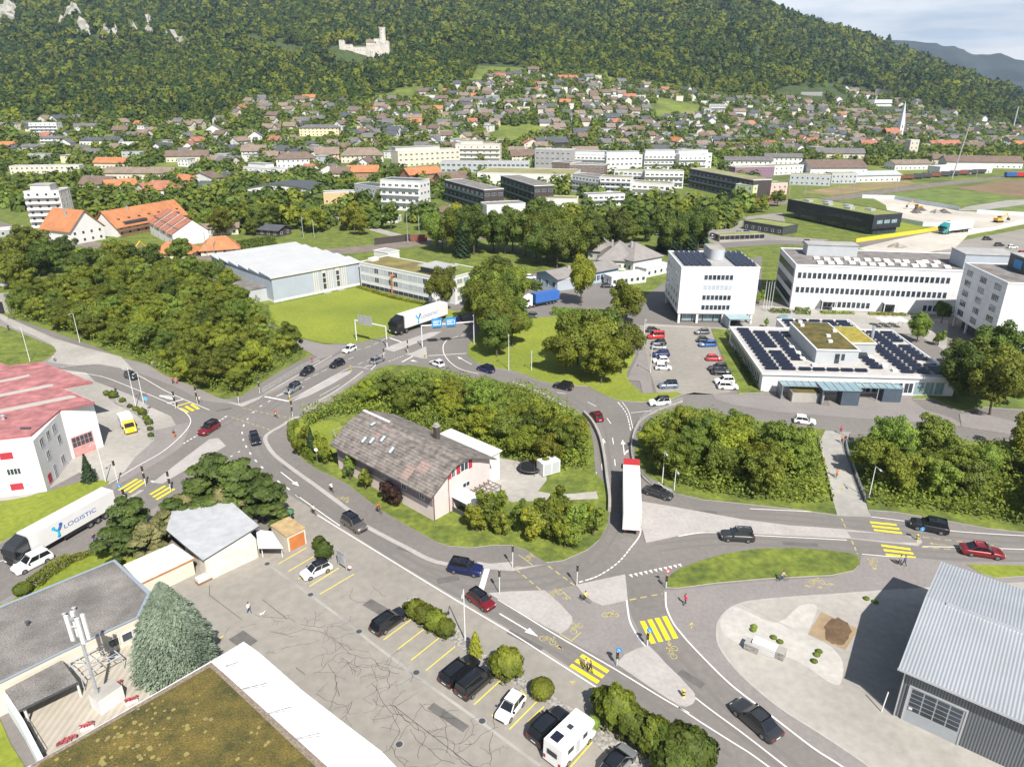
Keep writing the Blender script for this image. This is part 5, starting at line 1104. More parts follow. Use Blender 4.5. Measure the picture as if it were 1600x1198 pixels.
# --- red roofed workshop on the left
def workshop():
    t = thing('workshop', 'white workshop with wide pale red roof and garage door', 'workshop', (0, 0, 0), 0)
    Z0 = 9.2
    ftp = [(-78.55, 111.4), (-75.5, 116.2), (-92, 127.5), (-108, 133), (-150, 138), (-150, 98), (-95, 96.3), (-82.7, 98.3), (-76.2, 100.2)]
    mb = MB(); mb.prism(ftp, 0, Z0); part('wall', mb, white, t)
    rp = [tuple(G(x, y, Z0)) for x, y in fR((-700, 720), (0, 665), (255, 637), (497, 428), (775, 368), (505, 248), (757, 205), (340, 38), (70, 72), (0, 45), (-700, 0))]
    mb = MB(); mb.prism(rp, Z0+.003, Z0+.35, 1, 0); mb.prism(rp, None, Z0+.003, 1)
    rr = part('roof', mb, [mat('faded_red_roof', (.37, .15, .15), .75, .1, .3, sc2=.6, a2=.25), mat('roof_edge', (.30, .09, .09), .7, .05, 1)], t)
    for q in (((-60, 192), (180, 145), (235, 130), (245, 140), (190, 158), (-60, 208)), ((-60, 305), (400, 212), (438, 212), (432, 225), (-60, 325)), ((-60, 430), (560, 305), (600, 305), (620, 315), (590, 322), (-60, 455))):
        mb = MB(); mb.prism([tuple(G(x, y, Z0+.35)) for x, y in fR(*q)], Z0+.353, Z0+.43); part('rooflight_strip', mb, mat('grey_strip', (.42, .38, .35), .7, .05, 1), rr)
    p = G(*fR((30, 500))[0], Z0+.3); mb = MB(); mb.tube((p.x, p.y, Z0+.3), (p.x, p.y, Z0+1.1), .25); mb.tube((p.x, p.y, Z0+1.1), (p.x, p.y, Z0+1.3), .42, .1); part('roof_vent', mb, alu, rr)
    p = G(*fR((210, 575))[0], Z0+.3); mb = MB(); mb.box(p.x-.8, p.x+.8, p.y-.2, p.y+.2, Z0+.35, Z0+.6); part('roof_vent', mb, dgrey, rr)
    def face(p, q):
        v = Vector(q)-Vector(p); return p, math.atan2(v.y, v.x), v.length
    def onface(p, q, u, z, me, name='window'):
        p_, a, L = face(p, q); d = Vector((math.cos(a), math.sin(a))); n = Vector((d.y, -d.x)); c_ = Vector(p_)+d*u+n*.004
        return obj(name, me, t, (c_.x, c_.y, z), a)
    A1, A2, A3, A4 = (-82.7, 98.3), (-76.2, 100.2), (-78.55, 111.4), (-75.5, 116.2)
    for u, z in ((1.0, 6.6), (1.2, 1.0), (-3, 1.0)): 
        mb = MB(); mb.box(-.9, .9, -.05, 0, 0, 1.15); onface(A1, A2, u+1.6, z, mb.mesh('shutter', redsh), 'shutter')
    for u, z in ((3.0, 3.7), (-1.5, 3.7)): onface(A1, A2, u, z, win_mesh(2.0, 1.2, 4))
    for u, z, ww, wh in ((2.5, 7, 1.4, 1.5), (5.2, 7, 1.3, 1.5), (7.8, 7, 1.6, 1.5), (3.5, 4.2, 1.3, 1.5), (8.6, 4.6, 1.3, 1.5), (4.4, .3, 1.0, 2.3), (8.0, 1.0, 1.5, 1.5)): onface(A2, A3, u, z, win_mesh(ww, wh, 2, lgreyw))
    mb = MB(); mb.box(-.6, .6, -.05, 0, 0, 1.6); onface(A2, A3, 2.0, .6, mb.mesh('shutter', redsh), 'shutter')
    mb = MB(); mb.box(-1.9, 1.9, -.05, 0, 0, 3.9, 0)
    gd = onface(A3, A4, 2.4, 0, mb.mesh('garage_door', mat('faded_red_door', (.55, .27, .25), .7, .1, 2)), 'garage_door')
    q = MB()
    for i in range(5):
        for j in range(2): q.box(-1.75+i*.71, -1.75+i*.71+.6, -.08, -.05, 1.9+j*.95, 2.75+j*.95)
    part('door_glazing', q, glass, gd)
workshop()
# --- grey roofed sheds and garages left of the car park
def sheds():
    t = thing('shed', 'cream walled shed with grey angular flat roof below the pines', 'shed', (0, 0, 0))
    rp = [tuple(G(x, y, 3.4)) for x, y in fD((940, 230), (1200, 70), (1050, -60), (810, -60), (770, 90))]
    fp = [tuple(p) for p in [G(*fD((965, 325))[0]), G(*fD((1197, 215))[0])]]; d = Vector((-.66, .75)); 
    fp = [fp[0], fp[1], tuple(Vector(fp[1])+d*11), tuple(Vector(fp[0])+d*9)]
    mb = MB(); mb.prism(fp, 0, 3.2); part('wall', mb, mat('stained_cream', (.70, .65, .54), .9, .1, .8, sc2=1.5), t)
    mb = MB(); mb.prism(rp, 3.2, 3.45, 1, 0); mb.prism(rp, None, 3.2, 1); part('roof', mb, [mat('pale_grey_roof', (.40, .41, .43), .8, .06, .4, sc2=.9), dgrey], t)
    t = thing('garage_row', 'long white roofed low garage with orange eaves board', 'garage', (0, 0, 0))
    rp = [tuple(G(x, y, 2.6)) for x, y in fD((570, 250), (800, 150), (900, 218), (650, 335))]
    c_ = sum((Vector(p) for p in rp), Vector((0, 0)))/4; fp = [tuple(c_+(Vector(p)-c_)*.94) for p in rp]
    mb = MB(); mb.prism(fp, 0, 2.4); part('wall', mb, cream, t); mb = MB(); mb.prism(rp, 2.4, 2.62, 1, 0); part('roof', mb, [mat('weathered_white_roof', (.66, .65, .62), .8, .06, .5, sc2=1), mat('orange_board', (.55, .20, .06), .7, .1, 1)], t)
    t = thing('garage', 'small garage with orange door and ochre flat roof', 'garage', G(*fD((1338, 190))[0]), R(48)); mb = MB(); mb.box(0, 2.9, 0, 4.2, 0, 2.5); part('wall', mb, cream, t)
    mb = MB(); mb.box(-.1, 3.0, -.1, 4.3, 2.5, 2.65); part('roof', mb, mat('ochre_roof', (.42, .30, .15), .9, .15, 1), t); mb = MB(); mb.box(.25, 2.65, -.05, -.003, 0, 2.15); part('garage_door', mb, mat('orange_door', (.50, .17, .05), .6, .08, 1), t)
    t = thing('carport', 'low white roofed carport between shed and orange garage', 'carport', (0, 0, 0))
    rp = [tuple(G(x, y, 2.1)) for x, y in fD((1195, 170), (1310, 170), (1260, 95), (1185, 85))]; mb = MB(); mb.prism(rp, 1.95, 2.1); part('roof', mb, white, t)
    fp = [tuple(Vector(p).lerp(Vector(rp[2]), .2)) for p in rp]; mb = MB(); [mb.tube((p[0], p[1], 0), (p[0], p[1], 1.95), .07) for p in fp]; part('post', mb, white, t)
    mb = MB(); mb.box(-.9, .9, -.45, .45, .35, .9); t = thing('water_tank', 'white wrapped pallet tank in the corner of the shed', 'tank', G(*fD((945, 325))[0]), R(48)); part('tank', mb, whitem, t); mb = MB(); mb.box(-.95, .95, -.5, .5, 0, .34); part('pallet', mb, wood, t)
sheds()
# --- gravel roofed house, terrace and mossy roofed building, lower left
def lowerleft():
    t = thing('bungalow', 'flat gravel roofed bungalow with grey metal roof edge', 'house', (0, 0, 0))
    rp = [tuple(G(x, y, 4)) for x, y in fD((-500, 640), (10, 442), (528, 230), (692, 382), (640, 492), (285, 655), (0, 795), (-500, 1030))]
    c_ = Vector(rp[3]).lerp(Vector(rp[7]), .5)
    mb = MB(); mb.prism([tuple(c_+(Vector(p)-c_)*.985) for p in rp], 0, 3.7); part('wall', mb, cream, t)
    mb = MB(); mb.prism(rp, 3.3, 4.0, 1, 0); ro = part('roof', mb, [gravelroof, cream], t)
    mb = MB(); strip(mb, rp[0:4]+[rp[4]], .5, 4.06); strip(mb, rp[4:], .35, 4.064); o = part('roof_edge', mb, mat('zinc_edge', (.34, .40, .46), .45, .05, 1, metal=.3), ro)
    for x, y in fD((130, 528), (345, 462), (300, 490)): p = G(x, y, 4); mb = MB(); mb.tube((p.x, p.y, 4), (p.x, p.y, 4.5), .18); mb.tube((p.x, p.y, 4.5), (p.x, p.y, 4.6), .28, .1); part('roof_vent', mb, dgrey if x < 60 else alu, ro)
    a = Vector(rp[5]); b = Vector(rp[4]); dv = (b-a).normalized(); ang = math.atan2(dv.y, dv.x)
    for k in range(3): me = win_mesh(1.2, 1.2, 1); p = a+dv*((b-a).length*.62+k*1.45)+Vector((dv.y, -dv.x))*.02; obj('window', me, t, (p.x, p.y, 1.6), ang)
    rp2 = [tuple(G(x, y, 3.3)) for x, y in fD((85, 922), (22, 828), (285, 690), (360, 790))]
    u = thing('terrace_roof', 'small gravel roof over the terrace seating corner', 'pavilion', (0, 0, 0)); mb = MB(); mb.prism(rp2, 3.0, 3.3, 1, 0); part('roof', mb, [gravelroof, dgrey], u)
    mb = MB(); [mb.tube((p[0], p[1], 0), (p[0], p[1], 3.0), .12) for p in [tuple(Vector(q).lerp(Vector(rp2[2]), .1)) for q in rp2]]; part('post', mb, white, u)
    tr = [tuple(G(x, y, 1.0)) for x, y in fD((110, 940), (60, 830), (480, 560), (640, 600), (760, 790), (990, 690), (970, 720), (690, 880), (200, 1140))]
    tb = MB(); tb.prism(tr, 0, 1.0); tag(part('terrace', tb, terrac, None), None, None, None, 'structure')
    w_ = thing('terrace_wall', 'white boundary wall along the left side of the terrace', 'wall', (0, 0, 0)); mb = MB(); P = [G(x, y, 2.2) for x, y in fD((-10, 800), (100, 975), (190, 1150))]
    for a, b in zip(P, P[1:]): d = (b-a).normalized(); n = Vector((-d.y, d.x))*.22; mb.prism([tuple(a+n), tuple(b+n), tuple(b-n), tuple(a-n)], 0, 2.2)
    part('wall', mb, mat('pale_blue_wall', (.62, .66, .70), .8, .05, 1), w_)
    w_ = thing('terrace_railing', 'dark metal railing standing inside the white terrace wall', 'railing', (0, 0, 0)); mb = MB(); a = G(*fD((125, 990))[0], 1); b = G(*fD((210, 1130))[0], 1)
    for z in (1.5, 2.0): mb.tube((*a, z), (*b, z), .03)
    for k in range(5): p = a.lerp(b, k/4); mb.tube((*p, 1), (*p, 2), .03)
    part('rail', mb, dgrey, w_)
    # glazed frame (pergola) by the wall
    u = thing('pergola', 'glazed steel pergola in the dark courtyard corner', 'pergola', (0, 0, 0)); mb = MB(); Q = [G(x, y, 2.9) for x, y in fD((315, 700), (490, 615), (560, 670), (375, 770))]
    for i in range(4): mb.tube((*Q[i], 2.9), (*Q[(i+1) % 4], 2.9), .06); mb.tube((*Q[i], 1), (*Q[i], 2.9), .05)
    for k in (.25, .5, .75): mb.tube((*Q[0].lerp(Q[1], k), 2.9), (*Q[3].lerp(Q[2], k), 2.9), .04); mb.tube((*Q[0].lerp(Q[3], k), 2.9), (*Q[1].lerp(Q[2], k), 2.9), .03)
    mb.tube((*Q[0], 2.9), (*Q[2], 2.9), .03); part('frame', mb, greyw, u)
    # antenna mast on white plinth
    q4 = [tuple(G(x, y, 2.6)) for x, y in fD((455, 895), (545, 855), (570, 850), (480, 815))]
    u = thing('antenna_mast', 'slim antenna mast with white panels on a white plinth', 'mast', (0, 0, 0))
    a = G(*fD((480, 978))[0]); b = G(*fD((590, 900))[0]); dd = (b-a).normalized(); n = Vector((-dd.y, dd.x))
    mb = MB(); mb.prism([tuple(a), tuple(b), tuple(b+n*1.8), tuple(a+n*1.8)], 0, 2.8, 0, 1); part('plinth', mb, [white, conc], u)
    bs = a+dd*.6+n*1.2; mb = MB(); mb.tube((*bs, 2.8), (*bs, 12.6), .17, .13, 10); 
    for z in np.arange(3.2, 12, .45): mb.box(bs.x+.12, bs.x+.3, bs.y-.03, bs.y+.03, z, z+.05)
    part('pole', mb, steel, u)
    for k, (ax, ay) in enumerate(((-.75, -.1), (-.5, .5), (.75, .1), (.55, -.5))): mb = MB(); mb.box(bs.x+ax-.17, bs.x+ax+.17, bs.y+ay-.1, bs.y+ay+.1, 9.8, 12.9); mb.tube((bs.x, bs.y, 11.5), (bs.x+ax, bs.y+ay, 11.5), .04); part('antenna_panel', mb, white, u)
    mb = MB(); mb.box(bs.x-.5, bs.x+.5, bs.y-.05, bs.y+.05, 12.3, 12.6); part('crossbar', mb, steel, u)
    # mossy roof and white metal strip roof
    t = thing('moss_roofed_building', 'flat building with brown moss roof and white metal side roof', 'building', (0, 0, 0))
    H = 5.0
    inner = [tuple(G(x, y, H)) for x, y in fD((140, 1182), (978, 712), (1040, 770), (1490, 1185), (1900, 1600), (-200, 1500))]
    full = [tuple(G(x, y, H)) for x, y in fD((125, 1185), (1070, 640), (1128, 604), (1200, 655), (1400, 830), (1600, 985), (1765, 1110), (1900, 1250), (2300, 1600), (-300, 1500))]
    cc = Vector(full[0]).lerp(Vector(full[7]), .5)
    mb = MB(); mb.prism([tuple(cc+(Vector(p)-cc)*.99) for p in full], 0, H-.4); part('wall', mb, white, t)
    mb = MB(); mb.prism(full, H-.4, H, 0); part('metal_roof', mb, mat('white_sheet', (.72, .72, .73), .45, .03, .5, stripe=('X', .4, .15)), t)
    gr = [tuple(G(x, y, H)) for x, y in fD((148, 1176), (978, 702), (1054, 768), (1510, 1180), (1930, 1600), (-230, 1500))]
    mb = MB(); mb.prism(gr, H, H+.08); part('gravel_edge', mb, mat('edge_gravel', (.26, .21, .16), .95, .2, 4, c2=(.14, .11, .09), bump=.6), t)
    gi = [tuple(G(x, y, H)) for x, y in fD((190, 1172), (972, 728), (1022, 772), (1455, 1182), (1880, 1600), (-150, 1500))]
    mb = MB(); mb.prism(gi, H+.08, H+.16); mr = part('moss_bed', mb, moss, t)
    q = random.Random(12); P = []; mb = MB()
    for k in range(110):
        x = q.gauss(640, 180); y = 1180-(x-140)*.53+q.uniform(20, 260) if q.random() < .5 else q.uniform(850, 1180)
        x = q.uniform(x, 1250) if q.random() < .4 else x
        p = G(*fD((x, y))[0], H)
        if not inpoly(p.x, p.y, gi): continue
        r_ = q.uniform(.06, .26); mb.prism([(p.x+r_*(1+.3*q.uniform(-1, 1))*math.cos(a), p.y+r_*(1+.3*q.uniform(-1, 1))*math.sin(a)) for a in np.linspace(0, 6.28, 9)[:-1]], None, H+.17+k*.0006)
    tag(part('moss_clump', mb, mat('yellow_clump', (.20, .18, .045), .95, .3, 1.2, c2=(.21, .15, .075)), mr), None, None, None, 'stuff')
    for (x0, y0, x1, y1) in ((1045, 720, 1120, 708), (1120, 826, 1240, 810), (1240, 940, 1355, 920), (1365, 1058, 1485, 1042)):
        p = G(*fD((x0, y0))[0], H); r_ = G(*fD((x1, y1))[0], H); mb = MB(); mb.tube((*p, H+.1), (*r_, H+.45), .02); mb.tube((*p, H+.02), (*r_, H+.05), .02); part('roof_wire', mb, dgrey, t)
    # flower boxes, benches
    for i, (x, y) in enumerate(fD((300, 1085), (325, 1068), (540, 812), (610, 885), (405, 1005))):
        p = G(x, y, 1); u = thing('flower_box', 'planter with pink and red flowers on the terrace', 'flower box', (p.x, p.y, 1), R(30), 'terrace flower boxes'); mb = MB(); mb.box(-.6, .6, -.2, .2, 0, .35); part('box', mb, white if i > 2 else conc, u)
        obj('flowers', quads_mesh('flowers', np.column_stack([nr.uniform(-.6, .6, 160), nr.uniform(-.22, .22, 160), .4+.2*nr.rand(160)]), sph(160)+np.array([0, 0, 1]), .12, mat('flowers', (.42, .03, .08), .7, .2, 3, c2=(.20, .10, .06))), u)
lowerleft()
# ------------------------------------------------------------- town buildings
tile_o = mat('orange_tiles', (.44, .175, .075), .85, .12, .25, sc2=1.2); tile_r = mat('red_tiles', (.36, .145, .09), .85, .12, .25, sc2=1.2); tile_b = mat('brown_tiles', (.165, .115, .09), .85, .12, .25, sc2=1.2)
tile_g = mat('grey_tiles', (.15, .14, .14), .85, .12, .25, sc2=1.2); tile_t = mat('tan_tiles', (.23, .175, .135), .85, .12, .25, sc2=1.2); slate = mat('slate_roof', (.085, .09, .10), .6, .1, .25)
wyel = mat('pale_yellow_wall', (.70, .60, .38), .85, .05, .3); wpink = mat('pale_pink_wall', (.66, .42, .38), .85, .05, .3); wgrey = mat('stone_grey_wall', (.36, .35, .34), .85, .08, .3); wbrown = mat('brown_wall', (.20, .15, .12), .85, .1, .5); wdark = mat('dark_timber_wall', (.055, .045, .04), .8, .1, 1); wlime = mat('lime_wall', (.55, .62, .34), .85, .05, .3)
groof = mat('extensive_green_roof', (.26, .25, .10), .95, .15, .08, c2=(.20, .17, .09), sc2=.5)
TAKEN = []
def bld(fr, l, r, d, h, roof, wall, label, n=None, fl=None, name='house', cat='house', group=None, band=False, wm_=None, sides=True, balc=False, down=0, par=.4, pent=None):
    a = PX(*fr(l)[0]); b = PX(*fr(r)[0]); v = (b-a).xy; w = v.length; ang = math.atan2(v.y, v.x); cx = a.xy+v*.5+Vector((-v.y, v.x))/w*d/2
    z = min(a.z, b.z); TAKEN.append((cx.x, cx.y, max(w, d)*.62+5)); down = down or (1.5+.08*d if a.y > 560 else 0)
    t = thing(name, label, cat, (a.x, a.y, z), ang, group); mb = MB(); mb.box(0, w, 0, d, -down, h); part('wall', mb, wall, t)
    k, rm = roof[0], roof[1]
    if k == 'flat': flatroof_on(t, w, d, h, rm, whitem if len(roof) < 3 else roof[2], p=par)
    elif k == 'hip': gable(t, w, d, h, roof[2], rm, .8, 'x' if w > d else 'y', .2, hipf=1.0)
    else: gable(t, w, d, h, roof[2], rm, .8, k, .2, gm=wall)
    fl = fl or max(1, int(h/2.9)); n = n or max(2, int(w/3.2)); fh = h/fl; me = wm_ or win_mesh(1.3, 1.35, 1)
    for f in range(fl):
        for i in range(n):
            put_win(t, 'F', w*(i+.5)/n, f*fh+.8, me, w, d)
        if sides:
            m = max(1, min(5, int(d/3.6)))
            for i in range(m):
                put_win(t, 'L' if (a.x > 0) else 'R', d*(i+.5)/m, f*fh+.8, me, w, d)
        if balc:
            mb = MB(); mb.box(.3, w-.3, -1.5, -.003, f*fh+.05, f*fh+.2); mb.box(.3, w-.3, -1.5, -1.42, f*fh+.2, f*fh+1.1); part('balcony', mb, whitem if balc is True else balc, t)
    if k == 'hip' or k in 'xy':
        mb = MB(); mb.box(w*.3, w*.3+.7, d*.4, d*.4+.7, h, h+roof[2]+.8); part('chimney', mb, wgrey, t)
    if pent:
        x0, x1, y0, y1, ph = pent; mb = MB(); mb.box(w*x0, w*x1, d*y0, d*y1, h+par*.45, h+ph); part('penthouse', mb, wall, t); mb = MB(); mb.box(w*x0-.4, w*x1+.4, d*y0-.4, d*y1+.4, h+ph, h+ph+.25); part('penthouse_roof', mb, rm, t)
    return t, w
O, Rr, Br, Gr, Tn = tile_o, tile_r, tile_b, tile_g, tile_t
wb = win_mesh(2.6, 1.5, 3, lgreyw, glass); ws = win_mesh(2.2, 1.3, 2, whitem, glass)
t, w = bld(fT1, (150, 1055), (310, 1050), 14, 17, ('flat', flatroof), mat('pale_rose_wall', (.70, .63, .59), .85, .05, .3), 'tall stepped pale apartment tower with balconies on the left', 4, 6, 'apartment_building', 'apartments', balc=True, pent=(.15, .7, .2, .8, 2.8))
t, w = bld(fT1, (338, 1135), (490, 1106), 19, 6.2, ('y', O, 7.5), white, 'steep orange roofed white chalet with solar panels, left', 4, 2)
t, w = bld(fT1, (548, 1098), (868, 1032), 14, 4.6, ('x', O, 6.5), white, 'long orange roofed apartment house with dormer band', 9, 2, 'apartment_building', 'apartments', balc=wood)
for i in range(7): mb = MB(); x = w*(i+.6)/7.2; mb.box(x, x+1.1, 2.2, 3.0, 7.25, 7.6); part('skylight', mb, glass, t)
mb = MB(); mb.box(w*.12, w*.42, -.2, 1.6, 5.0, 6.2); part('dormer', mb, dgrey, t); mb = MB(); mb.box(w*.55, w*.9, -.2, 1.6, 5.0, 6.2); part('dormer', mb, dgrey, t)
# stepped row of four
a = PX(*fT1((700, 1085))[0]); b = PX(*fT1((808, 1140))[0]); v = (b-a).xy; L = v.length; ang = math.atan2(v.y, v.x)
t = thing('terraced_houses', 'white terraced row with four stepped red roofs, left', 'terraced house', a, ang); TAKEN.append((a.x+5, a.y+5, 18))
for i in range(4):
    x0 = L*i/4; x1 = L*(i+1)/4; z = 6-.35*i; dd = 15
    mb = MB(); mb.box(x0, x1-.01, 0, dd, 0, z); mb.add([(x0, 0, z), (x0, dd, z), (x0, dd*.6, z+5)], [(0, 2, 1)]); mb.add([(x1-.01, 0, z), (x1-.01, dd, z), (x1-.01, dd*.6, z+5)], [(0, 1, 2)]); part('wall', mb, white, t)
    mb = MB(); mb.add([(x0+.3, -.6, z-.1), (x1-.3, -.6, z-.1), (x1-.3, dd*.6, z+5.15), (x0+.3, dd*.6, z+5.15), (x1-.3, dd+.5, z), (x0+.3, dd+.5, z)], [(0, 1, 2, 3), (3, 2, 4, 5)]); part('roof', mb, tile_r, t)
    for f in (0.6, 3.4): put_win(t, 'F', (x0+x1)/2, f, ws, 10, dd)
    mb = MB(); mb.box(x0+1.2, x1-1.2, 2.5, 3.6, z+1.4, z+1.9); part('skylight', mb, glass, t)
for l, r, d, h, rf, wl_, lb in (
 ((722, 1198), (888, 1198), 9, 2.6, ('hip', O, 3.6), cream, 'hipped orange roof house just behind the left wood'),
 ((932, 1186), (1108, 1174), 10, 2.6, ('hip', O, 4.0), cream, 'orange half hipped house with solar panel behind the hall'),
 ((945, 1092), (1105, 1085), 8, 3.4, ('x', Tn, 1.4), cream, 'low cream shed with tan roof beside the railway'),
 ((1140, 1085), (1290, 1098), 9, 3.0, ('x', slate, 1.6), wdark, 'dark slate roofed low house near the railway bridge'),
 ((372, 880), (505, 885), 12, 4.5, ('x', Br, 4.5), white, 'brown roofed white gabled house left of centre row'),
 ((500, 895), (640, 885), 10, 4.6, ('x', O, 3.4), white, 'orange roofed white house above the long orange block'),
 ((660, 915), (820, 912), 12, 5.0, ('hip', Rr, 4.6), white, 'big hipped red brown roof house above the terraced row'),
 ((620, 900), (690, 910), 10, 4.0, ('y', Rr, 3.5), white, 'small red roofed gable house beside the big hipped one'),
 ((438, 778), (580, 782), 11, 5.0, ('x', O, 3.5), cream, 'cream house with wide orange roof on the left'),
 ((490, 828), (800, 832), 11, 5.0, ('x', Tn, 3.6), cream, 'very long tan roofed cream house on the left'),
 ((770, 752), (965, 748), 12, 5.4, ('x', Br, 4.0), cream, 'long red brown roofed house in the left town'),
 ((815, 850), (890, 855), 9, 3.2, ('x', O, 3), cream, 'small orange roofed cottage near the round roofed hall'),
 ((880, 850), (990, 858), 10, 5, ('y', Br, 3.6), white, 'white gable house with grey brown roof near car park'),
 ((922, 882), (1022, 884), 9, 3.2, ('x', slate, 2.6), white, 'white bungalow with slate roof near car park'),
 ((945, 762), (1020, 765), 9, 4.5, ('x', Tn, 3), white, 'white house with tan roof behind the gable house'),
 ((1020, 838), (1090, 842), 8, 3.6, ('x', slate, 3), white, 'white cottage with slate roof left of the round roofed hall'),
 ((1462, 745), (1570, 742), 12, 6, ('x', Tn, 5), wpink, 'broad orange brown roofed house in the town centre left'),
 ((1480, 812), (1570, 815), 11, 4.6, ('y', Gr, 4), white, 'brown grey gabled house beside the town green'),
 ((345, 600), (455, 596), 9, 3.6, ('x', Gr, 2.2), cream, 'wide low chalet under the forest, left'),
 ((522, 622), (590, 622), 10, 4.4, ('x', Br, 3.4), wbrown, 'brown chalet on the left slope'),
 ((680, 622), (746, 622), 9, 4.2, ('x', Tn, 2.6), cream, 'cream house with tan roof on the left slope'),
 ((370, 672), (482, 672), 10, 4.6, ('hip', slate, 2.4), white, 'wide white villa with slate roof on the left slope'),
 ((955, 622), (1022, 620), 9, 5, ('y', Tn, 4.4), white, 'tall white chalet alone on the meadow edge'),
 ((1152, 662), (1216, 660), 9, 6.5, ('y', Gr, 4.5), white, 'dark gabled chalet with white base on the left slope'),
 ((1066, 668), (1126, 668), 8, 3.6, ('x', Tn, 2.4), white, 'small white house below the meadow, left slope'),
 ((944, 664), (992, 664), 8, 3.0, ('y', slate, 3.2), white, 'tiny steep white house below the meadow')): bld(fT1, l, r, d, h, rf, wl_, lb)
bld(fT1, (145, 628), (272, 628), 12, 12, ('flat', conc), white, 'white terraced flats stepping up the far left slope', 6, 4, 'apartment_building', 'apartments', balc=True)
bld(fT1, (190, 668), (300, 668), 10, 5.6, ('x', Gr, 1.6), white, 'white block with low dark roof below the terraced flats', 6, 2, 'apartment_building', 'apartments', balc=True)
bld(fT1, (555, 692), (640, 690), 9, 6, ('flat', conc), white, 'white cubic house on the left slope', 4, 2)
bld(fT1, (568, 742), (652, 742), 9, 6.5, ('flat', slate), lgreyw, 'pale grey cubic house on the left slope', 4, 2)
bld(fT1, (50, 808), (372, 800), 10, 6, ('flat', flatroof), cream, 'long beige flat roofed block on the far left', 14, 2, 'apartment_building', 'apartments', band=True)
bld(fT1, (-60, 700), (78, 692), 12, 5, ('x', O, 3), white, 'orange roofed long house at the left edge', 6, 1)
bld(fT1, (100, 700), (200, 700), 11, 4, ('x', Gr, 2), white, 'low white house behind the beige block', 4, 1)
bld(fT1, (130, 735), (225, 738), 10, 4, ('flat', slate), lgreyw, 'grey flat bungalow above the beige block', 4, 1)
bld(fT1, (290, 745), (380, 742), 10, 4.5, ('flat', slate), lgreyw, 'grey cubic house at the right end of the beige block', 4, 1)
bld(fT1, (0, 1098), (106, 1090), 7, 3, ('flat', lgreyw), wgrey, 'grey flat shed among trees at the left edge', 3, 1, 'shed', 'shed')
bld(fT1, (1128, 800), (1275, 822), 13, 6, ('flat', flatroof), white, 'white flats with roof terraces behind the round roofed hall', 6, 2, 'apartment_building', 'apartments', balc=True, pent=(.05, .6, .3, .95, 3))
bld(fT1, (1120, 730), (1230, 730), 11, 6, ('x', Tn, 4.5), white, 'orange tan roofed house in the middle left', 5, 2)
bld(fT1, (1282, 778), (1460, 772), 13, 7.5, ('hip', Br, 4.5), white, 'large white mansard roofed house in the middle left', 8, 2)
bld(fT1, (1388, 632), (1570, 630), 14, 8.5, ('hip', Gr, 2.6), wyel, 'big pale yellow school with dark hipped roof', 10, 3, 'school_building', 'school')
# round roofed hall
a = PX(*fT1((1148, 902))[0]); b = PX(*fT1((1448, 912))[0]); v = (b-a).xy; L = v.length
t = thing('sports_hall', 'long hall with curved slate blue roof near the left car park', 'hall', a, math.atan2(v.y, v.x)); TAKEN.append((a.x+L/2, a.y+12, 34)); mb = MB(); mb.box(0, L, 0, 26, 0, 4.2); part('wall', mb, white, t)
mb = MB()
for k in range(8): x0 = -1+(L+2)*k/8; x1 = -1+(L+2)*(k+1)/8; z0 = 4.3+3*math.sin(math.pi*k/8); z1 = 4.3+3*math.sin(math.pi*(k+1)/8); mb.add([(x0, -1, z0), (x1, -1, z1), (x1, 27, z1), (x0, 27, z0)], [(0, 1, 2, 3)], 0); mb.add([(x0, 0, 4.2), (x1, 0, 4.2), (x1, 0, z1-.02), (x0, 0, z0-.02)], [(0, 1, 2, 3)], 1)
part('curved_roof', mb, [slate, white], t); [put_win(t, 'F', L*(i+.5)/14, .9, wb, L, 26) for i in range(14)]
# T2 region
for l, r, d, h, rf, wl_, lb, n, fl in (
 ((10, 755), (205, 752), 15, 6.5, ('hip', Tn, 5.5), cream, 'large weathered red brown roofed inn in the town', 9, 2),
 ((-40, 832), (45, 832), 11, 5, ('x', Br, 4), cream, 'brown roofed house beside the orange roofed pair', 4, 2),
 ((42, 828), (184, 824), 11, 5.2, ('x', O, 4.2), mat('brick_wall', (.34, .19, .12), .85, .12, .8), 'brick house with bright orange roof, left of the middle', 6, 2),
 ((328, 852), (474, 838), 12, 6.5, ('x', O, 4.2), MT['brick_wall'], 'brick house with bright orange roof behind the white flats', 6, 2),
 ((478, 862), (606, 850), 11, 4.6, ('x', Br, 4.2), MT['brick_wall'], 'brown roofed brick house with white dormer', 5, 2),
 ((330, 985), (440, 985), 9, 2.8, ('hip', Gr, 2), white, 'small grey hipped bungalow in front of the white flats', 4, 1),
 ((470, 1008), (580, 1012), 9, 3.2, ('x', Br, 2.2), white, 'small brown roofed bungalow in front of the dark flats', 4, 1),
 ((200, 1030), (270, 1032), 7, 2.6, ('flat', flatroof), white, 'tiny white flat pavilion by the path', 3, 1),
 ((920, 685), (1060, 680), 16, 5, ('x', slate, 4.6), wdark, 'big dark barn with slate roof below the village meadow', 3, 1),
 ((855, 690), (935, 688), 11, 5, ('y', Rr, 4.6), cream, 'red roofed gabled house joined to the dark barn', 3, 2),
 ((785, 722), (860, 720), 11, 5, ('x', Tn, 3), cream, 'cream house with tan roof near the dark office', 3, 2),
 ((800, 750), (905, 748), 12, 5.5, ('x', Br, 4.5), cream, 'brown roofed house touching the dark office', 5, 2),
 ((1085, 725), (1200, 722), 12, 4.6, ('x', Tn, 4), cream, 'tan roofed farmhouse behind the long white flats', 5, 1)): bld(fT2, l, r, d, h, rf, wl_, lb, n, fl)
def ap(fr, l, r, d, h, lb, wall=white, roof=flatroof, n=None, fl=None, **k): return bld(fr, l, r, d, h*1.4, ('flat', roof), wall, lb, n, fl, 'apartment_building', 'apartments', **k)
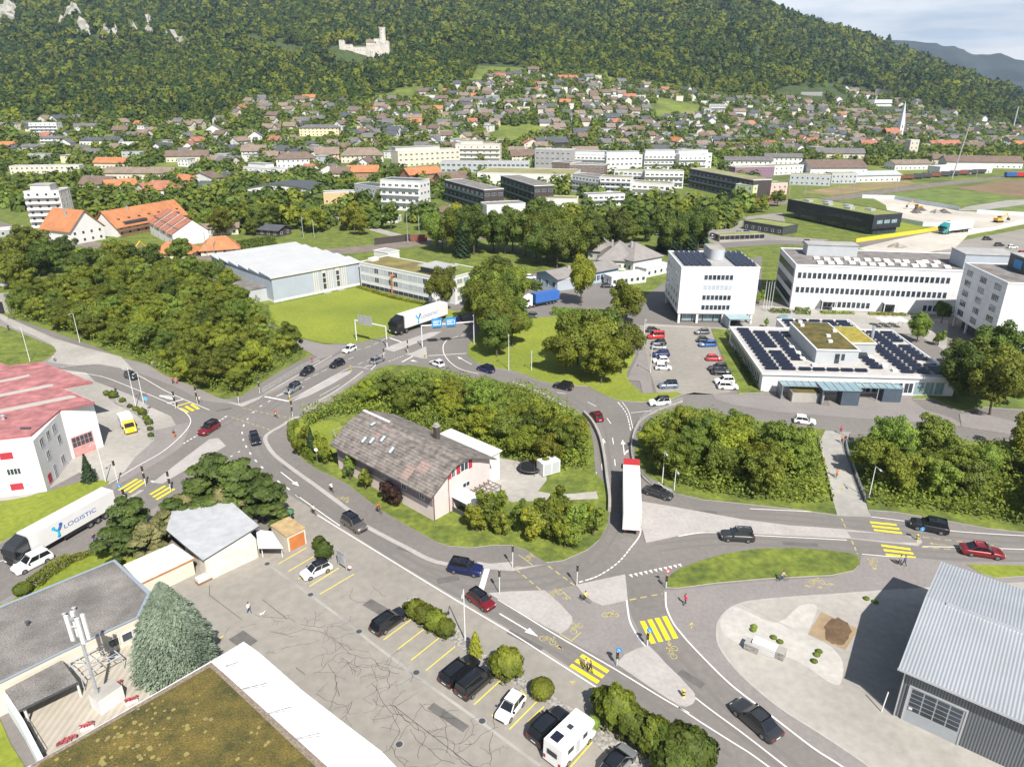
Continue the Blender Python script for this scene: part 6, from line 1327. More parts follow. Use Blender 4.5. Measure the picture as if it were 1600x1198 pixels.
ap(fT2, (275, 775), (560, 752), 13, 9, 'long cream four storey flats in the town centre', cream, n=12, fl=3, wm_=ws, pent=(0, .7, .3, .9, 3))
ap(fT2, (540, 750), (745, 755), 14, 11, 'cream terraced flats with deep balconies in the centre', cream, n=7, fl=4, balc=True, pent=(.1, .6, .3, .9, 3))
ap(fT2, (198, 968), (378, 978), 13, 11.5, 'white four storey flats with slate roof and balconies', white, slate, 6, 4, balc=True, wm_=ws)
ap(fT2, (75, 915), (200, 935), 12, 6, 'low grey roofed wing left of the white flats', lgreyw, slate, 5, 2)
ap(fT2, (-70, 945), (75, 940), 10, 4.5, 'flat ochre walled workshop left of the white flats', mat('ochre_wall', (.56, .40, .22), .85, .05, 1), conc, 5, 1)
ap(fT2, (492, 930), (672, 988), 12, 8.8, 'dark balconied flats with white end, left of two', wdark, gravelroof, 9, 3, wm_=wb, balc=mat('teal_balcony', (.09, .16, .18), .4, .1, 1))
mb = None
ap(fT2, (672, 990), (772, 968), 1.0, 9.0, 'white end wall block of the left dark flats', white, n=4, fl=3) if 0 else None
ap(fT2, (748, 905), (902, 965), 12, 8.8, 'dark balconied flats with white end, right of two', wdark, gravelroof, 8, 3, wm_=wb, balc=MT['teal_balcony'])
ap(fT2, (684, 1015), (862, 1005), 11, 5, 'low white flats with roof garden in front of dark flats', white, gravelroof, 7, 1)
ap(fT2, (925, 968), (1100, 972), 11, 4.2, 'low white building with mossy roof right of dark flats', white, sedum, 6, 1)
ap(fT2, (640, 850), (1080, 862), 40, 5.5, 'wide supermarket with green planted flat roof', white, groof, 16, 1)
ap(fT2, (470, 795), (690, 800), 10, 6, 'low grey flats behind the supermarket, left part', lgreyw, gravelroof, 9, 2, wm_=wb)
ap(fT2, (690, 798), (880, 800), 10, 6, 'low grey flats behind the supermarket, right part', lgreyw, gravelroof, 9, 2, wm_=wb)
ap(fT2, (905, 785), (1070, 795), 13, 12, 'dark grey four storey office in the centre', wgrey, flatroof, 7, 4, wm_=ws)
ap(fT2, (1065, 832), (1225, 838), 14, 8, 'brown panelled flats right of the supermarket', wbrown, gravelroof, 7, 3, wm_=ws)
ap(fT2, (985, 805), (1070, 815), 16, 7, 'low brown block between office and flats', wbrown, gravelroof, 4, 2)
for i, (l, r) in enumerate((((1078, 785), (1230, 792)), ((1235, 795), (1400, 790)), ((1410, 785), (1560, 785)), ((1570, 788), (1720, 780)))): ap(fT2, l, r, 12, 9, ['white terrace flats beside the dark office, first of row', 'white terrace flats, second block of the long row', 'white terrace flats, third block of the long row', 'white terrace flats at the right end of the row'][i], white, lgreyw, 8, 3, wm_=ws, balc=(i % 2 == 0), pent=(.05, .95, .35, .95, 2.6))
for l, r, d, h, lb, rf in (((1078, 885), (1200, 905), 12, 8, 'white flats behind the dark tree row, left', gravelroof), ((1205, 910), (1348, 915), 12, 8.5, 'white flats with grass roof before the tree row', sedum), ((1150, 955), (1320, 950), 9, 4.5, 'low white row with brown flat roof near the railway', gravelroof), ((1350, 905), (1530, 915), 11, 6, 'beige flats with balconies near the railway', sedum), ((1412, 870), (1590, 872), 12, 8, 'white flats with ochre roof terraces, right of centre', groof), ((1270, 855), (1420, 862), 12, 7, 'pale flats with green roof in the flats quarter', groof)): ap(fT2, l, r, d, h, lb, white, rf, None, None, balc=True, wm_=ws)
# T3 region
ap(fT3, (0, 792), (125, 790), 12, 9, 'white flats at the left of the right town', white, flatroof, 6, 3, balc=True)
ap(fT3, (48, 865), (335, 932), 13, 8.8, 'long dark balconied flats with grassy roof near railway', wdark, groof, 14, 3, wm_=wb, balc=MT['teal_balcony'])
a = PX(*fT3((335, 934))[0]); 
bld(fT3, (338, 934), (400, 925), 12.5, 9.2, ('flat', groof), wlime, 'lime yellow end block of the long flats by railway', 3, 3, 'apartment_building', 'apartments')
bld(fT3, (405, 905), (500, 900), 11, 7, ('flat', groof), wpink, 'pink flats beside the lime yellow end block', 4, 2, 'apartment_building', 'apartments')
for l, r, d, h, rf, wl_, lb, n, fl in (
 ((215, 778), (432, 782), 12, 6.8, ('x', Gr, 2.6), white, 'long white block with grey gable roof, left of pair', 10, 2),
 ((400, 762), (570, 765), 12, 6.8, ('x', Gr, 2.6), white, 'long white block with grey gable roof, right of pair', 8, 2),
 ((608, 812), (870, 812), 26, 6, ('x', Br, 5), white, 'big white sports hall with brown hipped roof', 10, 1),
 ((805, 845), (1025, 840), 15, 5, ('x', lgreyw, 2.2), white, 'white workshop with pale grey gable roof near railway', 9, 1),
 ((1000, 788), (1165, 785), 15, 5, ('x', Tn, 2.6), white, 'white workshop row with tan roof behind sidings', 8, 1),
 ((1238, 775), (1590, 782), 18, 5.5, ('x', Br, 4.2), white, 'very long brown roofed goods shed at the right', 14, 1),
 ((1155, 760), (1235, 762), 12, 5, ('x', Br, 3.4), cream, 'brown roofed station house beside the tall pole', 4, 1),
 ((640, 730), (860, 735), 14, 5, ('x', Gr, 4), cream, 'long cream house with grey roof behind sports hall', 9, 1),
 ((1180, 690), (1310, 690), 13, 5, ('x', Rr, 4.4), cream, 'red roofed long house behind the goods shed', 6, 1),
 ((1310, 700), (1420, 700), 12, 5, ('x', Br, 4), white, 'white house with brown roof behind the goods shed', 5, 1),
 ((1560, 690), (1680, 690), 12, 5, ('x', O, 4), white, 'orange roofed house at the right edge', 5, 1)): bld(fT3, l, r, d, h, rf, wl_, lb, n, fl)
ap(fT3, (1205, 812), (1450, 800), 12, 4.5, 'white flat depot beside the tall steel pole', white, white, 8, 1)
ap(fT3, (512, 855), (700, 862), 12, 5, 'low flats with mossy roof along the railway, left', lgreyw, groof, 8, 2)
ap(fT3, (705, 850), (822, 850), 12, 5, 'low flats with grassy roof along the railway, right', lgreyw, groof, 6, 2)
ap(fT3, (258, 828), (440, 822), 12, 6, 'low plum coloured flats behind the long dark flats', mat('plum_wall', (.24, .14, .2), .8, .05, 1), groof, 7, 2)
ap(fT3, (440, 812), (575, 805), 12, 5, 'low white flats behind the pink flats', white, groof, 6, 2)
ap(fT3, (1060, 735), (1100, 735), 9, 12, 'narrow cream tower house near the church', cream, conc, 2, 4)
ap(fT3, (140, 520), (215, 520), 11, 7, 'large flat roofed villa above the right village', wgrey, white, 5, 2, balc=True)
ap(fT3, (905, 493), (985, 493), 11, 7, 'long pale flats on the slope above the church', white, conc, 7, 2, balc=True)
ap(fT3, (565, 440), (665, 446), 10, 4, 'low restaurant block beneath the sloping meadow', wgrey, conc, 6, 1)
ap(fT3, (910, 432), (1045, 436), 11, 6, 'white manor row at the forest edge, right', white, conc, 8, 2)
# --- black office by the railway
t = thing('black_office', 'black clad flat office with green roof near the railway', 'office building', (146.8, 383.4), R(-70)); TAKEN.append((165, 360, 40))
w, d, h = 58, 17, 9; bk = mat('black_cladding', (.022, .025, .032), .35, .1, .5, stripe=('Z', .5, .2)); block(t, w, d, h, bk, 2.8); mb = MB(); mb.box(4, w-1, 2, d-1, 0, 2.8); part('ground_floor', mb, glass, t); flatroof_on(t, w, d, h, mat('green_roof', (.22, .25, .07), .95, .15, .2, sc2=.8), dgrey)
for i in range(10): put_win(t, 'F', 8+i*4.6, 5.2, win_mesh(4, 1.6, 3, dgrey, glass), w, d)
for i in range(3): put_win(t, 'R', 4+i*4.4, 5.0, win_mesh(3.4, 1.8, 3, dgrey, glassb), w, d)
for i in range(6): mb = MB(); mb.box(8+i*7, 12+i*7, 3+(i % 2)*6, 6+(i % 2)*6, h+.2, h+1.1); part('roof_unit', mb, alu, t)
for i in range(4): mb = MB(); mb.box(6+i*16, 6.5+i*16, .5, 1, 0, 2.8); part('pillar', mb, dgrey, t)
t, w = bld(fT3, (300, 1060), (480, 1090), 12, 3.6, ('flat', MT['green_roof'], dgrey), dgrey, 'low dark pavilion with green roof left of black office', 6, 1, 'pavilion', 'pavilion'); 
t, w = bld(fT3, (190, 1120), (395, 1112), 6, 2.6, ('flat', MT['green_roof'], conc), conc, 'long open carport with green roof by the road', 9, 1, 'carport', 'carport', wm_=win_mesh(2.6, 2, 1, conc, black))
# --- hipped roof centre and low blue school behind the lorry
t, w = bld(fB, (1200, 120), (1365, 128), 16, 4, ('hip', mat('grey_slabs', (.24, .22, .21), .85, .08, .5), 5), white, 'grey hipped roof hall behind the low blue school', 6, 1, 'hall', 'hall')
bld(fB, (1360, 135), (1490, 110), 15, 4.5, ('hip', MT['grey_slabs'], 4.5), white, 'grey hipped roof wing beside the tower block', 5, 1, 'hall', 'hall')
bld(fB, (1150, 75), (1250, 80), 12, 4, ('hip', MT['grey_slabs'], 4), wgrey, 'small grey hipped house behind the grey halls', 3, 1)
bld(fB, (1010, 222), (1290, 165), 11, 4.2, ('x', MT['grey_slabs'], 1.5), mat('sky_blue_wall', (.36, .50, .62), .7, .05, .5), 'low sky blue school with grey shallow roof', 16, 1, 'school_building', 'school', wm_=win_mesh(1.5, 2, 2, whitem, glass))
bld(fB, (925, 185), (1010, 222), 10, 3.6, ('flat', flatroof), greyw, 'low grey wing left of the sky blue school', 3, 1, 'building', 'building')
bld(fB, (1260, 200), (1420, 180), 5, 3.0, ('flat', white), whitem, 'white flat bus shelter roof beside the tower block', 6, 1, 'shelter', 'shelter')
bld(fB, (1420, 160), (1530, 135), 5, 3.0, ('flat', white), whitem, 'white canopy behind the tower block', 4, 1, 'shelter', 'shelter')
# --- noise wall, construction hoarding, yellow barrier
def long_wall(name, label, cat, px, h, th, m, z=0, post=None):
    pts = [PX(x, y) for x, y in px]; o = pts[0]; t = thing(name, label, cat, o)
    mb = MB()
    for a, b in zip(pts, pts[1:]):
        d = (b-a).xy.normalized(); n = Vector((-d.y, d.x))*th/2; A = (a-o).xy; B_ = (b-o).xy; mb.prism([tuple(A-n), tuple(B_-n), tuple(B_+n), tuple(A+n)], min(a.z, b.z)-o.z-.5, max(a.z, b.z)-o.z+h)
    part('panel', mb, m, t)
    if post:
        pn = 0
        for a, b in zip(pts, pts[1:]):
            L = (b-a).length; k = int(L/post)
            for i in range(k):
                if pn > 90: break
                p = a.lerp(b, i/k)-o; mb = MB(); mb.box(p.x-.12, p.x+.12, p.y-.12, p.y+.12, p.z, p.z+h+.2); part('post', mb, dgrey, t); pn += 1
    return t
nw = mat('rust_noise_wall', (.20, .075, .045), .85, .15, .5)
long_wall('noise_barrier', 'rust brown noise barrier along the railway', 'wall', fT2((1155, 1030), (1300, 1005), (1480, 980), (1600, 975))+fT3((300, 950), (470, 930)), 3.2, .2, nw, post=5)
long_wall('noise_barrier', 'short rust noise barrier piece behind the grey hall', 'wall', fT2((330, 1120), (408, 1118)), 3.2, .2, nw, post=5)
long_wall('noise_barrier', 'black railway screen behind the grey hall', 'wall', fT2((165, 1135), (330, 1115)), 3, .2, wdark, post=5)
long_wall('yellow_barrier', 'bright yellow guard wall along the road works', 'wall', fT3((820, 1122), (940, 1105), (1100, 1082), (1225, 1062)), 1.6, .5, mat('yellow_guard', (.78, .52, .03), .6, .05, .5))
long_wall('hoarding', 'white site hoarding in front of the road works', 'fence', fT3((980, 1020), (1130, 1048), (1250, 1052)), 2.2, .1, mat('pale_hoarding', (.62, .68, .72), .6, .05, .5))
long_wall('hoarding', 'white site hoarding behind the road works', 'fence', fT3((850, 918), (1000, 922), (1180, 955), (1300, 975)), 2.2, .1, MT['pale_hoarding'])
long_wall('hoarding', 'white site hoarding along the right field', 'fence', fT3((1380, 988), (1600, 1000), (1900, 1010)), 2.0, .1, MT['pale_hoarding'])
long_wall('hoarding', 'low white wall curving at the right road works', 'wall', fT3((1340, 1075), (1450, 1068), (1590, 1030), (1900, 990)), 1.4, .4, white)
for i, (x, y) in enumerate(fT3((1120, 975), (1190, 985), (1230, 985), (1010, 1145), (1100, 985), (1255, 1040))):
    p = PX(x, y); t = thing('spoil_heap', 'heap of grey brown rubble on the road works', 'heap', p, i, 'rubble heaps on the road works'); mb = MB(); n = 12
    for k in range(n): a0 = 6.283*k/n; a1 = 6.283*(k+1)/n; r0 = 4+1.2*math.sin(k*2.3); r1 = 4+1.2*math.sin((k+1 if k < n-1 else 0)*2.3); mb.add([(r0*math.cos(a0), r0*.7*math.sin(a0), -.1), (r1*math.cos(a1), r1*.7*math.sin(a1), -.1), (.5*math.sin(i), 0, 2.2)], [(0, 1, 2)])
    part('heap', mb, mat('rubble', (.28, .25, .21), .95, .2, .6) if i % 2 else mat('dark_rubble', (.13, .11, .10), .95, .2, .6), t)
def excavator(px, rz, label, grp=None):
    t = thing('excavator', label, 'excavator', PX(*px), rz, grp); yl = mat('machine_yellow', (.70, .38, .02), .5, .08, 1)
    for y in (-1.3, .7): mb = MB(); mb.box(-2, 2, y, y+.6, 0, .9); part('track', mb, black, t)
    mb = MB(); mb.box(-2.2, 1.2, -1.3, 1.3, 1.1, 2.3); part('body', mb, yl, t); mb = MB(); mb.box(.2, 1.8, .2, 1.3, 1.1, 3.1); part('cab', mb, glass, t)
    mb = MB(); mb.tube((1.2, -.3, 1.8), (4.2, -.3, 4.6), .25); mb.tube((4.2, -.3, 4.6), (6.2, -.3, 2.0), .2); part('boom', mb, yl, t); mb = MB(); mb.box(5.6, 6.6, -.9, .3, .9, 2.0); part('bucket', mb, dgrey, t)
excavator(fT3((1110, 972))[0], 2.5, 'yellow excavator digging on the road works'); excavator(fT3((1480, 1030))[0], .3, 'small yellow excavator beside the right hoarding')
excavator(fA((610, 50))[0], 1.0, 'yellow machine parked behind the left wood'); excavator(fA((515, 55))[0], 2, 'orange yellow machine left of another behind the wood')
# --- village: individual houses
rq = random.Random(21)
LBOT = [(-50, 250), (0, 250), (330, 262), (480, 275), (700, 255), (860, 235), (1000, 240), (1080, 250), (1200, 242), (1600, 232), (1700, 232)]
BX = [p[0] for p in LBOT]; BY = [p[1] for p in LBOT]
cand = []
Y = 560.0
while Y < 1420:
    sp_ = 21 if Y < 1000 else 24; x = -.80*Y
    while x < .82*Y:
        X = x+rq.uniform(-.42, .42)*sp_; Yj = Y+rq.uniform(-.42, .42)*sp_; x += sp_; z = T(X, Yj); px, py = proj(X, Yj, z)
        if px < -30 or px > 1640: continue
        if py < np.interp(px, LX, LY)+3 or py > np.interp(px, BX, BY) or in_meadow(px, py): continue
        if any((X-a)**2+(Yj-b)**2 < r_*r_ for a, b, r_ in TAKEN): continue
        dens = .85 if px > 640 else .62
        if rq.random() > dens: continue
        cand.append((X, Yj, z, px, py))
    Y += sp_*.85
VH = {}
rk = [('orange', tile_o), ('red', tile_r), ('brown', tile_b), ('grey', tile_g), ('tan', tile_t), ('dark', slate)]
wk = [('white', white), ('cream', cream), ('grey', lgreyw), ('yellow', wyel)]
def village_house(ri, wi, typ, wd):
    key = (ri, wi, typ, wd)
    if key not in VH:
        w = (10, 12.5, 16)[wd]; d = 10; h = (3.2, 5.4, 5.8)[typ]; L = []
        mb = MB(); mb.box(-w/2, w/2, -d/2, d/2, -4, h)
        rise = 3.4 if typ < 2 else 0; hh = h
        if typ < 2: 
            for s in (-1, 1): mb.add([(s*w/2, -d/2, h), (s*w/2, d/2, h), (s*w/2, 0, h+rise)], [(0, 1, 2)] if s > 0 else [(2, 1, 0)])
        L.append(('wall', mb.mesh('wall', wk[wi][1])))
        mb = MB()
        if typ < 2:
            k = rise/(d/2); e = .8
            for s in (-1, 1):
                q = [(-w/2-e, s*(d/2+e), h-e*k+.02), (w/2+e, s*(d/2+e), h-e*k+.02), (w/2+e, 0, h+rise+.02), (-w/2-e, 0, h+rise+.02)]; q2 = [(a, b, c_+.22) for a, b, c_ in q]
                f = [(4, 5, 6, 7), (3, 2, 1, 0), (0, 1, 5, 4), (1, 2, 6, 5), (3, 0, 4, 7)]; mb.add(q+q2, f if s < 0 else [tuple(reversed(g)) for g in f])
            mb.box(w*.2, w*.2+.7, .8, 1.5, h+1, h+rise+.9)
        else: mb.box(-w/2-.4, w/2+.4, -d/2-.4, d/2+.4, h+.01, h+.35)
        L.append(('roof', mb.mesh('roof', rk[ri][1] if typ < 2 else flatroof)))
        VH[key] = (L, w, d, h)
    return VH[key]
cand.sort(key=lambda c_: c_[1])
def zone(px, py):
    if py < 150 and 740 < px < 1010: return 'on the upper village hill'
    for a, b in ((130, 'far left slope'), (330, 'left slope'), (520, 'slope beneath the rocks'), (700, 'slope below the castle'), (860, 'hillside by the village meadow'), (1000, 'middle of the village'), (1130, 'hillside right of the village meadow'), (1260, 'old village left of the church'), (1390, 'streets beside the church'), (1500, 'streets right of the church')):
        if px < a: return 'on the '+b if 'slope' in b or 'hill' in b else 'in the '+b
    return 'near the right edge'
NH = 270; wsm = win_mesh(1.2, 1.3, 1)
def house_pick(px, py):
    ow = (.6, .9, 5, 6, 5, 4) if px > 560 else (.5, .9, 4, 6, 5, 4)
    return rq.choices(range(6), ow)[0], rq.choices(range(4), (6, 4, 2, 1))[0], rq.choices(range(3), (3, 5, 2))[0], rq.choices(range(3), (4, 5, 3))[0]
far = MB(); fm = [white, cream, lgreyw, tile_o, tile_r, tile_b, tile_g, tile_t, slate, flatroof]
for i, (X, Yj, z, px, py) in enumerate(cand):
    ri, wi, typ, wd = house_pick(px, py); rz = rq.choice((0, 0, math.pi/2))+rq.uniform(-.35, .35)+(.25 if px > 800 else -.2)
    L, w, d, h = village_house(ri, wi, typ, wd)
    if i < NH:
        rn = f'{rk[ri][0]} gable roof' if typ < 2 else 'flat roof'
        sz = ('small', 'medium', 'long')[wd] if typ else ('low', 'low wide', 'long low')[wd]
        t = thing('village_house', f'{sz} {wk[wi][0]} house with {rn} {zone(px, py)}', 'house', (X, Yj, z), rz, 'village houses')
        for nm, me in L: obj(nm, me, t)
        ny = 1 if h < 4 else 2
        for f in range(ny):
            for u in range(3): 
                obj('window', wsm, t, (-w/3+u*w/3, -d/2-.004, .9+f*2.6)); 
            obj('window', wsm, t, (w/2+.004, 0, .9+f*2.6), math.pi/2); obj('window', wsm, t, (-w/2-.004, 0, .9+f*2.6), -math.pi/2)
            obj('window', wsm, t, (0, d/2+.004, .9+f*2.6), math.pi)
    else:
        M = Matrix.Translation((X, Yj, z)) @ Matrix.Rotation(rz, 4, 'Z')
        for (nm, me), mi in zip(L, ((min(wi, 2)), (3+ri if typ < 2 else 9))):
            far.add([M @ v_.co for v_ in me.vertices], [tuple(p.vertices) for p in me.polygons], mi)
print('village houses', len(cand))
if far.v: tag(part('distant_houses', far, fm, None), 'distant village houses crowded below the forest edge', 'houses', None, 'stuff')
HP = [(c_[0], c_[1]) for c_ in cand]
# --- church
p = PX(*fT3((1008, 650))[0]); t = thing('church', 'village church with slender white spire and red nave roof', 'church', p, R(15)); 
mb = MB(); mb.box(-19, 0, -5.5, 5.5, -3, 8); part('nave_wall', mb, cream, t); mb = MB()
for s in (-1, 1): q = [(-19.5, s*6.5, 7.3), (.5, s*6.5, 7.3), (.5, 0, 14), (-19.5, 0, 14)]; mb.add(q, [(0, 1, 2, 3)] if s < 0 else [(3, 2, 1, 0)])
part('nave_roof', mb, tile_r, t); mb = MB(); mb.box(0, 5.5, -2.7, 2.7, -3, 18); tw = part('tower', mb, white, t)
mb = MB(); mb.add([(-.3, -3, 18), (5.8, -3, 18), (5.8, 3, 18), (-.3, 3, 18), (2.75, 0, 44)], [(0, 1, 4), (1, 2, 4), (2, 3, 4), (3, 0, 4), (3, 2, 1, 0)]); part('spire', mb, mat('pale_spire', (.55, .60, .68), .5, .05, .5), tw)
for z in (9, 14): mb = MB(); mb.box(2, 3.5, -2.75, -2.705, z, z+2); part('window', mb, glass, tw)
mb = MB(); mb.box(2, 3.5, -2.78, -2.72, 15.2, 16.7); part('clock_face', mb, dgrey, tw)
for k in range(4): mb = MB(); mb.box(-17+k*4.4, -15.8+k*4.4, -5.56, -5.505, 2, 6); part('window', mb, glass, t)
# --- castle
p = CASTLE; t = thing('castle', 'pale stone castle with round keep on the wooded spur', 'castle', (p.x, p.y, p.z+6), 0); st_ = mat('castle_stone', (.60, .55, .48), .9, .08, .15, c2=(.48, .44, .39), sc2=.6)
k = (p.y/1.04)/1100  # metres per photo pixel
def cx_(v): return (530+v/2.963-572)*k
def cz_(v): return (88-v/2.963)*k
def cbox(x0, x1, zt, y0, y1, name='wall', cren=True):
    mb = MB(); a, b = cx_(x0), cx_(x1); z = cz_(zt)-6; mb.box(a, b, y0, y1, -20, z)
    if cren:
        n = max(2, int((b-a)/2.2))
        for i in range(n): mb.box(a+(b-a)*i/n, a+(b-a)*(i+.55)/n, y0, y0+.8, z, z+1.3); 
    w_ = part(name, mb, st_, t)
    for i in range(int((b-a)/5)): q = MB(); x = a+2.5+i*5; q.box(x, x+.9, y0-.06, y0-.003, z-5, z-3.4); part('window', q, dgrey, w_)
cbox(12, 36, 205, -3, 4, 'corner_tower'); cbox(36, 70, 222, -1, 1); cbox(70, 130, 232, -2, 0); cbox(130, 168, 215, -4, 8, 'palas'); cbox(165, 195, 200, -3, 10, 'palas'); cbox(195, 229, 208, -6, 6, 'palas'); cbox(150, 200, 240, -8, -5)
mb = MB(); a, b, z = cx_(130), cx_(172), cz_(212)-6; mb.add([(a-.5, -4.5, z), (b+.5, -4.5, z), (b+.5, 2, z+5), (a-.5, 2, z+5), (b+.5, 8.5, z), (a-.5, 8.5, z)], [(0, 1, 2, 3), (3, 2, 4, 5)]); mb.add([(a, -4, z), (a, 8, z), (a, 2, z+4.9), (b, -4, z), (b, 8, z), (b, 2, z+4.9)], [(0, 2, 1), (3, 4, 5)]); part('palas_roof', mb, tile_t, t)
mb = MB(); xm = (cx_(186)+cx_(213))/2; rr = (cx_(213)-cx_(186))/2; zt = cz_(155)-6; mb.tube((xm, 4, -18), (xm, 4, zt), rr, rr, 20)
for i in range(10): a = 6.283*i/10; mb.box(xm+rr*math.cos(a)-.5, xm+rr*math.cos(a)+.5, 4+rr*math.sin(a)-.5, 4+rr*math.sin(a)+.5, zt, zt+1.4)
kp = part('keep', mb, st_, t)
for z in (zt-4, zt-9): q = MB(); q.box(xm-.5, xm+.5, 4-rr-.08, 4-rr+.1, z, z+1.8); part('window', q, dgrey, kp)
p2 = PX(*fT2((88, 235))[0]); put_tree('vil1', 1, CASTLE.x+cx_(90), CASTLE.y+6, CASTLE.z+1, 1.25, 'bright yellow green tree inside the castle walls')
# --- limestone cliffs in the wood
for i, (x, y, w_, h_) in enumerate(((20, 85, 34, 24), (55, 60, 18, 22), (350, 90, 22, 26), (392, 145, 16, 20), (300, 125, 12, 14), (490, 155, 12, 12), (540, 158, 14, 10), (625, 148, 9, 13), (700, 130, 10, 22), (705, 175, 12, 18), (800, 185, 18, 13), (850, 200, 14, 10), (-60, 95, 40, 22))):
    px, py = fT1((x, y))[0]; p = PX(px, py+3); t_ = ('broad pale', 'narrow pale', 'small grey', 'jagged white')[i % 4]
    o = thing('limestone_cliff', f'{t_} limestone cliff rising out of the wood on the left slope', 'cliff', (p.x, p.y-6, p.z), 0, 'limestone cliffs'); mb = MB(); n = 9; rows = 6; q = random.Random(i+50)
    w_ *= 1.6; h_ += 5; V = [[(-w_/2+w_*c_/(n-1)+q.uniform(-2, 2), -2.5+q.uniform(-2, 2)+r_*1.1, -4+(h_+6+q.uniform(-5, 4)*(r_ == rows-1))*r_/(rows-1)*(1-.55*abs(2*c_/(n-1)-1)**2)) for c_ in range(n)] for r_ in range(rows)]
    v = [q_ for r_ in V for q_ in r_]+[(q_[0], q_[1]+9, -6) for q_ in V[-1]]
    mb.add(v, [(r_*n+c_, r_*n+c_+1, (r_+1)*n+c_+1, (r_+1)*n+c_) for r_ in range(rows) for c_ in range(n-1)]); part('rock_face', mb, rock, o)
# --- trees through the town: the 300 largest as things, the rest as one mass
tq = random.Random(31); tc = []
Y = 345.0
TZ = [(-200, 262), (0, 330), (130, 330), (170, 392), (300, 405), (330, 372), (640, 385), (660, 398), (900, 384), (1040, 380), (1150, 368), (1170, 318), (1200, 250), (1400, 262), (1700, 250)]
while Y < 1300:
    s_ = 9.5; x = -.82*Y
    while x < .84*Y:
        X = x+tq.uniform(-.5, .5)*s_; Yj = Y+tq.uniform(-.5, .5)*s_; x += s_; z = T(X, Yj); px, py = proj(X, Yj, z)
        if px < -40 or px > 1650 or py < np.interp(px, LX, LY) or in_meadow(px, py): continue
        if py > np.interp(px, [p[0] for p in TZ], [p[1] for p in TZ]): continue
        if inpoly(px, py, fT1((860, 925), (1140, 915), (1200, 960), (1400, 940), (1600, 1000), (1600, 1060), (1100, 980))) : 
            if tq.random() < .75: continue
        if any((X-a)**2+(Yj-b)**2 < (r_-4)**2 for a, b, r_ in TAKEN): continue
        if any(abs(X-a) < 7 and abs(Yj-b) < 6 for a, b in HP): continue
        if tq.random() < .8 and any(abs(X-a) < r_-6 and -r_-16 < Yj-b < 0 for a, b, r_ in TAKEN): continue
        if tq.random() < (.1 if px < 560 else .2)+(.05 if Y < 560 else 0): continue
        tc.append((X, Yj, z, px, py))
    Y += s_*.88
tc.sort(key=lambda c_: c_[1]); NT = 12; rest = []
def tz(px, py):
    r_ = 'among the nearer town houses' if py > 270 else ('among the town houses' if py > 225 else 'among the slope houses')
    for a, b in ((200, 'far left'), (400, 'left'), (600, 'left of middle'), (800, 'middle'), (1000, 'right of middle'), (1200, 'right'), (1400, 'right by the old village')):
        if px < a: return r_+', '+b
    return r_+', far right'
for i, (X, Yj, z, px, py) in enumerate(tc):
    m = tq.choices(range(4), (4, 1, .8, 6))[0]; s_ = tq.uniform(.8, 1.45)
    if i < NT:
        con = tq.random() < .12
        if con: put_tree('vfir', 0, X, Yj, z, s_, f'dark conical fir {tz(px, py)}', 'tree', 'town trees', 'fir_tree')
        else: put_tree(V4[i % 4], m, X, Yj, z, s_, f'{"broad" if s_ > .85 else "small"} {KL[m][0]} tree {tz(px, py)}', 'tree', 'town trees')
    else: rest.append((X, Yj, z, s_*4.3, m))
print('town trees', len(tc))
if rest:
    C = np.array(rest); n = len(C); K = 80; nr.seed(5); D = sph(n*K).reshape(n, K, 3); D[:, :, 2] = np.abs(D[:, :, 2]); rad = C[:, 3][:, None]; k_ = .6+.45*nr.rand(n, K)
    P = np.stack([C[:, 0][:, None]+D[:, :, 0]*rad*k_, C[:, 1][:, None]+D[:, :, 1]*rad*k_, C[:, 2][:, None]+.8+D[:, :, 2]*rad*1.6*k_], 2).reshape(-1, 3)
    me = quads_mesh('town_greenery', P, D.reshape(-1, 3)+sph(n*K)*.4, (rad*.42*(.6+.7*nr.rand(n, K))).reshape(-1), MIX, mi=np.repeat(C[:, 4], K).astype(np.int32))
    tag(obj('town_greenery', me), 'mass of garden trees between the distant village houses', 'trees', None, 'stuff')
# ------------------------------------------------------------- vehicles
def paint(name, c, metal=.2): return mat('paint_'+name, c, .32, .02, 1, metal=metal, coat=.8, coord='obj')
PC = {'black': paint('black', (.012, .013, .016)), 'dark grey': paint('darkgrey', (.045, .048, .052), .4), 'grey': paint('grey', (.14, .15, .16), .5), 'silver': paint('silver', (.38, .40, .42), .6), 'white': paint('white', (.78, .78, .78), 0),
 'dark red': paint('darkred', (.20, .012, .018), .3), 'red': paint('red', (.50, .02, .02), .1), 'dark blue': paint('darkblue', (.012, .02, .10), .4), 'blue': paint('blue', (.03, .11, .35), .2), 'beige grey': paint('beige', (.17, .15, .13), .5), 'yellow': paint('yellow', (.80, .52, .02), 0), 'teal': paint('teal', (.02, .25, .26), 0), 'silver blue': paint('silverblue', (.22, .28, .36), .5)}
car_glass = mat('car_glass', (.012, .014, .018), .06, .1, 1, spec=.9, coord='obj')
TY = { # L, W, H, belt, hood, rear base, rear top, front top, front base (fractions of L)
 'suv': (4.6, 1.9, 1.66, 1.02, 1.0, -.48, -.41, .05, .21), 'hatch': (4.1, 1.78, 1.47, .90, .86, -.47, -.38, .05, .24), 'mini': (3.95, 1.75, 1.42, .88, .86, -.47, -.40, .10, .24), 'sedan': (4.85, 1.88, 1.42, .88, .82, -.36, -.20, .06, .22), 'estate': (4.75, 1.86, 1.48, .90, .84, -.48, -.42, .05, .23), 'van': (4.8, 1.95, 1.95, 1.12, 1.05, -.49, -.47, .16, .32)}
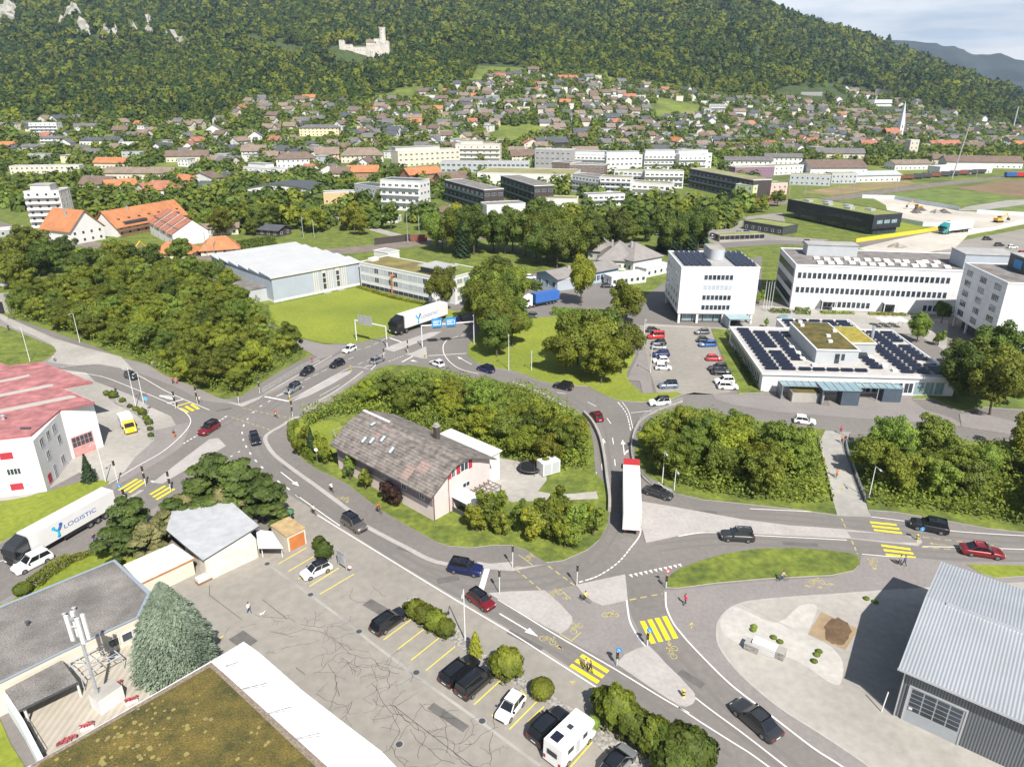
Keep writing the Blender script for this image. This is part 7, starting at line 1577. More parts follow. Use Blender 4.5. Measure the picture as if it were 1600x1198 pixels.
def wheel_pair():
    mb = MB(); mb.tube((0, -.1, 0), (0, .1, 0), .335, n=18); ty = mb.mesh('wheel', tyre, 40)
    mb = MB(); mb.tube((0, -.108, 0), (0, .108, 0), .21, n=10); mb.tube((0, -.118, 0), (0, .118, 0), .06, n=6); return ty, mb.mesh('rim', rim, 40)
TYM, RIM = wheel_pair()
CM = {}
def loft(mb, st, mi=0):
    n = len(st[0]); base = len(mb.v); mb.v += [p for r_ in st for p in r_]
    for i in range(len(st)-1):
        for k in range(n): mb.f.append((base+i*n+k, base+i*n+(k+1) % n, base+(i+1)*n+(k+1) % n, base+(i+1)*n+k)); mb.m.append(mi)
    mb.f.append(tuple(base+k for k in range(n-1, -1, -1))); mb.f.append(tuple(base+(len(st)-1)*n+k for k in range(n))); mb.m += [mi, mi]
def car_parts(typ, roofcol=None):
    if typ in CM: return CM[typ]
    L, Wd, H, bz, hz, rb, rt, ft, fb = TY[typ]; hw = Wd/2; mb = MB()
    def ring(x, zb, zt, w_): return [(x, -w_*.94, zb), (x, -w_, zb+.16), (x, -w_, (zb+zt)/2+.06), (x, -w_*.965, zt-.10), (x, -w_*.87, zt), (x, w_*.87, zt), (x, w_*.965, zt-.10), (x, w_, (zb+zt)/2+.06), (x, w_, zb+.16), (x, w_*.94, zb)][::-1]
    tr = bz if typ not in ('sedan',) else bz-.02
    S_ = [ring(-.5*L, .36, tr*.72, hw*.86), ring(-.492*L, .27, tr*.90, hw*.93), ring(-.46*L, .22, tr*.985, hw*.98), ring(-.36*L, .2, bz, hw), ring(0, .19, bz, hw), ring(fb*L*.9, .19, bz-.01, hw), ring(.33*L, .2, (bz+hz)/2-.03, hw*.995), ring(.42*L, .21, hz-.07, hw*.965), ring(.47*L, .24, hz*.86, hw*.89), ring(.495*L, .29, hz*.70, hw*.78), ring(.5*L, .36, hz*.60, hw*.68)]
    loft(mb, S_); body = mb.mesh('body', white, 38)
    bw = hw*.87; tw = hw*.70; z0 = bz-.01; z1 = H-.03; out = []
    A = {'bl': (rb*L, -bw, z0), 'br': (rb*L, bw, z0), 'fl': (fb*L, -bw, z0), 'fr': (fb*L, bw, z0), 'tbl': (rt*L, -tw, z1), 'tbr': (rt*L, tw, z1), 'tfl': (ft*L, -tw, z1), 'tfr': (ft*L, tw, z1)}
    # cabin shell in body colour (pillars), glass proud of it
    mb = MB(); v = [A[k] for k in ('bl', 'fl', 'fr', 'br', 'tbl', 'tfl', 'tfr', 'tbr')]; mb.add(v, [(0, 1, 5, 4), (1, 2, 6, 5), (2, 3, 7, 6), (3, 0, 4, 7)]); cabin = mb.mesh('cabin', white)
    def pane(p, q, r_, s, e=.025, ins=.06):
        P = [Vector(A[k]) for k in (p, q, r_, s)]; c_ = sum(P, Vector())/4; nn = (P[1]-P[0]).cross(P[3]-P[0]).normalized()
        return [tuple(c_+(x-c_)*(1-ins*1.6)+nn*.02) for x in P]
    def gm(name, quads): m_ = MB(); [m_.add(q, [(0, 1, 2, 3)]) for q in quads]; return m_.mesh(name, car_glass)
    ws_ = gm('windscreen', [pane('fl', 'fr', 'tfr', 'tfl')]); rw = gm('rear_window', [pane('br', 'bl', 'tbl', 'tbr')])
    def side(s):
        a, b, c_, d = ('bl', 'fl', 'tfl', 'tbl') if s < 0 else ('fr', 'br', 'tbr', 'tfr'); q = [Vector(x) for x in pane(a, b, c_, d, ins=.045)]; qs = []
        cuts = (0, .48, 1) if typ != 'van' else (0, .36, .68, 1)
        for u0, u1 in zip(cuts, cuts[1:]): u0 += .012; u1 -= .012; qs.append([tuple(q[0].lerp(q[1], u0)), tuple(q[0].lerp(q[1], u1)), tuple(q[3].lerp(q[2], u1)), tuple(q[3].lerp(q[2], u0))])
        return gm('side_window', qs)
    sl_, sr_ = side(-1), side(1)
    mb = MB(); rr = [ring(rt*L-.03, z1-.015, z1+.02, tw*1.0), ring(rt*L+.25, z1-.015, H, tw*1.03), ring((rt+ft)/2*L, z1-.015, H+.02, tw*1.04), ring(ft*L-.15, z1-.015, H, tw*1.03), ring(ft*L+.03, z1-.015, z1+.02, tw)]
    rr = [[(x, y, z1-.015+(0 if z < z1+.0 else z-z1+.015)) for x, y, z in r_] for r_ in rr]; loft(mb, rr); roof = mb.mesh('roof', white, 40)
    lt = []
    for s in (-1, 1):
        mb = MB(); y0, y1 = sorted((s*hw*.52, s*hw*.80)); mb.box(.455*L, .487*L, y0, y1, hz*.66, hz*.80); lt.append(('headlight', mb.mesh('headlight', lampw)))
        mb = MB(); y0, y1 = sorted((s*hw*.58, s*hw*.90)); mb.box(-.5*L, -.47*L, y0, y1, bz*.70, bz*.84); lt.append(('tail_light', mb.mesh('tail_light', lampr)))
        mb = MB(); mb.box(fb*L-.32, fb*L-.14, *sorted((s*hw*.96, s*(hw+.17))), bz-.02, bz+.13); lt.append(('mirror', mb.mesh('mirror', black)))
    mb = MB(); mb.box(-.503*L, -.485*L, -.26, .26, .48, .59); lt.append(('number_plate', mb.mesh('number_plate', white)))
    mb = MB(); mb.box(.475*L, .502*L, -.52, .52, .34, .52); lt.append(('grille', mb.mesh('grille', black)))
    CM[typ] = (body, cabin, roof, [('windscreen', ws_), ('rear_window', rw), ('side_window', sl_), ('side_window', sr_)], lt, L, hw); return CM[typ]
def body_obj(name, me, m, t):
    o = obj(name, me, t); o.material_slots[0].link = 'OBJECT'; o.material_slots[0].material = m; return o
def car(px, hd, typ, col, label, roof=None, s=1.04, group=None, world=None, name='car', cat='car', z=.03):
    p = G(*px) if world is None else Vector(world); q = G(*hd) if world is None else Vector(hd); v = q-p
    t = thing(name, label, cat, (p.x, p.y, z), math.atan2(v.y, v.x), group); t.scale = (s, s, s); body, cabin, rf, gl, lt, L, hw = car_parts(typ)
    body_obj('body', body, PC[col], t); body_obj('cabin', cabin, PC[col], t); body_obj('roof', rf, PC[roof or col] if roof != 'glass' else car_glass, t)
    for n_, me in gl+lt: obj(n_, me, t)
    for x in (-.295*L, .305*L):
        for sy in (-1, 1): w_ = obj('wheel', TYM, t, (x, sy*(hw-.085), .335)); obj('rim', RIM, w_)
    return t
def CE(fr, c_, h_, *a, **k): return car(fr(c_)[0], fr(h_)[0], *a, **k)
CE(fP, (1180, 1130), (1150, 1104), 'sedan', 'dark grey', 'dark grey saloon driving on the curved lane near the bottom right', s=1.15)
CE(fP, (752, 943), (770, 956), 'mini', 'dark red', 'dark red small car with black roof on the main road', 'black')
CE(fP, (728, 893), (750, 897), 'suv', 'dark blue', 'dark blue car waiting before the pale stop bar', 'glass')
CE(fP, (554, 823), (573, 836), 'suv', 'beige grey', 'beige grey car with dark glass roof on the main road', 'glass')
CE(fP, (399, 690), (404, 703), 'hatch', 'black', 'black car crossing the junction towards the viewer')
CE(fP, (327, 674), (311, 684), 'suv', 'dark red', 'dark red car at the left of the junction', 'black')
CE(fP, (458, 611), (444, 619), 'suv', 'silver', 'silver car with dark roof waiting at the stop line', 'black', s=.97)
CE(fP, (480, 584), (466, 592), 'hatch', 'black', 'black car second in the lane before the junction', s=1.0)
CE(fP, (527, 572), (513, 578), 'hatch', 'black', 'black car third in the lane before the junction', s=1.0)
CE(fP, (546, 549), (532, 555), 'hatch', 'white', 'white car under the back of the signboards', 'white', s=1.0)
CE(fP, (590, 566), (606, 559), 'hatch', 'silver', 'silver car driving away beside the long pale island', s=1.0)
CE(fP, (683, 571), (668, 565), 'hatch', 'white', 'white car beside the triangular pale island', s=1.0)
CE(fP, (206, 591), (218, 596), 'hatch', 'dark grey', 'dark grey car on the left arm road', s=1.0)
CE(fP, (759, 580), (743, 575), 'suv', 'dark blue', 'dark violet blue car under the tall clump of trees', s=1.0)
CE(fP, (880, 607), (862, 603), 'suv', 'black', 'black car by the round clump on the lawn', 'glass', s=1.0)
CE(fP, (932, 654), (922, 643), 'hatch', 'dark red', 'dark red car on the curve above the white lorry', s=1.0)
CE(fP, (1030, 632), (1014, 633), 'suv', 'white', 'white car with black roof on the side road', 'black', s=1.0)
CE(fP, (1257, 661), (1273, 663), 'hatch', 'white', 'white car passing in front of the school', s=1.0)
CE(fP, (1028, 774), (1048, 780), 'sedan', 'dark grey', 'dark grey car just right of the white lorry', 'black', s=1.02)
CE(fP, (1151, 842), (1130, 841), 'suv', 'dark grey', 'dark grey car beside the long pale island')
CE(fP, (1450, 827), (1430, 823), 'suv', 'black', 'black car at the right end of the zebra crossing', 'glass', s=1.12)
CE(fP, (1533, 866), (1555, 869), 'sedan', 'dark red', 'dark red saloon by the right edge', s=1.12)
CE(fP, (711, 503), (700, 506), 'hatch', 'dark blue', 'dark blue car behind the far white lorry', s=1.0)
CE(fP, (829, 496), (815, 495), 'hatch', 'grey', 'grey car below the blue container lorry', s=1.0)
CE(fP, (52, 884), (34, 893), 'suv', 'white', 'white car beside the cab of the left lorry', 'white', s=1.06)
CE(fE, (235, 525), (295, 483), 'estate', 'black', 'black estate parked beside the long juniper clump', s=1.08, group='parked cars in front')
CE(fE, (560, 755), (620, 705), 'estate', 'black', 'black estate parked left of the black van', s=1.08)
CE(fE, (632, 812), (690, 762), 'van', 'black', 'boxy black van parked in the car park', s=1.02)
CE(fE, (792, 925), (768, 955), 'hatch', 'white', 'small white car parked nose down between yellow lines', s=.98)
CE(fE, (975, 1015), (1040, 955), 'suv', 'black', 'large black car parked left of the motorhome', 'glass', s=1.12)
CE(fE, (1290, 1180), (1330, 1135), 'hatch', 'silver', 'silver car cut by the bottom edge beside the bushes', 'glass', s=1.05)
CE(fD, (1465, 290), (1425, 308), 'hatch', 'white', 'white car with black roof parked beside the hedge', 'black', s=1.02)
# car park beside the tower
for i, (x, y, ty, cl, lb, rf) in enumerate(((1455, 412, 'hatch', 'dark grey', 'dark grey car at the far end of the left bay row', None), (1465, 440, 'van', 'red', 'bright red van in the left bay row', None), (1478, 470, 'hatch', 'black', 'black car behind a pale car in the left bay row', None), (1480, 490, 'hatch', 'silver', 'silver car between two dark cars, left bay row', None), (1487, 524, 'suv', 'dark blue', 'dark blue car in the left bay row', None), (1487, 552, 'hatch', 'white', 'white car next to the dark blue one, left bay row', None), (1500, 584, 'hatch', 'white', 'white car with space below, left bay row', None), (1522, 668, 'suv', 'silver blue', 'silver blue car at the near end of the left bay row', 'glass'))):
    CE(fB, (x, y), (x+(-30 if i % 3 else 30), y+1), ty, cl, lb, rf, s=.95, group='cars in the left bay row')
for i, (x, y, ty, cl, lb) in enumerate(((108, 420, 'hatch', 'grey', 'grey car at the far end of the right bay row'), (120, 458, 'hatch', 'black', 'black car behind the blue one, right bay row'), (133, 477, 'estate', 'blue', 'blue car in the right bay row'), (165, 543, 'hatch', 'red', 'bright red car alone in the right bay row'), (180, 588, 'suv', 'dark grey', 'dark grey car in the right bay row'), (198, 607, 'suv', 'black', 'black car beside the dark grey one, right bay row'), (210, 648, 'suv', 'white', 'white car second from the near end, right bay row'), (228, 673, 'suv', 'white', 'white car at the near end of the right bay row'))):
    CE(fC, (x, y), (x+(30 if i % 2 else -30), y+1), ty, cl, lb, None, s=.97, group='cars in the right bay row')
# far car parks: small in the photo
def far_car(px, cl, lb, grp, ty='hatch', dx=8):
    p = PX(*px); q = PX(px[0]+dx, px[1]); car(None, (q.x, q.y), ty, cl, lb, None, .98, grp, (p.x, p.y), z=p.z+.05)
fl_ = ['white', 'dark blue', 'grey', 'red', 'black', 'silver', 'blue', 'dark grey']
for i, (x, y) in enumerate(fT1((890, 940), (915, 942), (945, 945), (985, 945), (1020, 945), (1045, 940), (1070, 942), (1100, 945), (1370, 960), (1400, 965))): far_car((x, y), fl_[i % 8], f'{fl_[i % 8]} car in the tree lined left car park', 'cars in the left car park', dx=2)
for i, (x, y) in enumerate(fT2((1185, 1060), (1265, 1075), (1262, 1108), (1330, 1085), (1160, 1110), (1480, 1090))): far_car((x, y), fl_[(i+2) % 8] if i != 2 else 'red', f'{fl_[(i+2) % 8] if i != 2 else "red"} car in the car park before the railway wall', 'cars before the railway wall')
for i, (x, y) in enumerate(fT3((165, 1095), (215, 1035), (240, 1030), (285, 1085), (320, 1080), (600, 1125), (1430, 1112), (1485, 1140), (1545, 1150), (1595, 1178))): far_car((x, y), ('dark blue', 'red', 'white', 'grey', 'blue', 'dark grey', 'black', 'dark grey', 'white', 'red')[i], ('dark blue', 'red', 'white', 'grey', 'blue', 'dark grey', 'black', 'dark grey', 'white', 'red')[i]+' car near the black office and road works', 'cars near the black office')
far_car(fB((1240, 205))[0], 'black', 'black car behind the low hedge by the sky blue school', None); far_car(fB((885, 165))[0], 'white', 'white car parked behind the bend hedge', None)
# text as geometry
def text_mesh(body, size, m, depth=.005):
    cu = bpy.data.curves.new('lettering', 'FONT'); cu.body = body; cu.size = size; cu.extrude = depth; cu.align_x = 'CENTER'; cu.align_y = 'CENTER'
    o = bpy.data.objects.new('tmp', cu); S.collection.objects.link(o); dg = bpy.context.evaluated_depsgraph_get(); me = bpy.data.meshes.new_from_object(o.evaluated_get(dg)); bpy.data.objects.remove(o); me.materials.clear(); me.materials.append(m); me.name = 'lettering'; return me
def lorry(px_front, px_back, label, cabc, logo, trailer=white, roofc=None, box=13.6, Lall=16.2, name='articulated_lorry', redtop=False):
    a = G(*px_front); b = G(*px_back); v = a-b; s = 1.0; ang = math.atan2(v.y, v.x); L = v.length; s = L/Lall
    t = thing(name, label, 'lorry', ((a.x+b.x)/2, (a.y+b.y)/2, .03), ang); t.scale = (s, s, s); X1 = Lall/2; X0 = -Lall/2
    mb = MB(); mb.box(X0, X0+box, -1.27, 1.27, 1.15, 3.95); tr = part('trailer', mb, trailer, t)
    mb = MB(); mb.box(X0+.1, X0+box-.1, -1.1, 1.1, .85, 1.14); mb.box(X0+3.5, X0+9, -1.2, -1.12, .5, 1.1); mb.box(X0+3.5, X0+9, 1.12, 1.2, .5, 1.1); part('chassis', mb, black, t)
    mb = MB(); [mb.box(X0-.03, X0-.003, y, y+.06, 1.2, 3.9) for y in (-1.2, -.6, -.03, .55, 1.12)]; mb.box(X0-.04, X0, -1.27, 1.27, 1.05, 1.15); part('rear_doors', mb, mat('door_bars', (.5, .48, .48), .4, .05, 1), tr)
    for y in (-1.0, .75): mb = MB(); mb.box(X0-.05, X0, y, y+.25, .85, 1.0); part('tail_light', mb, lampr, tr)
    # cab: sloped front
    C0, C1 = X1-2.35, X1
    pr = [(C0, .55), (C1-.05, .5), (C1, 1.2), (C1-.04, 1.9), (C1-.28, 2.95), (C1-.75, 3.35), (C0, 3.75)]
    mb = MB(); n = len(pr); mb.add([(x, -1.22, z) for x, z in pr]+[(x, 1.22, z) for x, z in pr], [tuple(range(n)), tuple(range(2*n-1, n-1, -1))]+[(i, n+i, n+(i+1) % n, (i+1) % n) for i in range(n)]); cb = part('cab', mb, PC[cabc], t, 25)
    mb = MB(); mb.add([(C1-.02, -1.08, 1.95), (C1-.02, 1.08, 1.95), (C1-.25, 1.02, 2.85), (C1-.25, -1.02, 2.85)], [(0, 1, 2, 3)]); part('windscreen', mb, car_glass, cb)
    for sy in (-1, 1):
        mb = MB(); y = sy*1.235; f = [(0, 1, 2, 3)] if sy < 0 else [(3, 2, 1, 0)]; mb.add([(C0+1.0, y, 1.95), (C1-.25, y, 1.95), (C1-.42, y, 2.75), (C0+1.0, y, 2.75)], f); part('side_window', mb, car_glass, cb)
        mb = MB(); mb.box(C1-.25, C1-.1, *sorted((sy*1.26, sy*1.5)), 1.9, 2.7); part('mirror', mb, black, cb)
        mb = MB(); mb.box(C1-.05, C1+.02, *sorted((sy*.75, sy*1.12)), .75, 1.0); part('headlight', mb, lampw, cb)
    mb = MB(); mb.box(C1-.02, C1+.03, -.8, .8, 1.05, 1.75); mb.box(C1-.02, C1+.04, -.7, .7, .55, .75); part('grille', mb, black, cb)
    mb = MB(); mb.box(C0-.9, C0, -1.1, 1.1, .6, 1.0); part('tractor_frame', mb, black, t)
    if redtop: mb = MB(); mb.box(C0, C1-.9, -1.23, 1.23, 3.4, 4.15); part('air_deflector', mb, PC['red'], cb)
    else: mb = MB(); mb.add([(C0, -1.15, 3.7), (C1-.9, -1.1, 3.4), (C1-.9, 1.1, 3.4), (C0, 1.15, 3.7), (C0, -1.1, 4.0), (C0, 1.1, 4.0)], [(0, 1, 4), (1, 2, 5, 4), (2, 3, 5), (0, 4, 5, 3)]); part('air_deflector', mb, PC[cabc], cb)
    for x in (X0+2.2, X0+3.5, X0+4.8, C0-.55, C1-1.35):
        for sy in (-1, 1): mb = MB(); mb.tube((x, sy*1.2-.15, .5), (x, sy*1.2+.15, .5), .5, n=16); w_ = part('wheel', mb, tyre, t, 40); mb = MB(); mb.tube((x, sy*1.2-.16, .5), (x, sy*1.2+.16, .5), .28, n=10); part('rim', mb, rim, w_, 40)
    if logo:
        lg = mat('logo_blue', (.03, .12, .42), .5, .03, 1); cy = mat('logo_cyan', (.02, .42, .62), .5, .03, 1)
        for sy in (1, -1):
            o = obj('lettering', text_mesh('LOGISTIC', .92, lg), tr, (X0+6.0 if sy > 0 else X0+7.6, sy*1.285, 2.45)); o.rotation_euler = (math.pi/2, 0, math.pi if sy > 0 else 0); o.scale = (1.35, 1, 1)
            mb = MB(); cx0 = X0+9.6 if sy > 0 else X0+3.9; k = -sy
            for (p0, q0, mi) in (((-.55, .55), (-.05, .02), 1), ((.55, .62), (.1, .05), 0), ((0, .05), (0, -.85), 1)):
                mb.tube((cx0+k*p0[0], sy*1.285, 2.5+p0[1]), (cx0+k*q0[0], sy*1.285, 2.5+q0[1]), .17, n=4, mi=mi)
            for (u, w0, mi) in ((-.55, .6, 1), (.6, .7, 0), (0, -.9, 1)): mb.tube((cx0+k*u, sy*1.29-.012, 2.5+w0), (cx0+k*u, sy*1.29+.012, 2.5+w0), .28, n=12, mi=mi)
            part('logo', mb, [lg, cy], tr)
    return t
lorry((18, 888), (176, 797), 'white lorry with LOGISTIC lettering and dark grey cab, left edge', 'dark grey', True)
lorry((984, 748), (986, 838), 'white lorry with red cab roof seen from behind in the middle', 'white', False, redtop=True)
lorry((614, 524), (694, 497), 'white lorry with LOGISTIC lettering and black cab near the signboards', 'black', True)
lorry(fB((855, 300))[0], fB((1008, 272))[0], 'lorry with blue container and white cab behind the tall clump', 'white', False, mat('container_blue', (.04, .13, .42), .5, .05, 1), box=9, Lall=12.5)
lorry(fT3((1212, 1085))[0], fT3((1342, 1068))[0], 'far lorry with teal cab and two pale boxes near the yellow barrier', 'teal', False)
def delivery():
    a = G(*fA((612, 888))[0]); b = G(*fA((580, 835))[0]); v = a-b; t = thing('delivery_truck', 'yellow cab delivery truck with white box in the workshop yard', 'truck', (*((a+b)/2), .04), math.atan2(v.y, v.x))
    mb = MB(); mb.box(-3.1, .6, -1.1, 1.1, .9, 2.6); part('box', mb, white, t)
    pr = [(.65, .4), (2.9, .4), (2.95, 1.1), (2.4, 1.3), (1.9, 2.15), (.65, 2.25)]; n = 6; mb = MB(); mb.add([(x, -1, z) for x, z in pr]+[(x, 1, z) for x, z in pr], [tuple(range(n)), tuple(range(2*n-1, n-1, -1))]+[(i, n+i, n+(i+1) % n, (i+1) % n) for i in range(n)]); cb = part('cab', mb, PC['yellow'], t, 25)
    mb = MB(); mb.add([(2.43, -.88, 1.33), (2.43, .88, 1.33), (1.95, .82, 2.08), (1.95, -.82, 2.08)], [(0, 1, 2, 3)]); part('windscreen', mb, car_glass, cb)
    for s in (-1, 1): mb = MB(); mb.add([(1.0, s*1.01, 1.35), (2.15, s*1.01, 1.35), (1.85, s*1.01, 2.0), (1.0, s*1.01, 2.0)], [(0, 1, 2, 3) if s < 0 else (3, 2, 1, 0)]); part('side_window', mb, car_glass, cb); mb = MB(); mb.box(2.3, 2.45, *sorted((s*1.05, s*1.35)), 1.3, 1.7); part('mirror', mb, black, cb); mb = MB(); mb.box(2.9, 2.97, *sorted((s*.6, s*.9)), .75, .95); part('headlight', mb, lampw, cb)
    mb = MB(); mb.box(-3, 2, -.9, .9, .45, .88); part('chassis', mb, black, t)
    for x in (-2, 1.9):
        for s in (-1, 1): w_ = obj('wheel', TYM, t, (x, s*.95, .36)); obj('rim', RIM, w_)
delivery()
def motorhome():
    a = G(*fE((1145, 1020))[0]); b = G(*fE((985, 1185))[0]); v = a-b; t = thing('motorhome', 'white motorhome with roof hatch and solar panel in the car park', 'motorhome', (*(b.lerp(a, .5)), .03), math.atan2(v.y, v.x)); L = v.length*1.02; wm2 = mat('camper_white', (.74, .74, .73), .4, .02, 1)
    pr = [(-L/2, .4), (L/2-.2, .4), (L/2, .9), (L/2-.5, 1.3), (L/2-.85, 1.75), (L/2-.25, 2.1), (L/2-.5, 2.75), (-L/2+.1, 2.85)]; n = len(pr)
    mb = MB(); mb.add([(x, -1.12, z) for x, z in pr]+[(x, 1.12, z) for x, z in pr], [tuple(range(n)), tuple(range(2*n-1, n-1, -1))]+[(i, n+i, n+(i+1) % n, (i+1) % n) for i in range(n)]); body = part('body', mb, wm2, t, 25)
    mb = MB(); mb.add([(L/2-.47, -.95, 1.33), (L/2-.47, .95, 1.33), (L/2-.83, .9, 1.73), (L/2-.83, -.9, 1.73)], [(0, 1, 2, 3)]); part('windscreen', mb, car_glass, t)
    mb = MB(); mb.box(-.4, .3, -.35, .35, 2.86, 2.98, 0); mb.box(-.33, .23, -.28, .28, 2.98, 3.0, 1); part('roof_hatch', mb, [wm2, glass], t)
    mb = MB(); mb.box(-2.3, -1.2, -.2, .75, 2.88, 2.92); part('solar_panel', mb, solarm, t)
    mb = MB(); mb.box(1.2, 1.9, -.4, .4, 2.84, 2.94); part('roof_hatch', mb, wm2, t)
    for x, z, w_ in ((-1.8, 1.6, .9), (.6, 1.6, .7)): mb = MB(); mb.box(x, x+w_, -1.14, -1.122, z, z+.55); part('side_window', mb, car_glass, t)
    mb = MB(); mb.box(-.5, .1, -1.14, -1.122, .6, 2.2); part('door', mb, lgreyw, t); mb = MB(); mb.box(-L/2-.02, -L/2-.002, -.6, .6, 1.5, 2.1); part('rear_window', mb, car_glass, t)
    for s in (-1, 1): mb = MB(); mb.box(-L/2-.03, -L/2-.003, *sorted((s*.8, s*1.05)), .7, 1.1); part('tail_light', mb, lampr, t)
    for x in (-L/2+1.2, L/2-1.1):
        for s in (-1, 1): w_ = obj('wheel', TYM, t, (x, s*1.03, .34)); obj('rim', RIM, w_)
motorhome()
# ------------------------------------------------------------- people, one continuous body each
def person_mesh(pose):
    V = []; Rr_ = []; Ed = []
    def j(p, r_, parent=None):
        V.append(p); Rr_.append(r_)
        if parent is not None: Ed.append((parent, len(V)-1))
        return len(V)-1
    ride = pose == 'ride'; zp = 1.0 if ride else .93
    pel = j((0, 0, zp), .135); lean = .22 if ride else .02
    wa = j((lean*.4, 0, zp+.18), .12, pel); ch = j((lean, 0, zp+.38), .15, wa); nk = j((lean*1.25, 0, zp+.53), .06, ch)
    hd = j((lean*1.35+.02, 0, zp+.64), .085, nk); j((lean*1.35+.01, 0, zp+.76), .088, hd); j((lean*1.35+.13, 0, zp+.66), .016, hd)
    for s in (-1, 1): j((lean*1.35, s*.095, zp+.67), .014, hd)
    for s in (-1, 1):
        k = s*(1 if pose == 'walk' else (0 if not ride else .6))
        hp = j((0, s*.10, zp-.05), .10, pel)
        if ride: kn = j((.33, s*.12, zp-.12-.14*s), .07, hp); an = j((.12, s*.12, zp-.55-.14*s), .045, kn); j((.26, s*.12, zp-.60-.14*s), .04, an)
        else: kn = j((.10*k+.05, s*.10, .49), .07, hp); an = j((.27*k-.04, s*.10, .09+(.06 if k < 0 else 0)), .045, kn); j((.27*k+.13, s*.11, .04+(.02 if k < 0 else 0)), .038, an)
        sh = j((lean, s*.20, zp+.42), .065, ch)
        if ride: el = j((lean+.2, s*.24, zp+.18), .045, sh); wr = j((lean+.40, s*.22, zp+.10), .03, el); d = (.08, 0, -.03)
        elif pose == 'walk': el = j((-.10*k, s*.26, zp+.15), .045, sh); wr = j((-.20*k+.08, s*.26, zp-.08), .03, el); d = (.01, 0, -.09)
        else: el = j((0, s*.25, zp+.15), .045, sh); wr = j((.12, s*.22, zp-.06), .03, el); d = (.02, 0, -.09)
        w0 = V[wr]; pm = j((w0[0]+d[0]*.9, w0[1], w0[2]+d[2]*.9), .032, wr); p0 = V[pm]
        for q, ln in enumerate((.85, 1, .95, .75)): j((p0[0]+d[0]*ln+(q-1.5)*.018*(1 if abs(d[2]) > .05 else .2), p0[1]+(q-1.5)*.018*(.3 if abs(d[2]) > .05 else 1), p0[2]+d[2]*ln), .009, pm)
        j((w0[0]+d[0]*.7+.035, w0[1]-s*.02, w0[2]+d[2]*.9), .010, pm)
    me = bpy.data.meshes.new('body'); me.from_pydata(V, Ed, []); o = bpy.data.objects.new('tmp', me); S.collection.objects.link(o)
    o.modifiers.new('s', 'SKIN'); o.modifiers.new('u', 'SUBSURF').levels = 1
    for i, sv in enumerate(me.skin_vertices[0].data): sv.radius = (Rr_[i], Rr_[i]); sv.use_root = (i == 0)
    dg = bpy.context.evaluated_depsgraph_get(); r_ = bpy.data.meshes.new_from_object(o.evaluated_get(dg)); bpy.data.objects.remove(o); r_.name = 'body'
    r_.materials.clear(); [r_.materials.append(m) for m in (skin, white, dgrey, black)]
    for p in r_.polygons:
        x, y, z = p.center; p.use_smooth = True
        hand = (abs(y) > .18 and z < zp+.02 and not ride) or (ride and x > lean+.38 and z > zp-.02)
        foot = (z < .085) if not ride else (z < zp-.52-.14*(1 if y > 0 else -1))
        p.material_index = 0 if (z > zp+.49 or hand) else (3 if foot else (2 if z < zp+.02 or (ride and z < zp+.05 and x < .45 and abs(y) > .05) else 1))
    return r_, (lean*1.35, zp)
PM = {k: person_mesh(k) for k in ('walk', 'stand', 'ride')}
def hair_mesh(pose):
    (hx, zp) = PM[pose][1]; mb = MB(); n = 10; rings = []
    for i in range(5):
        a = math.pi/2*i/4.3; r_ = .103*math.cos(a); z = zp+.70+.115*math.sin(a); rings.append([(hx-.012+r_*math.cos(6.283*k/n), r_*math.sin(6.283*k/n), z-(.05 if math.cos(6.283*k/n) < .2 and i == 0 else 0)) for k in range(n)])
    loft(mb, rings); return mb.mesh('hair', MT['hair'], 60)
mat('hair', (.06, .04, .025), .7, .1, 5)
HM = {k: hair_mesh(k) for k in PM}
CL = {n: mat('cloth_'+n.replace(' ', '_'), c_, .8, .08, 4, coord='obj') for n, c_ in {'white': (.7, .69, .66), 'red': (.55, .03, .02), 'dark': (.03, .032, .04), 'yellow': (.75, .65, .02), 'pink': (.65, .03, .12), 'blue': (.05, .09, .25), 'grey': (.25, .26, .28), 'green': (.35, .75, .02), 'jeans': (.06, .10, .20), 'orange': (.7, .18, .02), 'beige': (.5, .42, .32)}.items()}
def person(px, hd, pose, top, leg, label, group=None, z=.05, hairc=None, root=None, hatc=None):
    p = G(*px); q = G(*hd); v = q-p
    t = thing('person', label, 'person', (p.x, p.y, z), math.atan2(v.y, v.x), group)
    o = obj('body', PM[pose][0], t)
    for i, m in ((1, CL[top]), (2, CL[leg])): o.material_slots[i].link = 'OBJECT'; o.material_slots[i].material = m
    h = obj('hair' if not hatc else 'helmet', HM[pose], t)
    if hatc: h.material_slots[0].link = 'OBJECT'; h.material_slots[0].material = CL[hatc]
    return t
BK = []
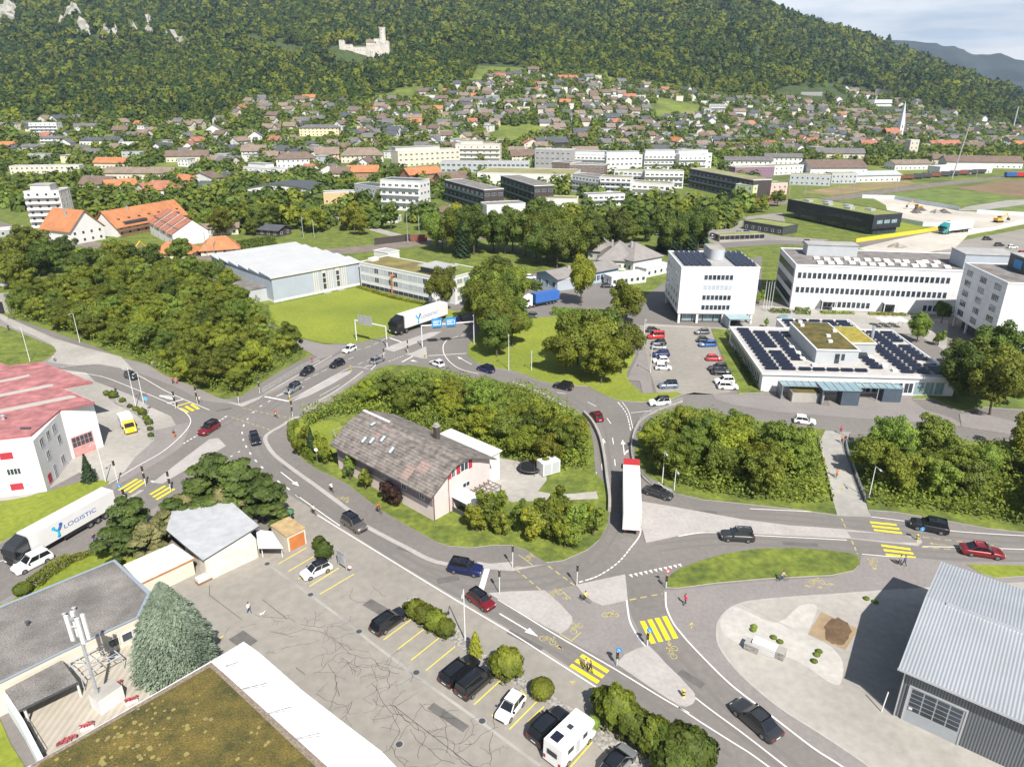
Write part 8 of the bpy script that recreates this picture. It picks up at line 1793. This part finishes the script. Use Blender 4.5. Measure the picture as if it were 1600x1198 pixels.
def bike_meshes():
    for x in (-.52, .52):
        mb = MB(); n = 20; P = [(x+.33*math.cos(6.283*k/n), 0, .34+.33*math.sin(6.283*k/n)) for k in range(n)]
        for k in range(n): mb.tube(P[k], P[(k+1) % n], .018, n=5, cap=False)
        for k in range(0, n, 2): mb.tube((x, 0, .34), P[k], .003, n=3, cap=False)
        BK.append(('wheel', mb.mesh('wheel', tyre)))
    mb = MB()
    for p, q in (((-.52, 0, .34), (-.12, 0, .3)), ((-.12, 0, .3), (-.25, 0, .85)), ((-.52, 0, .34), (-.22, 0, .72)), ((-.12, 0, .3), (.38, 0, .78)), ((-.22, 0, .75), (.36, 0, .85)), ((.52, 0, .34), (.36, 0, .9))): mb.tube(p, q, .018, n=5)
    BK.append(('frame', mb.mesh('frame', PC['dark grey'])))
    mb = MB(); mb.tube((.36, 0, .9), (.33, 0, 1.02), .015, n=5); mb.tube((.36, -.27, 1.03), (.36, .27, 1.03), .015, n=5); BK.append(('handlebar', mb.mesh('handlebar', black)))
    mb = MB(); mb.box(-.38, -.14, -.06, .06, .85, .9); BK.append(('saddle', mb.mesh('saddle', black)))
bike_meshes()
def bicycle(px, hd, label, group=None, z=.05, lean=0):
    p = G(*px); q = G(*hd); v = q-p; t = thing('bicycle', label, 'bicycle', (p.x, p.y, z), math.atan2(v.y, v.x), group)
    if lean: t.rotation_euler = (lean, 0, math.atan2(v.y, v.x))
    for n_, me in BK: obj(n_, me, t)
def cyclist(px, hd, top, leg, where, helmet='dark'):
    bicycle(px, hd, f'bicycle ridden by the {top} clad cyclist {where}'); p = G(*px); v = (G(*hd)-p).normalized(); c_ = p-v*.25; t = person(px, hd, 'ride', top, leg, f'cyclist in {top} top {where}', hatc=helmet); t.location = (c_.x, c_.y, .0)
cyclist((518, 768), (508, 760), 'white', 'dark', 'on the lane beside the house hedge'); cyclist((490, 803), (480, 796), 'beige', 'dark', 'on the pavement beside the pines')
cyclist((592, 801), (600, 806), 'red', 'dark', 'on the path along the house verge'); cyclist((914, 940), (924, 944), 'yellow', 'dark', 'between the two pale islands')
cyclist((1222, 908), (1235, 907), 'beige', 'blue', 'below the oval green island'); cyclist((431, 652), (437, 655), 'red', 'white', 'crossing the junction on the cycle lane')
cyclist((1315, 692), (1312, 680), 'orange', 'dark', 'far up the footbridge path'); cyclist((1307, 746), (1310, 736), 'orange', 'grey', 'in the middle of the footbridge path')
cyclist((14, 516), (18, 508), 'dark', 'dark', 'on the far left path')
for a, b, po, tp, lg, lb, hc in (((149, 848), (154, 853), 'walk', 'dark', 'jeans', 'person in dark top and red cap walking beside the lorry road', 'red'), ((390, 958), (384, 955), 'walk', 'white', 'jeans', 'person in white top walking a small white dog', None),
 ((915, 1046), (921, 1050), 'walk', 'beige', 'dark', 'person in pale top on the zebra crossing', None), ((922, 1050), (928, 1054), 'walk', 'dark', 'dark', 'person in dark clothes on the zebra crossing', None), ((1070, 945), (1075, 943), 'walk', 'pink', 'dark', 'person in pink beside the curved kerb', None),
 ((1405, 883), (1400, 880), 'walk', 'grey', 'dark', 'left person of two at the right zebra crossing', None), ((1412, 884), (1407, 881), 'walk', 'blue', 'dark', 'right person of two at the right zebra crossing', None), ((271, 600), (266, 597), 'walk', 'red', 'dark', 'person in red top on the left pavement', None), ((277, 600), (283, 603), 'walk', 'grey', 'red', 'person in grey with red trousers on the left pavement', None),
 ((240, 574), (246, 577), 'walk', 'white', 'grey', 'person in white at the edge of the left wood', None), ((86, 565), (82, 560), 'walk', 'beige', 'jeans', 'person walking beside the left lawn', None), ((273, 684), (276, 680), 'stand', 'dark', 'orange', 'person in dark top on the yard pavement', None), ((182, 616), (180, 610), 'stand', 'dark', 'dark', 'person in black beside the yard planting', None),
 ((309, 630), (307, 625), 'walk', 'dark', 'dark', 'dark dressed person waiting by the left crossing', None), ((313, 630), (311, 625), 'walk', 'beige', 'grey', 'person in beige waiting by the left crossing', None), ((488, 567), (484, 569), 'walk', 'red', 'dark', 'person in red on the upper pavement', None), ((1313, 678), (1310, 672), 'walk', 'red', 'blue', 'person walking at the top of the footbridge path', None),
 ((1445, 945), (1440, 943), 'stand', 'green', 'dark', 'worker in bright green vest in the warehouse shade', None)): person(a, b, po, tp, lg, lb, None, .04 if a[0] < 1000 else .07, hatc=hc)
# small dog
p = G(*fD((1216, 484))[0]); t = thing('dog', 'small white dog on the car park beside its walker', 'dog', (p.x, p.y, .03), .6)
V = [((0, 0, .30), .085), ((-.22, 0, .31), .075), ((.16, 0, .33), .08), ((.26, 0, .42), .05), ((.33, 0, .47), .055), ((.43, 0, .45), .028), ((-.34, 0, .42), .02), ((-.38, 0, .5), .014), ((.31, .045, .53), .014), ((.31, -.045, .53), .014)]; Ed = [(0, 1), (0, 2), (2, 3), (3, 4), (4, 5), (1, 6), (6, 7), (4, 8), (4, 9)]
for s in (-.06, .06):
    b = len(V); V += [((.17, s, .18), .032), ((.18, s, .03), .022), ((-.19, s, .2), .045), ((-.25, s, .13), .022), ((-.22, s, .02), .022)]; Ed += [(2, b), (b, b+1), (1, b+2), (b+2, b+3), (b+3, b+4)]
me = bpy.data.meshes.new('body'); me.from_pydata([v_[0] for v_ in V], Ed, []); o = bpy.data.objects.new('tmp', me); S.collection.objects.link(o); o.modifiers.new('s', 'SKIN'); o.modifiers.new('u', 'SUBSURF').levels = 1
for i, sv in enumerate(me.skin_vertices[0].data): sv.radius = (V[i][1],)*2; sv.use_root = (i == 0)
r_ = bpy.data.meshes.new_from_object(o.evaluated_get(bpy.context.evaluated_depsgraph_get())); bpy.data.objects.remove(o); r_.materials.clear(); r_.materials.append(white); obj('body', r_, t)
# ------------------------------------------------------------- street furniture
def signal(px, label, h=3.4, face=-1.2, two=False, arm=0, z=.1):
    p = G(*px); t = thing('traffic_light', label, 'traffic light', (p.x, p.y, z), 0, 'traffic lights at the junction'); mb = MB(); mb.tube((0, 0, 0), (0, 0, h), .06); part('pole', mb, whitem, t)
    for zz in ((h-.95,) if not two else (h-.95, h-2.3)):
        mb = MB(); mb.box(-.14, .14, -.11, .11, zz, zz+.9); hd = part('signal_head', mb, black, t)
        for k, c_ in enumerate(('red', 'yellow', 'green')): mb = MB(); mb.tube((0, -.13, zz+.75-.3*k), (0, -.11, zz+.75-.3*k), .09, n=10); part('lens', mb, mat('lens_'+c_, {'red': (.15, .01, .01), 'yellow': (.16, .09, .01), 'green': (.01, .10, .04)}[c_], .3, 0, 1), hd)
    return t
for px, lb, h, tw in ((fE((803, 262))[0], 'traffic light where the verge meets the curve road', 3.5, False), (fE((742, 383))[0], 'traffic light at the tip of the large pale island', 3.6, False), (fE((1100, 345))[0], 'traffic light at the tip of the square pale island', 3.2, False), (fE((1425, 628))[0], 'traffic light near the tall zebra crossing', 2.0, False), (fE((1285, 718))[0], 'traffic light near the sloping zebra crossing', 2.0, False), (fE((1512, 358))[0], 'traffic light at the west tip of the oval green island', 2.0, False),
 (fA((1108, 750))[0], 'traffic light on the corner by the left wood', 3.0, False), (fA((1203, 695))[0], 'traffic light at the start of the upper pavement', 3.8, True), (fA((1342, 730))[0], 'traffic light at the point of the tapering island', 3.0, False), (fA((1355, 805))[0], 'traffic light beside the house garden corner', 3.6, True), (fA((815, 768))[0], 'traffic light left of the small yellow zebra', 4, True), (fA((915, 745))[0], 'traffic light right of the small yellow zebra', 4, True), (fI((868, 445))[0], 'traffic light on the workshop yard pavement', 4.2, False), (fI((1073, 470))[0], 'traffic light between the two lower left zebras', 3.8, True), (fI((1258, 510))[0], 'traffic light below the pines, lower left', 3.8, True), (fK((345, 548))[0], 'traffic light at the gantry foot', 2.2, False), (fK((520, 600))[0], 'traffic light on the upper triangular island', 3.6, True), (fK((320, 640))[0], 'traffic light behind the silver car', 2.6, False), (fK((640, 545))[0], 'traffic light below the blue signs', 3.0, False), (fI((920, 580))[0], 'small signal post on the left refuge island', 2.2, False)): signal(px, lb, h, two=tw)
def beacon(px, label):
    p = G(*px); t = thing('bollard', label, 'bollard', (p.x, p.y, .13), 0, 'yellow island bollards'); mb = MB(); mb.tube((0, 0, 0), (0, 0, .95), .16, .14, 12, 0); part('post', mb, mat('bollard_yellow', (.75, .6, .05), .5, .05, 1), t)
    mb = MB(); mb.tube((0, 0, .2), (0, 0, .4), .17, n=12); mb.tube((0, 0, .6), (0, 0, .78), .16, n=12); part('band', mb, black, t)
for px, lb in ((fF((22, 862))[0], 'yellow black bollard at the lower teardrop island'), (fF((1103, 138))[0], 'yellow black bollard at the right refuge'), (fG((532, 312))[0], 'yellow bollard at the point of the tapering island'), (fG((980, 85))[0], 'yellow bollard at the far end of the tapering island'), (fK((662, 636))[0], 'yellow bollard on the upper triangular island'), (fI((922, 578))[0], 'yellow bollard on the left refuge')): beacon(px, lb)
def roundsign(px, m, label, h=2.3, r_=.35, z=.1, tri=False):
    p = G(*px); t = thing('road_sign', label, 'road sign', (p.x, p.y, z), 0); mb = MB(); mb.tube((0, .03, 0), (0, .03, h), .035); part('pole', mb, steel, t)
    mb = MB(); mb.tube((0, -.03, h), (0, 0, h), r_, n=3 if tri else 20); o = part('sign_plate', mb, m, t); mb = MB(); mb.tube((0, -.035, h), (0, -.03, h), r_*(.55 if tri else .86), n=3 if tri else 20, mi=0)
    part('sign_face', mb, white if tri or m is MT['sign_red'] else m, o)
    if m is bluesign: mb = MB(); d = .2; mb.tube((-.14, -.045, h+.14), (.12, -.045, h-.12), .035, n=4); mb.box(-.02, .16, -.05, -.04, h-.17, h-.11); part('white_arrow', mb, white, o)
mat('sign_red', (.55, .02, .03), .5, .03, 1)
roundsign(fE((1430, 625))[0], bluesign, 'blue round arrow sign by the tall zebra crossing'); roundsign(fE((1290, 715))[0], bluesign, 'blue round arrow sign by the sloping zebra crossing', 2.2)
roundsign(fF((1115, 140))[0], bluesign, 'blue round arrow sign at the right refuge', 2.0); roundsign(fI((905, 590))[0], bluesign, 'blue round arrow sign at the left refuge', 3.0); roundsign(fE((1515, 350))[0], MT['sign_red'], 'red white triangular give way sign at the oval island', 2.4, .45, tri=True)
roundsign(fE((52, 290))[0], MT['sign_red'], 'red round sign beside the hedge bush', 1.0, .3); roundsign(fD((1352, 75))[0], mat('mirror_green', (.10, .25, .18), .3, .05, 1), 'round traffic mirror behind the orange door garage', 2.6, .4); roundsign(fG((735, 770))[0], white, 'white square plate on a post at the hedge', 2.6, .35)
roundsign(fR((1205, 440))[0], mat('sky_sign', (.12, .42, .75), .5, .03, 1), 'light blue sign at the yard planting', 3, .45)
# direction signs on portals
def portal(pA, pB, label, h, signs, back):
    a = G(*pA); b = G(*pB); v = b-a; t = thing('sign_gantry', label, 'sign gantry', (a.x, a.y, .05), math.atan2(v.y, v.x)); L = v.length
    mb = MB(); mb.tube((0, 0, 0), (0, 0, h), .13); part('post', mb, whitem, t); mb = MB(); mb.tube((L, 0, 0), (L, 0, h), .13); part('post', mb, whitem, t); mb = MB(); mb.box(-.1, L+.1, -.1, .1, h-.15, h+.1); part('beam', mb, whitem, t)
    for x, w_, hh, dz in signs:
        mb = MB(); mb.box(x-w_/2, x+w_/2, -.2, -.1, h-.15+dz, h-.15+dz+hh); sg = part('sign_panel', mb, alu if back else bluesign, t)
        if not back:
            mb = MB()
            for k in range(3): mb.box(x-w_*.38, x-w_*.38+w_*(.5 if k % 2 else .62), -.22, -.203, h-.15+dz+hh*(.62-k*.2), h-.15+dz+hh*(.62-k*.2)+hh*.09)
            mb.box(x+w_*.3, x+w_*.36, -.22, -.203, h-.15+dz+hh*.2, h-.15+dz+hh*.75); part('white_lines', mb, white, sg)
            mb = MB(); mb.box(x-w_*.42, x+w_*.42, -.3, -.1, h-.45+dz, h-.17+dz); part('lamp_bar', mb, dgrey, t)
        else:
            mb = MB(); [mb.box(x-w_/2+.1, x+w_/2-.1, -.225, -.203, h-.15+dz+hh*k, h-.15+dz+hh*k+.06) for k in (.2, .5, .8)]; part('panel_rib', mb, lgreyw, sg)
portal(fK((92, 490))[0], fK((346, 548))[0], 'white gantry seen from behind with two grey sign backs', 5.6, ((2.5, 2.3, 2.6, -.6), (4.9, 2.3, 2.6, -.6)), True)
portal(fK((640, 548))[0], fK((1070, 510))[0], 'white gantry with two blue direction signs', 5.8, ((4.0, 2.7, 2.3, -.5), (7.6, 2.7, 2.3, -.5)), False)
def lamp_post(px, h, label, grp='street lamps', arm=1.2, rz=0, terr=False):
    p = PX(*px); t = thing('street_lamp', label, 'street lamp', (p.x, p.y, p.z), rz, grp); mb = MB(); mb.tube((0, 0, 0), (0, 0, h), .09, .05); mb.tube((0, 0, h), (0, -arm, h+.15), .04); part('pole', mb, whitem, t); mb = MB(); mb.box(-.14, .14, -arm-.55, -arm, h+.08, h+.2); part('lamp_head', mb, lgreyw, t)
for px, h, lb in ((fE((583, 600))[0], 7.5, 'lamp post on the gravel strip beside the golden conifer'), (fA((370, 460))[0], 8, 'lamp post at the edge of the left wood'), (fA((140, 550))[0], 9, 'lamp post at the left lawn'), (fA((630, 760))[0], 9, 'lamp post standing in the yard planting'), (fA((490, 1105))[0], 7.5, 'lamp post beside the small dark fir'), (fB((785, 588))[0], 9, 'lamp post at the tall clump'), (fB((850, 260))[0], 8, 'lamp post by the blue container lorry'), (fB((1408, 470))[0], 7, 'lamp post at the far left parking bays'), (fB((1440, 600))[0], 7, 'lamp post beside the light path'), (fC((880, 1185))[0], 6, 'lamp post in the grove right of the footbridge'), (fB((1495, 1110))[0], 6, 'lamp post right of the white lorry'), (fB((1550, 1145))[0], 4, 'short lamp post right of the white lorry'), (fB((890, 590))[0], 5, 'short lamp post at the round clump'), (fK((1072, 520))[0], 8, 'lamp post left of the tall clump'), (fA((665, 740))[0], 7, 'second lamp post in the yard planting')): lamp_post(px, h, lb)
for i, (x, y, h) in enumerate(fT2((318, 1125), (372, 1115), (1250, 1005), (1530, 970), (1185, 1015)) and [(fT2((318, 1125))[0]+(13,)), (fT2((372, 1115))[0]+(11,)), (fT2((1185, 1015))[0]+(9,)), (fT2((1253, 1008))[0]+(10,)), (fT2((1532, 972))[0]+(10,)), (fT3((32, 965))[0]+(9,)), (fT3((255, 940))[0]+(9,)), (fT3((325, 930))[0]+(9,)), (fT3((512, 905))[0]+(9,)), (fT3((585, 905))[0]+(9,)), (fT3((738, 900))[0]+(9,)), (fT3((808, 895))[0]+(9,)), (fT3((1005, 885))[0]+(9,)), (fT1((1405, 1100))[0]+(10,)), (fT1((1455, 1100))[0]+(8,)), (fT1((960, 1185))[0]+(10,)), (fT1((995, 1190))[0]+(11,)), (fT3((1375, 835))[0]+(9,))]):
    p = PX(x, y); t = thing('catenary_mast', 'steel railway mast with short bracket beside the tracks', 'mast', p, 0, 'railway masts'); mb = MB(); mb.tube((0, 0, 0), (0, 0, h), .16, .12, 6); part('pole', mb, steel, t); mb = MB(); mb.tube((0, 0, h-1.5), (0, 2.6, h-1.2), .06, n=5); mb.tube((0, 0, h-2.6), (0, 2.6, h-1.3), .05, n=5); part('bracket', mb, steel, t)
p = PX(*fT3((1265, 830))[0]); t = thing('floodlight_mast', 'very tall steel floodlight mast beside the sidings', 'mast', p); mb = MB(); mb.tube((0, 0, 0), (4.5, 0, 41), .5, .3, 8); part('pole', mb, steel, t); mb = MB(); mb.box(2.5, 6.5, -.6, .6, 40.6, 42); part('lamp_frame', mb, dgrey, t)
p = PX(*fT3((1545, 610))[0]); t = thing('factory_chimney', 'thin grey chimney at the far right village', 'chimney', p); mb = MB(); mb.tube((0, 0, 0), (0, 0, 34), 1.1, .8, 10); part('shaft', mb, greyw, t)
# train wagons on the sidings
for i in range(9):
    a = PX(*fT3((1045+i*42, 832-i*3.5))[0]); t = thing('goods_wagon', ('rust red' if i % 3 == 0 else 'dark') + ' goods wagon in the sidings', 'wagon', (a.x, a.y, a.z+.1), -.1, 'wagons in the sidings'); mb = MB(); mb.box(-6.5, 6.5, -1.3, 1.3, 1, 3.4); part('body', mb, nw if i % 3 == 0 else dgrey, t)
    for x in (-4.5, 4.5): mb = MB(); [mb.tube((x+dx, -1, .45), (x+dx, 1, .45), .45, n=10) for dx in (-.9, .9)]; part('bogie', mb, black, t)
p = PX(*fT3((1560, 822))[0]); t = thing('locomotive', 'red and blue locomotive at the right edge', 'locomotive', (p.x, p.y, p.z+.1), .1); mb = MB(); mb.box(-9, 0, -1.5, 1.5, 1, 4); part('body', mb, PC['blue'], t); mb = MB(); mb.box(.003, 9, -1.5, 1.5, 1, 4); part('body', mb, PC['red'], t); mb = MB(); mb.box(-8, 8, -1.2, 1.2, .3, 1); part('bogie', mb, black, t)
# --- railings and parapets
def parapet(px, label, h=1.0, th=.22, m=conc, rail=True, base=.35):
    P = smooth_pts(W2(px), 4, False); t = thing('parapet', label, 'parapet', (0, 0, 0)); mb = MB()
    for a, b in zip(P, P[1:]):
        a = Vector(a); b = Vector(b); d = (b-a).normalized(); n = Vector((-d.y, d.x))*th/2; mb.prism([tuple(a-n), tuple(b-n), tuple(b+n), tuple(a+n)], 0, base if rail else h)
    part('base', mb, m, t)
    if rail:
        mb = MB()
        for a, b in zip(P, P[1:]):
            for z in (.65, .85, h): mb.tube((*a, z), (*b, z), .03, n=5, cap=False)
            mb.tube((*a, base), (*a, h), .03, n=5)
        part('rail', mb, steel, t)
parapet([(952, 800), (952, 780), (948, 750), (944, 718), (937, 686), (925, 662), (912, 648)], 'curved concrete retaining wall along the road edge', .9, .45, conc, False)
parapet([(1066, 628), (1030, 641), (1005, 655), (993, 672), (987, 692), (987, 712), (993, 730), (1006, 748), (1024, 762), (1050, 772)], 'curved railing wall around the grove, right of the lorry', 1.1, .3)
parapet(fC((790, 905), (775, 930), (785, 985), (815, 1070), (845, 1150), (865, 1200)), 'dark railing on the right side of the footbridge path', 1.1, .3, dgrey)
parapet(fC((650, 905), (660, 960), (680, 1040), (700, 1120), (718, 1200)), 'light railing on the left side of the footbridge path', .6, .25, kerbm, False)
parapet(fG((640, 400), (760, 330), (880, 260), (1000, 175), (1070, 120)), 'concrete bridge parapet above the house garden', .9, .5, pale, False)
parapet(fA((1215, 690), (1300, 640), (1400, 580), (1480, 545)), 'thin railing along the upper pavement', 1.0, .1)
# --- house yard: trampoline, container, tanks, timber frames, swing; yard planting
def disc_thing(name, label, cat, px, build, z=.13, rz=0): p = G(*px); t = thing(name, label, cat, (p.x, p.y, z), rz); build(t); return t
def tramp(t):
    mb = MB(); n = 20; P = [(2.1*math.cos(6.283*k/n), 2.1*math.sin(6.283*k/n)) for k in range(n)]; mb.prism(P, .75, .8); part('mat', mb, black, t)
    mb = MB(); [mb.tube((*P[k], .82), (*P[(k+1) % n], .82), .09, n=6, cap=False) for k in range(n)]; part('rim', mb, dgrey, t)
    for k in range(0, n, 4): mb = MB(); mb.tube((*P[k], 0), (*P[k], 2.5), .035, n=6); part('post', mb, dgrey, t)
    mb = MB(); [mb.tube((*P[k], 2.5), (*P[(k+1) % n], 2.5), .03, n=4, cap=False) for k in range(n)]; part('net_ring', mb, black, t)
disc_thing('trampoline', 'round black trampoline in the house yard', 'trampoline', fB((885, 1055))[0], tramp)
def cont(t): mb = MB(); mb.box(-1.7, 1.7, -1.1, 1.1, .15, 2.4); part('box', mb, white, t); mb = MB(); mb.box(-1.6, 1.6, -1.0, 1.0, 0, .15); part('skid', mb, dgrey, t); mb = MB(); mb.box(-1.5, -.1, -1.13, -1.1, .3, 2.3); mb.box(.1, 1.5, -1.13, -1.1, .3, 2.3); part('door', mb, lgreyw, t)
disc_thing('container', 'small white container right of the trampoline', 'container', fB((968, 1062))[0], cont, rz=.5)
def tank(t): mb = MB(); mb.tube((-.9, 0, .85), (.9, 0, .85), .75, n=16); part('tank', mb, alu, t, 40); mb = MB(); mb.box(-.7, -.5, -.5, .5, 0, .4); mb.box(.5, .7, -.5, .5, 0, .4); part('stand', mb, dgrey, t)
disc_thing('gas_tank', 'silver horizontal tank by the annex, right one', 'tank', fH((1105, 525))[0], tank, rz=.9); disc_thing('gas_tank', 'dark banded tank by the annex, left one', 'tank', fH((1050, 490))[0], tank, rz=.9)
def frame_(t):
    mb = MB()
    for x in np.arange(0, 6.1, 1.0): mb.box(x-.06, x+.06, 0, 4, 2.0, 2.12)
    for y in np.arange(0, 4.1, .8): mb.box(0, 6, y-.06, y+.06, 2.13, 2.22)
    [mb.box(x-.06, x+.06, y-.06, y+.06, 0, 2.0) for x in (.1, 3, 5.9) for y in (.1, 3.9)]; part('timber_frame', mb, mat('weathered_timber', (.20, .17, .15), .9, .15, 2), t); mb = MB(); mb.box(-.05, .0, 0, 4, 0, 1.9); part('slatted_wall', mb, lgreyw, t)
disc_thing('pergola', 'open timber frame shelter in the house yard', 'pergola', fH((1000, 760))[0], frame_, rz=R(48))
def barrels(t): 
    for k in range(5): mb = MB(); mb.box(k*.9, k*.9+.7, (k % 2)*.6, (k % 2)*.6+.5, 0, .5+.2*(k % 3)); part('crate', mb, (wood, greyw, conc, dgrey, lgreyw)[k], t)
disc_thing('clutter', 'pile of crates and planks beside the tanks', 'crates', fH((1030, 560))[0], barrels, rz=.9)
def swing(t):
    mb = MB(); [mb.tube((x, s*.9, 0), (x, 0, 2.2), .05, n=5) for x in (-1.3, 1.3) for s in (-1, 1)]; mb.tube((-1.3, 0, 2.2), (1.3, 0, 2.2), .05, n=5); part('swing_frame', mb, steel, t); mb = MB(); mb.box(-.4, .4, -.2, .2, .5, .58); [mb.tube((x, 0, .58), (x, 0, 2.2), .015, n=4) for x in (-.35, .35)]; part('seat', mb, CL['red'], t)
disc_thing('garden_swing', 'garden swing with red seat behind the house', 'swing', fG((905, 590))[0], swing, rz=.8)
def bench(t): mb = MB(); mb.box(-1.6, 1.6, -.05, .05, .2, 1.1); part('panel', mb, mat('tarp_green', (.10, .15, .13), .7, .1, 1), t); mb = MB(); [mb.box(x-.05, x+.05, -.06, .06, 0, 1.15) for x in (-1.5, 0, 1.5)]; part('post', mb, dgrey, t)
disc_thing('garden_screen', 'dark green screen panel at the driveway of the house', 'screen', fG((850, 740))[0], bench, rz=.55)
t = thing('planting_bed', 'long bed of stones and shrubs along the workshop yard', 'planting bed', (0, 0, 0)); mb = MB(); ppx = fR((850, 290), (900, 285), (990, 330), (1120, 400), (1200, 470), (1250, 560), (1245, 665), (1210, 660), (1205, 570), (1150, 490), (1060, 430), (950, 375)); mb.prism(W2(ppx), 0, .25); part('stone_edge', mb, gravel, t)
for x, y, s in ((930, 325, .9), (870, 300, .6), (1000, 360, .6), (1060, 405, .5), (1110, 430, .6), (1160, 460, .8), (1190, 500, .6), (1215, 540, .7), (1225, 590, .5), (1230, 640, .5)): bsh(*fR((x, y))[0], 'juni', int(s*10) % 2, s, 'small shrub in the stone bed along the workshop yard', .9, 'bed_shrub', 'shrubs in the workshop stone bed')
for i, (x, y, w_, h_) in enumerate(((340, 640, .8, .9), (395, 650, 1.3, 1.15), (455, 670, .85, 1.0))):
    p = G(*fF((x, y))[0]); t = thing('pallet_cage' if i != 1 else 'cabinet', ('grey stone filled cage left of the white cabinet', 'low white cabinet between two stone filled cages', 'grey stone filled cage right of the white cabinet')[i], 'cage' if i != 1 else 'cabinet', (p.x, p.y, .07), R(-35))
    mb = MB(); mb.box(-w_, w_, -.6, .6, .05, h_*.95); part('body', mb, (gravel, white, gravel)[i], t); mb = MB(); mb.box(-w_-.04, w_+.04, -.64, .64, h_*.95, h_); part('lid', mb, (conc, whitem, conc)[i], t); mb = MB(); [mb.box(-w_-.02, w_+.02, -.62, -.601, z, z+.04) for z in (.25, .5, .75)]; part('band', mb, steel, t)
for i, (x, y) in enumerate(fE((92, 558), (357, 748), (662, 972), (278, 1080))+fD((1237, 245), (1438, 388))):
    p = G(x, y); t = thing('manhole_cover', ('first', 'second', 'third', 'small', 'upper left', 'upper right')[i]+' dark iron manhole cover on the car park', 'manhole', (p.x, p.y, .03)); mb = MB(); mb.tube((0, 0, 0), (0, 0, .012), .36, n=16); part('lid', mb, dgrey, t); mb = MB(); n = 16; mb.tube((0, 0, 0), (0, 0, .009), .46, n=16); part('ring', mb, conc, t)
p = G(*fE((15, 265))[0]); t = thing('sign_board', 'stack of pale name plates on a board by the hedge', 'sign board', (p.x, p.y, .05), R(-40))
for k in range(5): mb = MB(); mb.box(-.8, .8, -.06, .06, .6+k*.42, .96+k*.42); part('plate', mb, alu, t)
mb = MB(); mb.box(-.85, -.8, -.05, .05, 0, 2.8); mb.box(.8, .85, -.05, .05, 0, 2.8); part('post', mb, steel, t)
for i in range(4): p = G(*fC((392+i*12, 310+(i % 2)*4))[0]); t = thing('flagpole', 'thin white flagpole between tower block and long office', 'flagpole', (p.x, p.y, 0), 0, 'flagpoles on the plaza'); mb = MB(); mb.tube((0, 0, 0), (0, 0, 9), .09, .05); part('pole', mb, whitem, t); mb = MB(); mb.tube((0, 0, 0), (0, 0, .3), .25); part('foot', mb, conc, t)
p = G(*fC((497, 352))[0]); t = thing('round_pool', 'large round grey disc table on the plaza', 'sculpture', (p.x, p.y, 0)); mb = MB(); mb.tube((0, 0, .5), (0, 0, .75), 2.2, n=24); part('disc', mb, glassb, t); mb = MB(); mb.tube((0, 0, 0), (0, 0, .5), .9, n=12); part('base', mb, conc, t)
p = G(*fC((990, 395))[0]); t = thing('market_umbrellas', 'group of closed white parasols behind the school', 'parasol', (p.x, p.y, 0)); mb = MB(); [mb.tube((x, y, 2.3), (x, y, 2.9), 1.3, .05, 8) for x in (-2.6, 0, 2.6) for y in (0, 2.2)]; part('canopy', mb, white, t); mb = MB(); [mb.tube((x, y, 0), (x, y, 2.3), .05) for x in (-2.6, 0, 2.6) for y in (0, 2.2)]; part('pole', mb, steel, t)
p = PX(*fJ((1000, 385))[0]); t = thing('lift_platform', 'orange scissor mast standing at the office facade', 'sculpture', (p.x, p.y, 0)); mb = MB(); mb.tube((0, 0, 0), (.4, 0, 6.2), .22, .16); part('mast', mb, mat('rust_orange', (.50, .16, .06), .7, .1, 1), t); mb = MB(); mb.box(-.4, 1.2, -.3, .3, 6.2, 6.6); part('head', mb, MT['rust_orange'], t)
p = G(1377, 1112); t = thing('marker_post', 'white leaning marker post at the warehouse corner', 'post', (p.x, p.y, .07)); mb = MB(); mb.tube((0, 0, 0), (.25, .1, 2.6), .06); part('post', mb, white, t)
# railway underpass, pavilion in the rear; portal at the far left
t = thing('underpass', 'concrete railway underpass portal at the left edge', 'underpass', PX(0, 490), .1); mb = MB(); mb.box(-12, 5, 0, 3, 0, 5.5); part('wall', mb, conc, t); mb = MB(); mb.box(-9, 1.5, -.05, -.003, 0, 3.6); part('opening', mb, black, t)
long_wall('noise_barrier', 'pale railway parapet above the left underpass', 'wall', fA((-60, 215), (0, 200), (60, 190), (110, 185)), 2.4, .3, lgreyw, z=6)
# ------------------------------------------------------------- air
hz = MB(); hz.box(-5200, 5600, -80, 6400, -60, 900); hm = bpy.data.materials.new('air'); hm.use_nodes = True; n_ = hm.node_tree.nodes; n_.clear(); ou = n_.new('ShaderNodeOutputMaterial'); pv_ = n_.new('ShaderNodeVolumePrincipled'); pv_.inputs['Color'].default_value = (.60, .76, 1, 1); pv_.inputs['Density'].default_value = .00009; pv_.inputs['Anisotropy'].default_value = .3; hm.node_tree.links.new(pv_.outputs[0], ou.inputs['Volume'])
tag(part('haze', hz, hm, None), None, None, None, 'stuff')
# ------------------------------------------------------------- labels: tell look-alikes apart by their place
def separate():
    bpy.context.view_layer.update(); by = {}
    for o in S.collection.objects:
        if o.parent is None and 'label' in o and o.get('kind') is None: by.setdefault(o['label'], []).append(o)
    od = ['first', 'second', 'third', 'fourth', 'fifth', 'sixth', 'seventh', 'eighth', 'ninth']
    for lb, L in by.items():
        if len(L) < 2: continue
        def P(o):
            c_ = o.matrix_world.translation; return proj(c_.x, max(c_.y, 5), c_.z)
        L.sort(key=lambda o: -P(o)[1]); rows = [L[i:i+6] for i in range(0, len(L), 6)]
        for k, row in enumerate(rows):
            row.sort(key=lambda o: P(o)[0])
            for i, o in enumerate(row):
                w = lb.split(); tail = (f'{od[i]} from left' if len(row) > 1 else 'farthest')+(f' in {od[min(k, 8)]} row' if len(rows) > 1 else '')
                w = w[:16-len(tail.split())]; o['label'] = ' '.join(w)+', '+tail
separate()
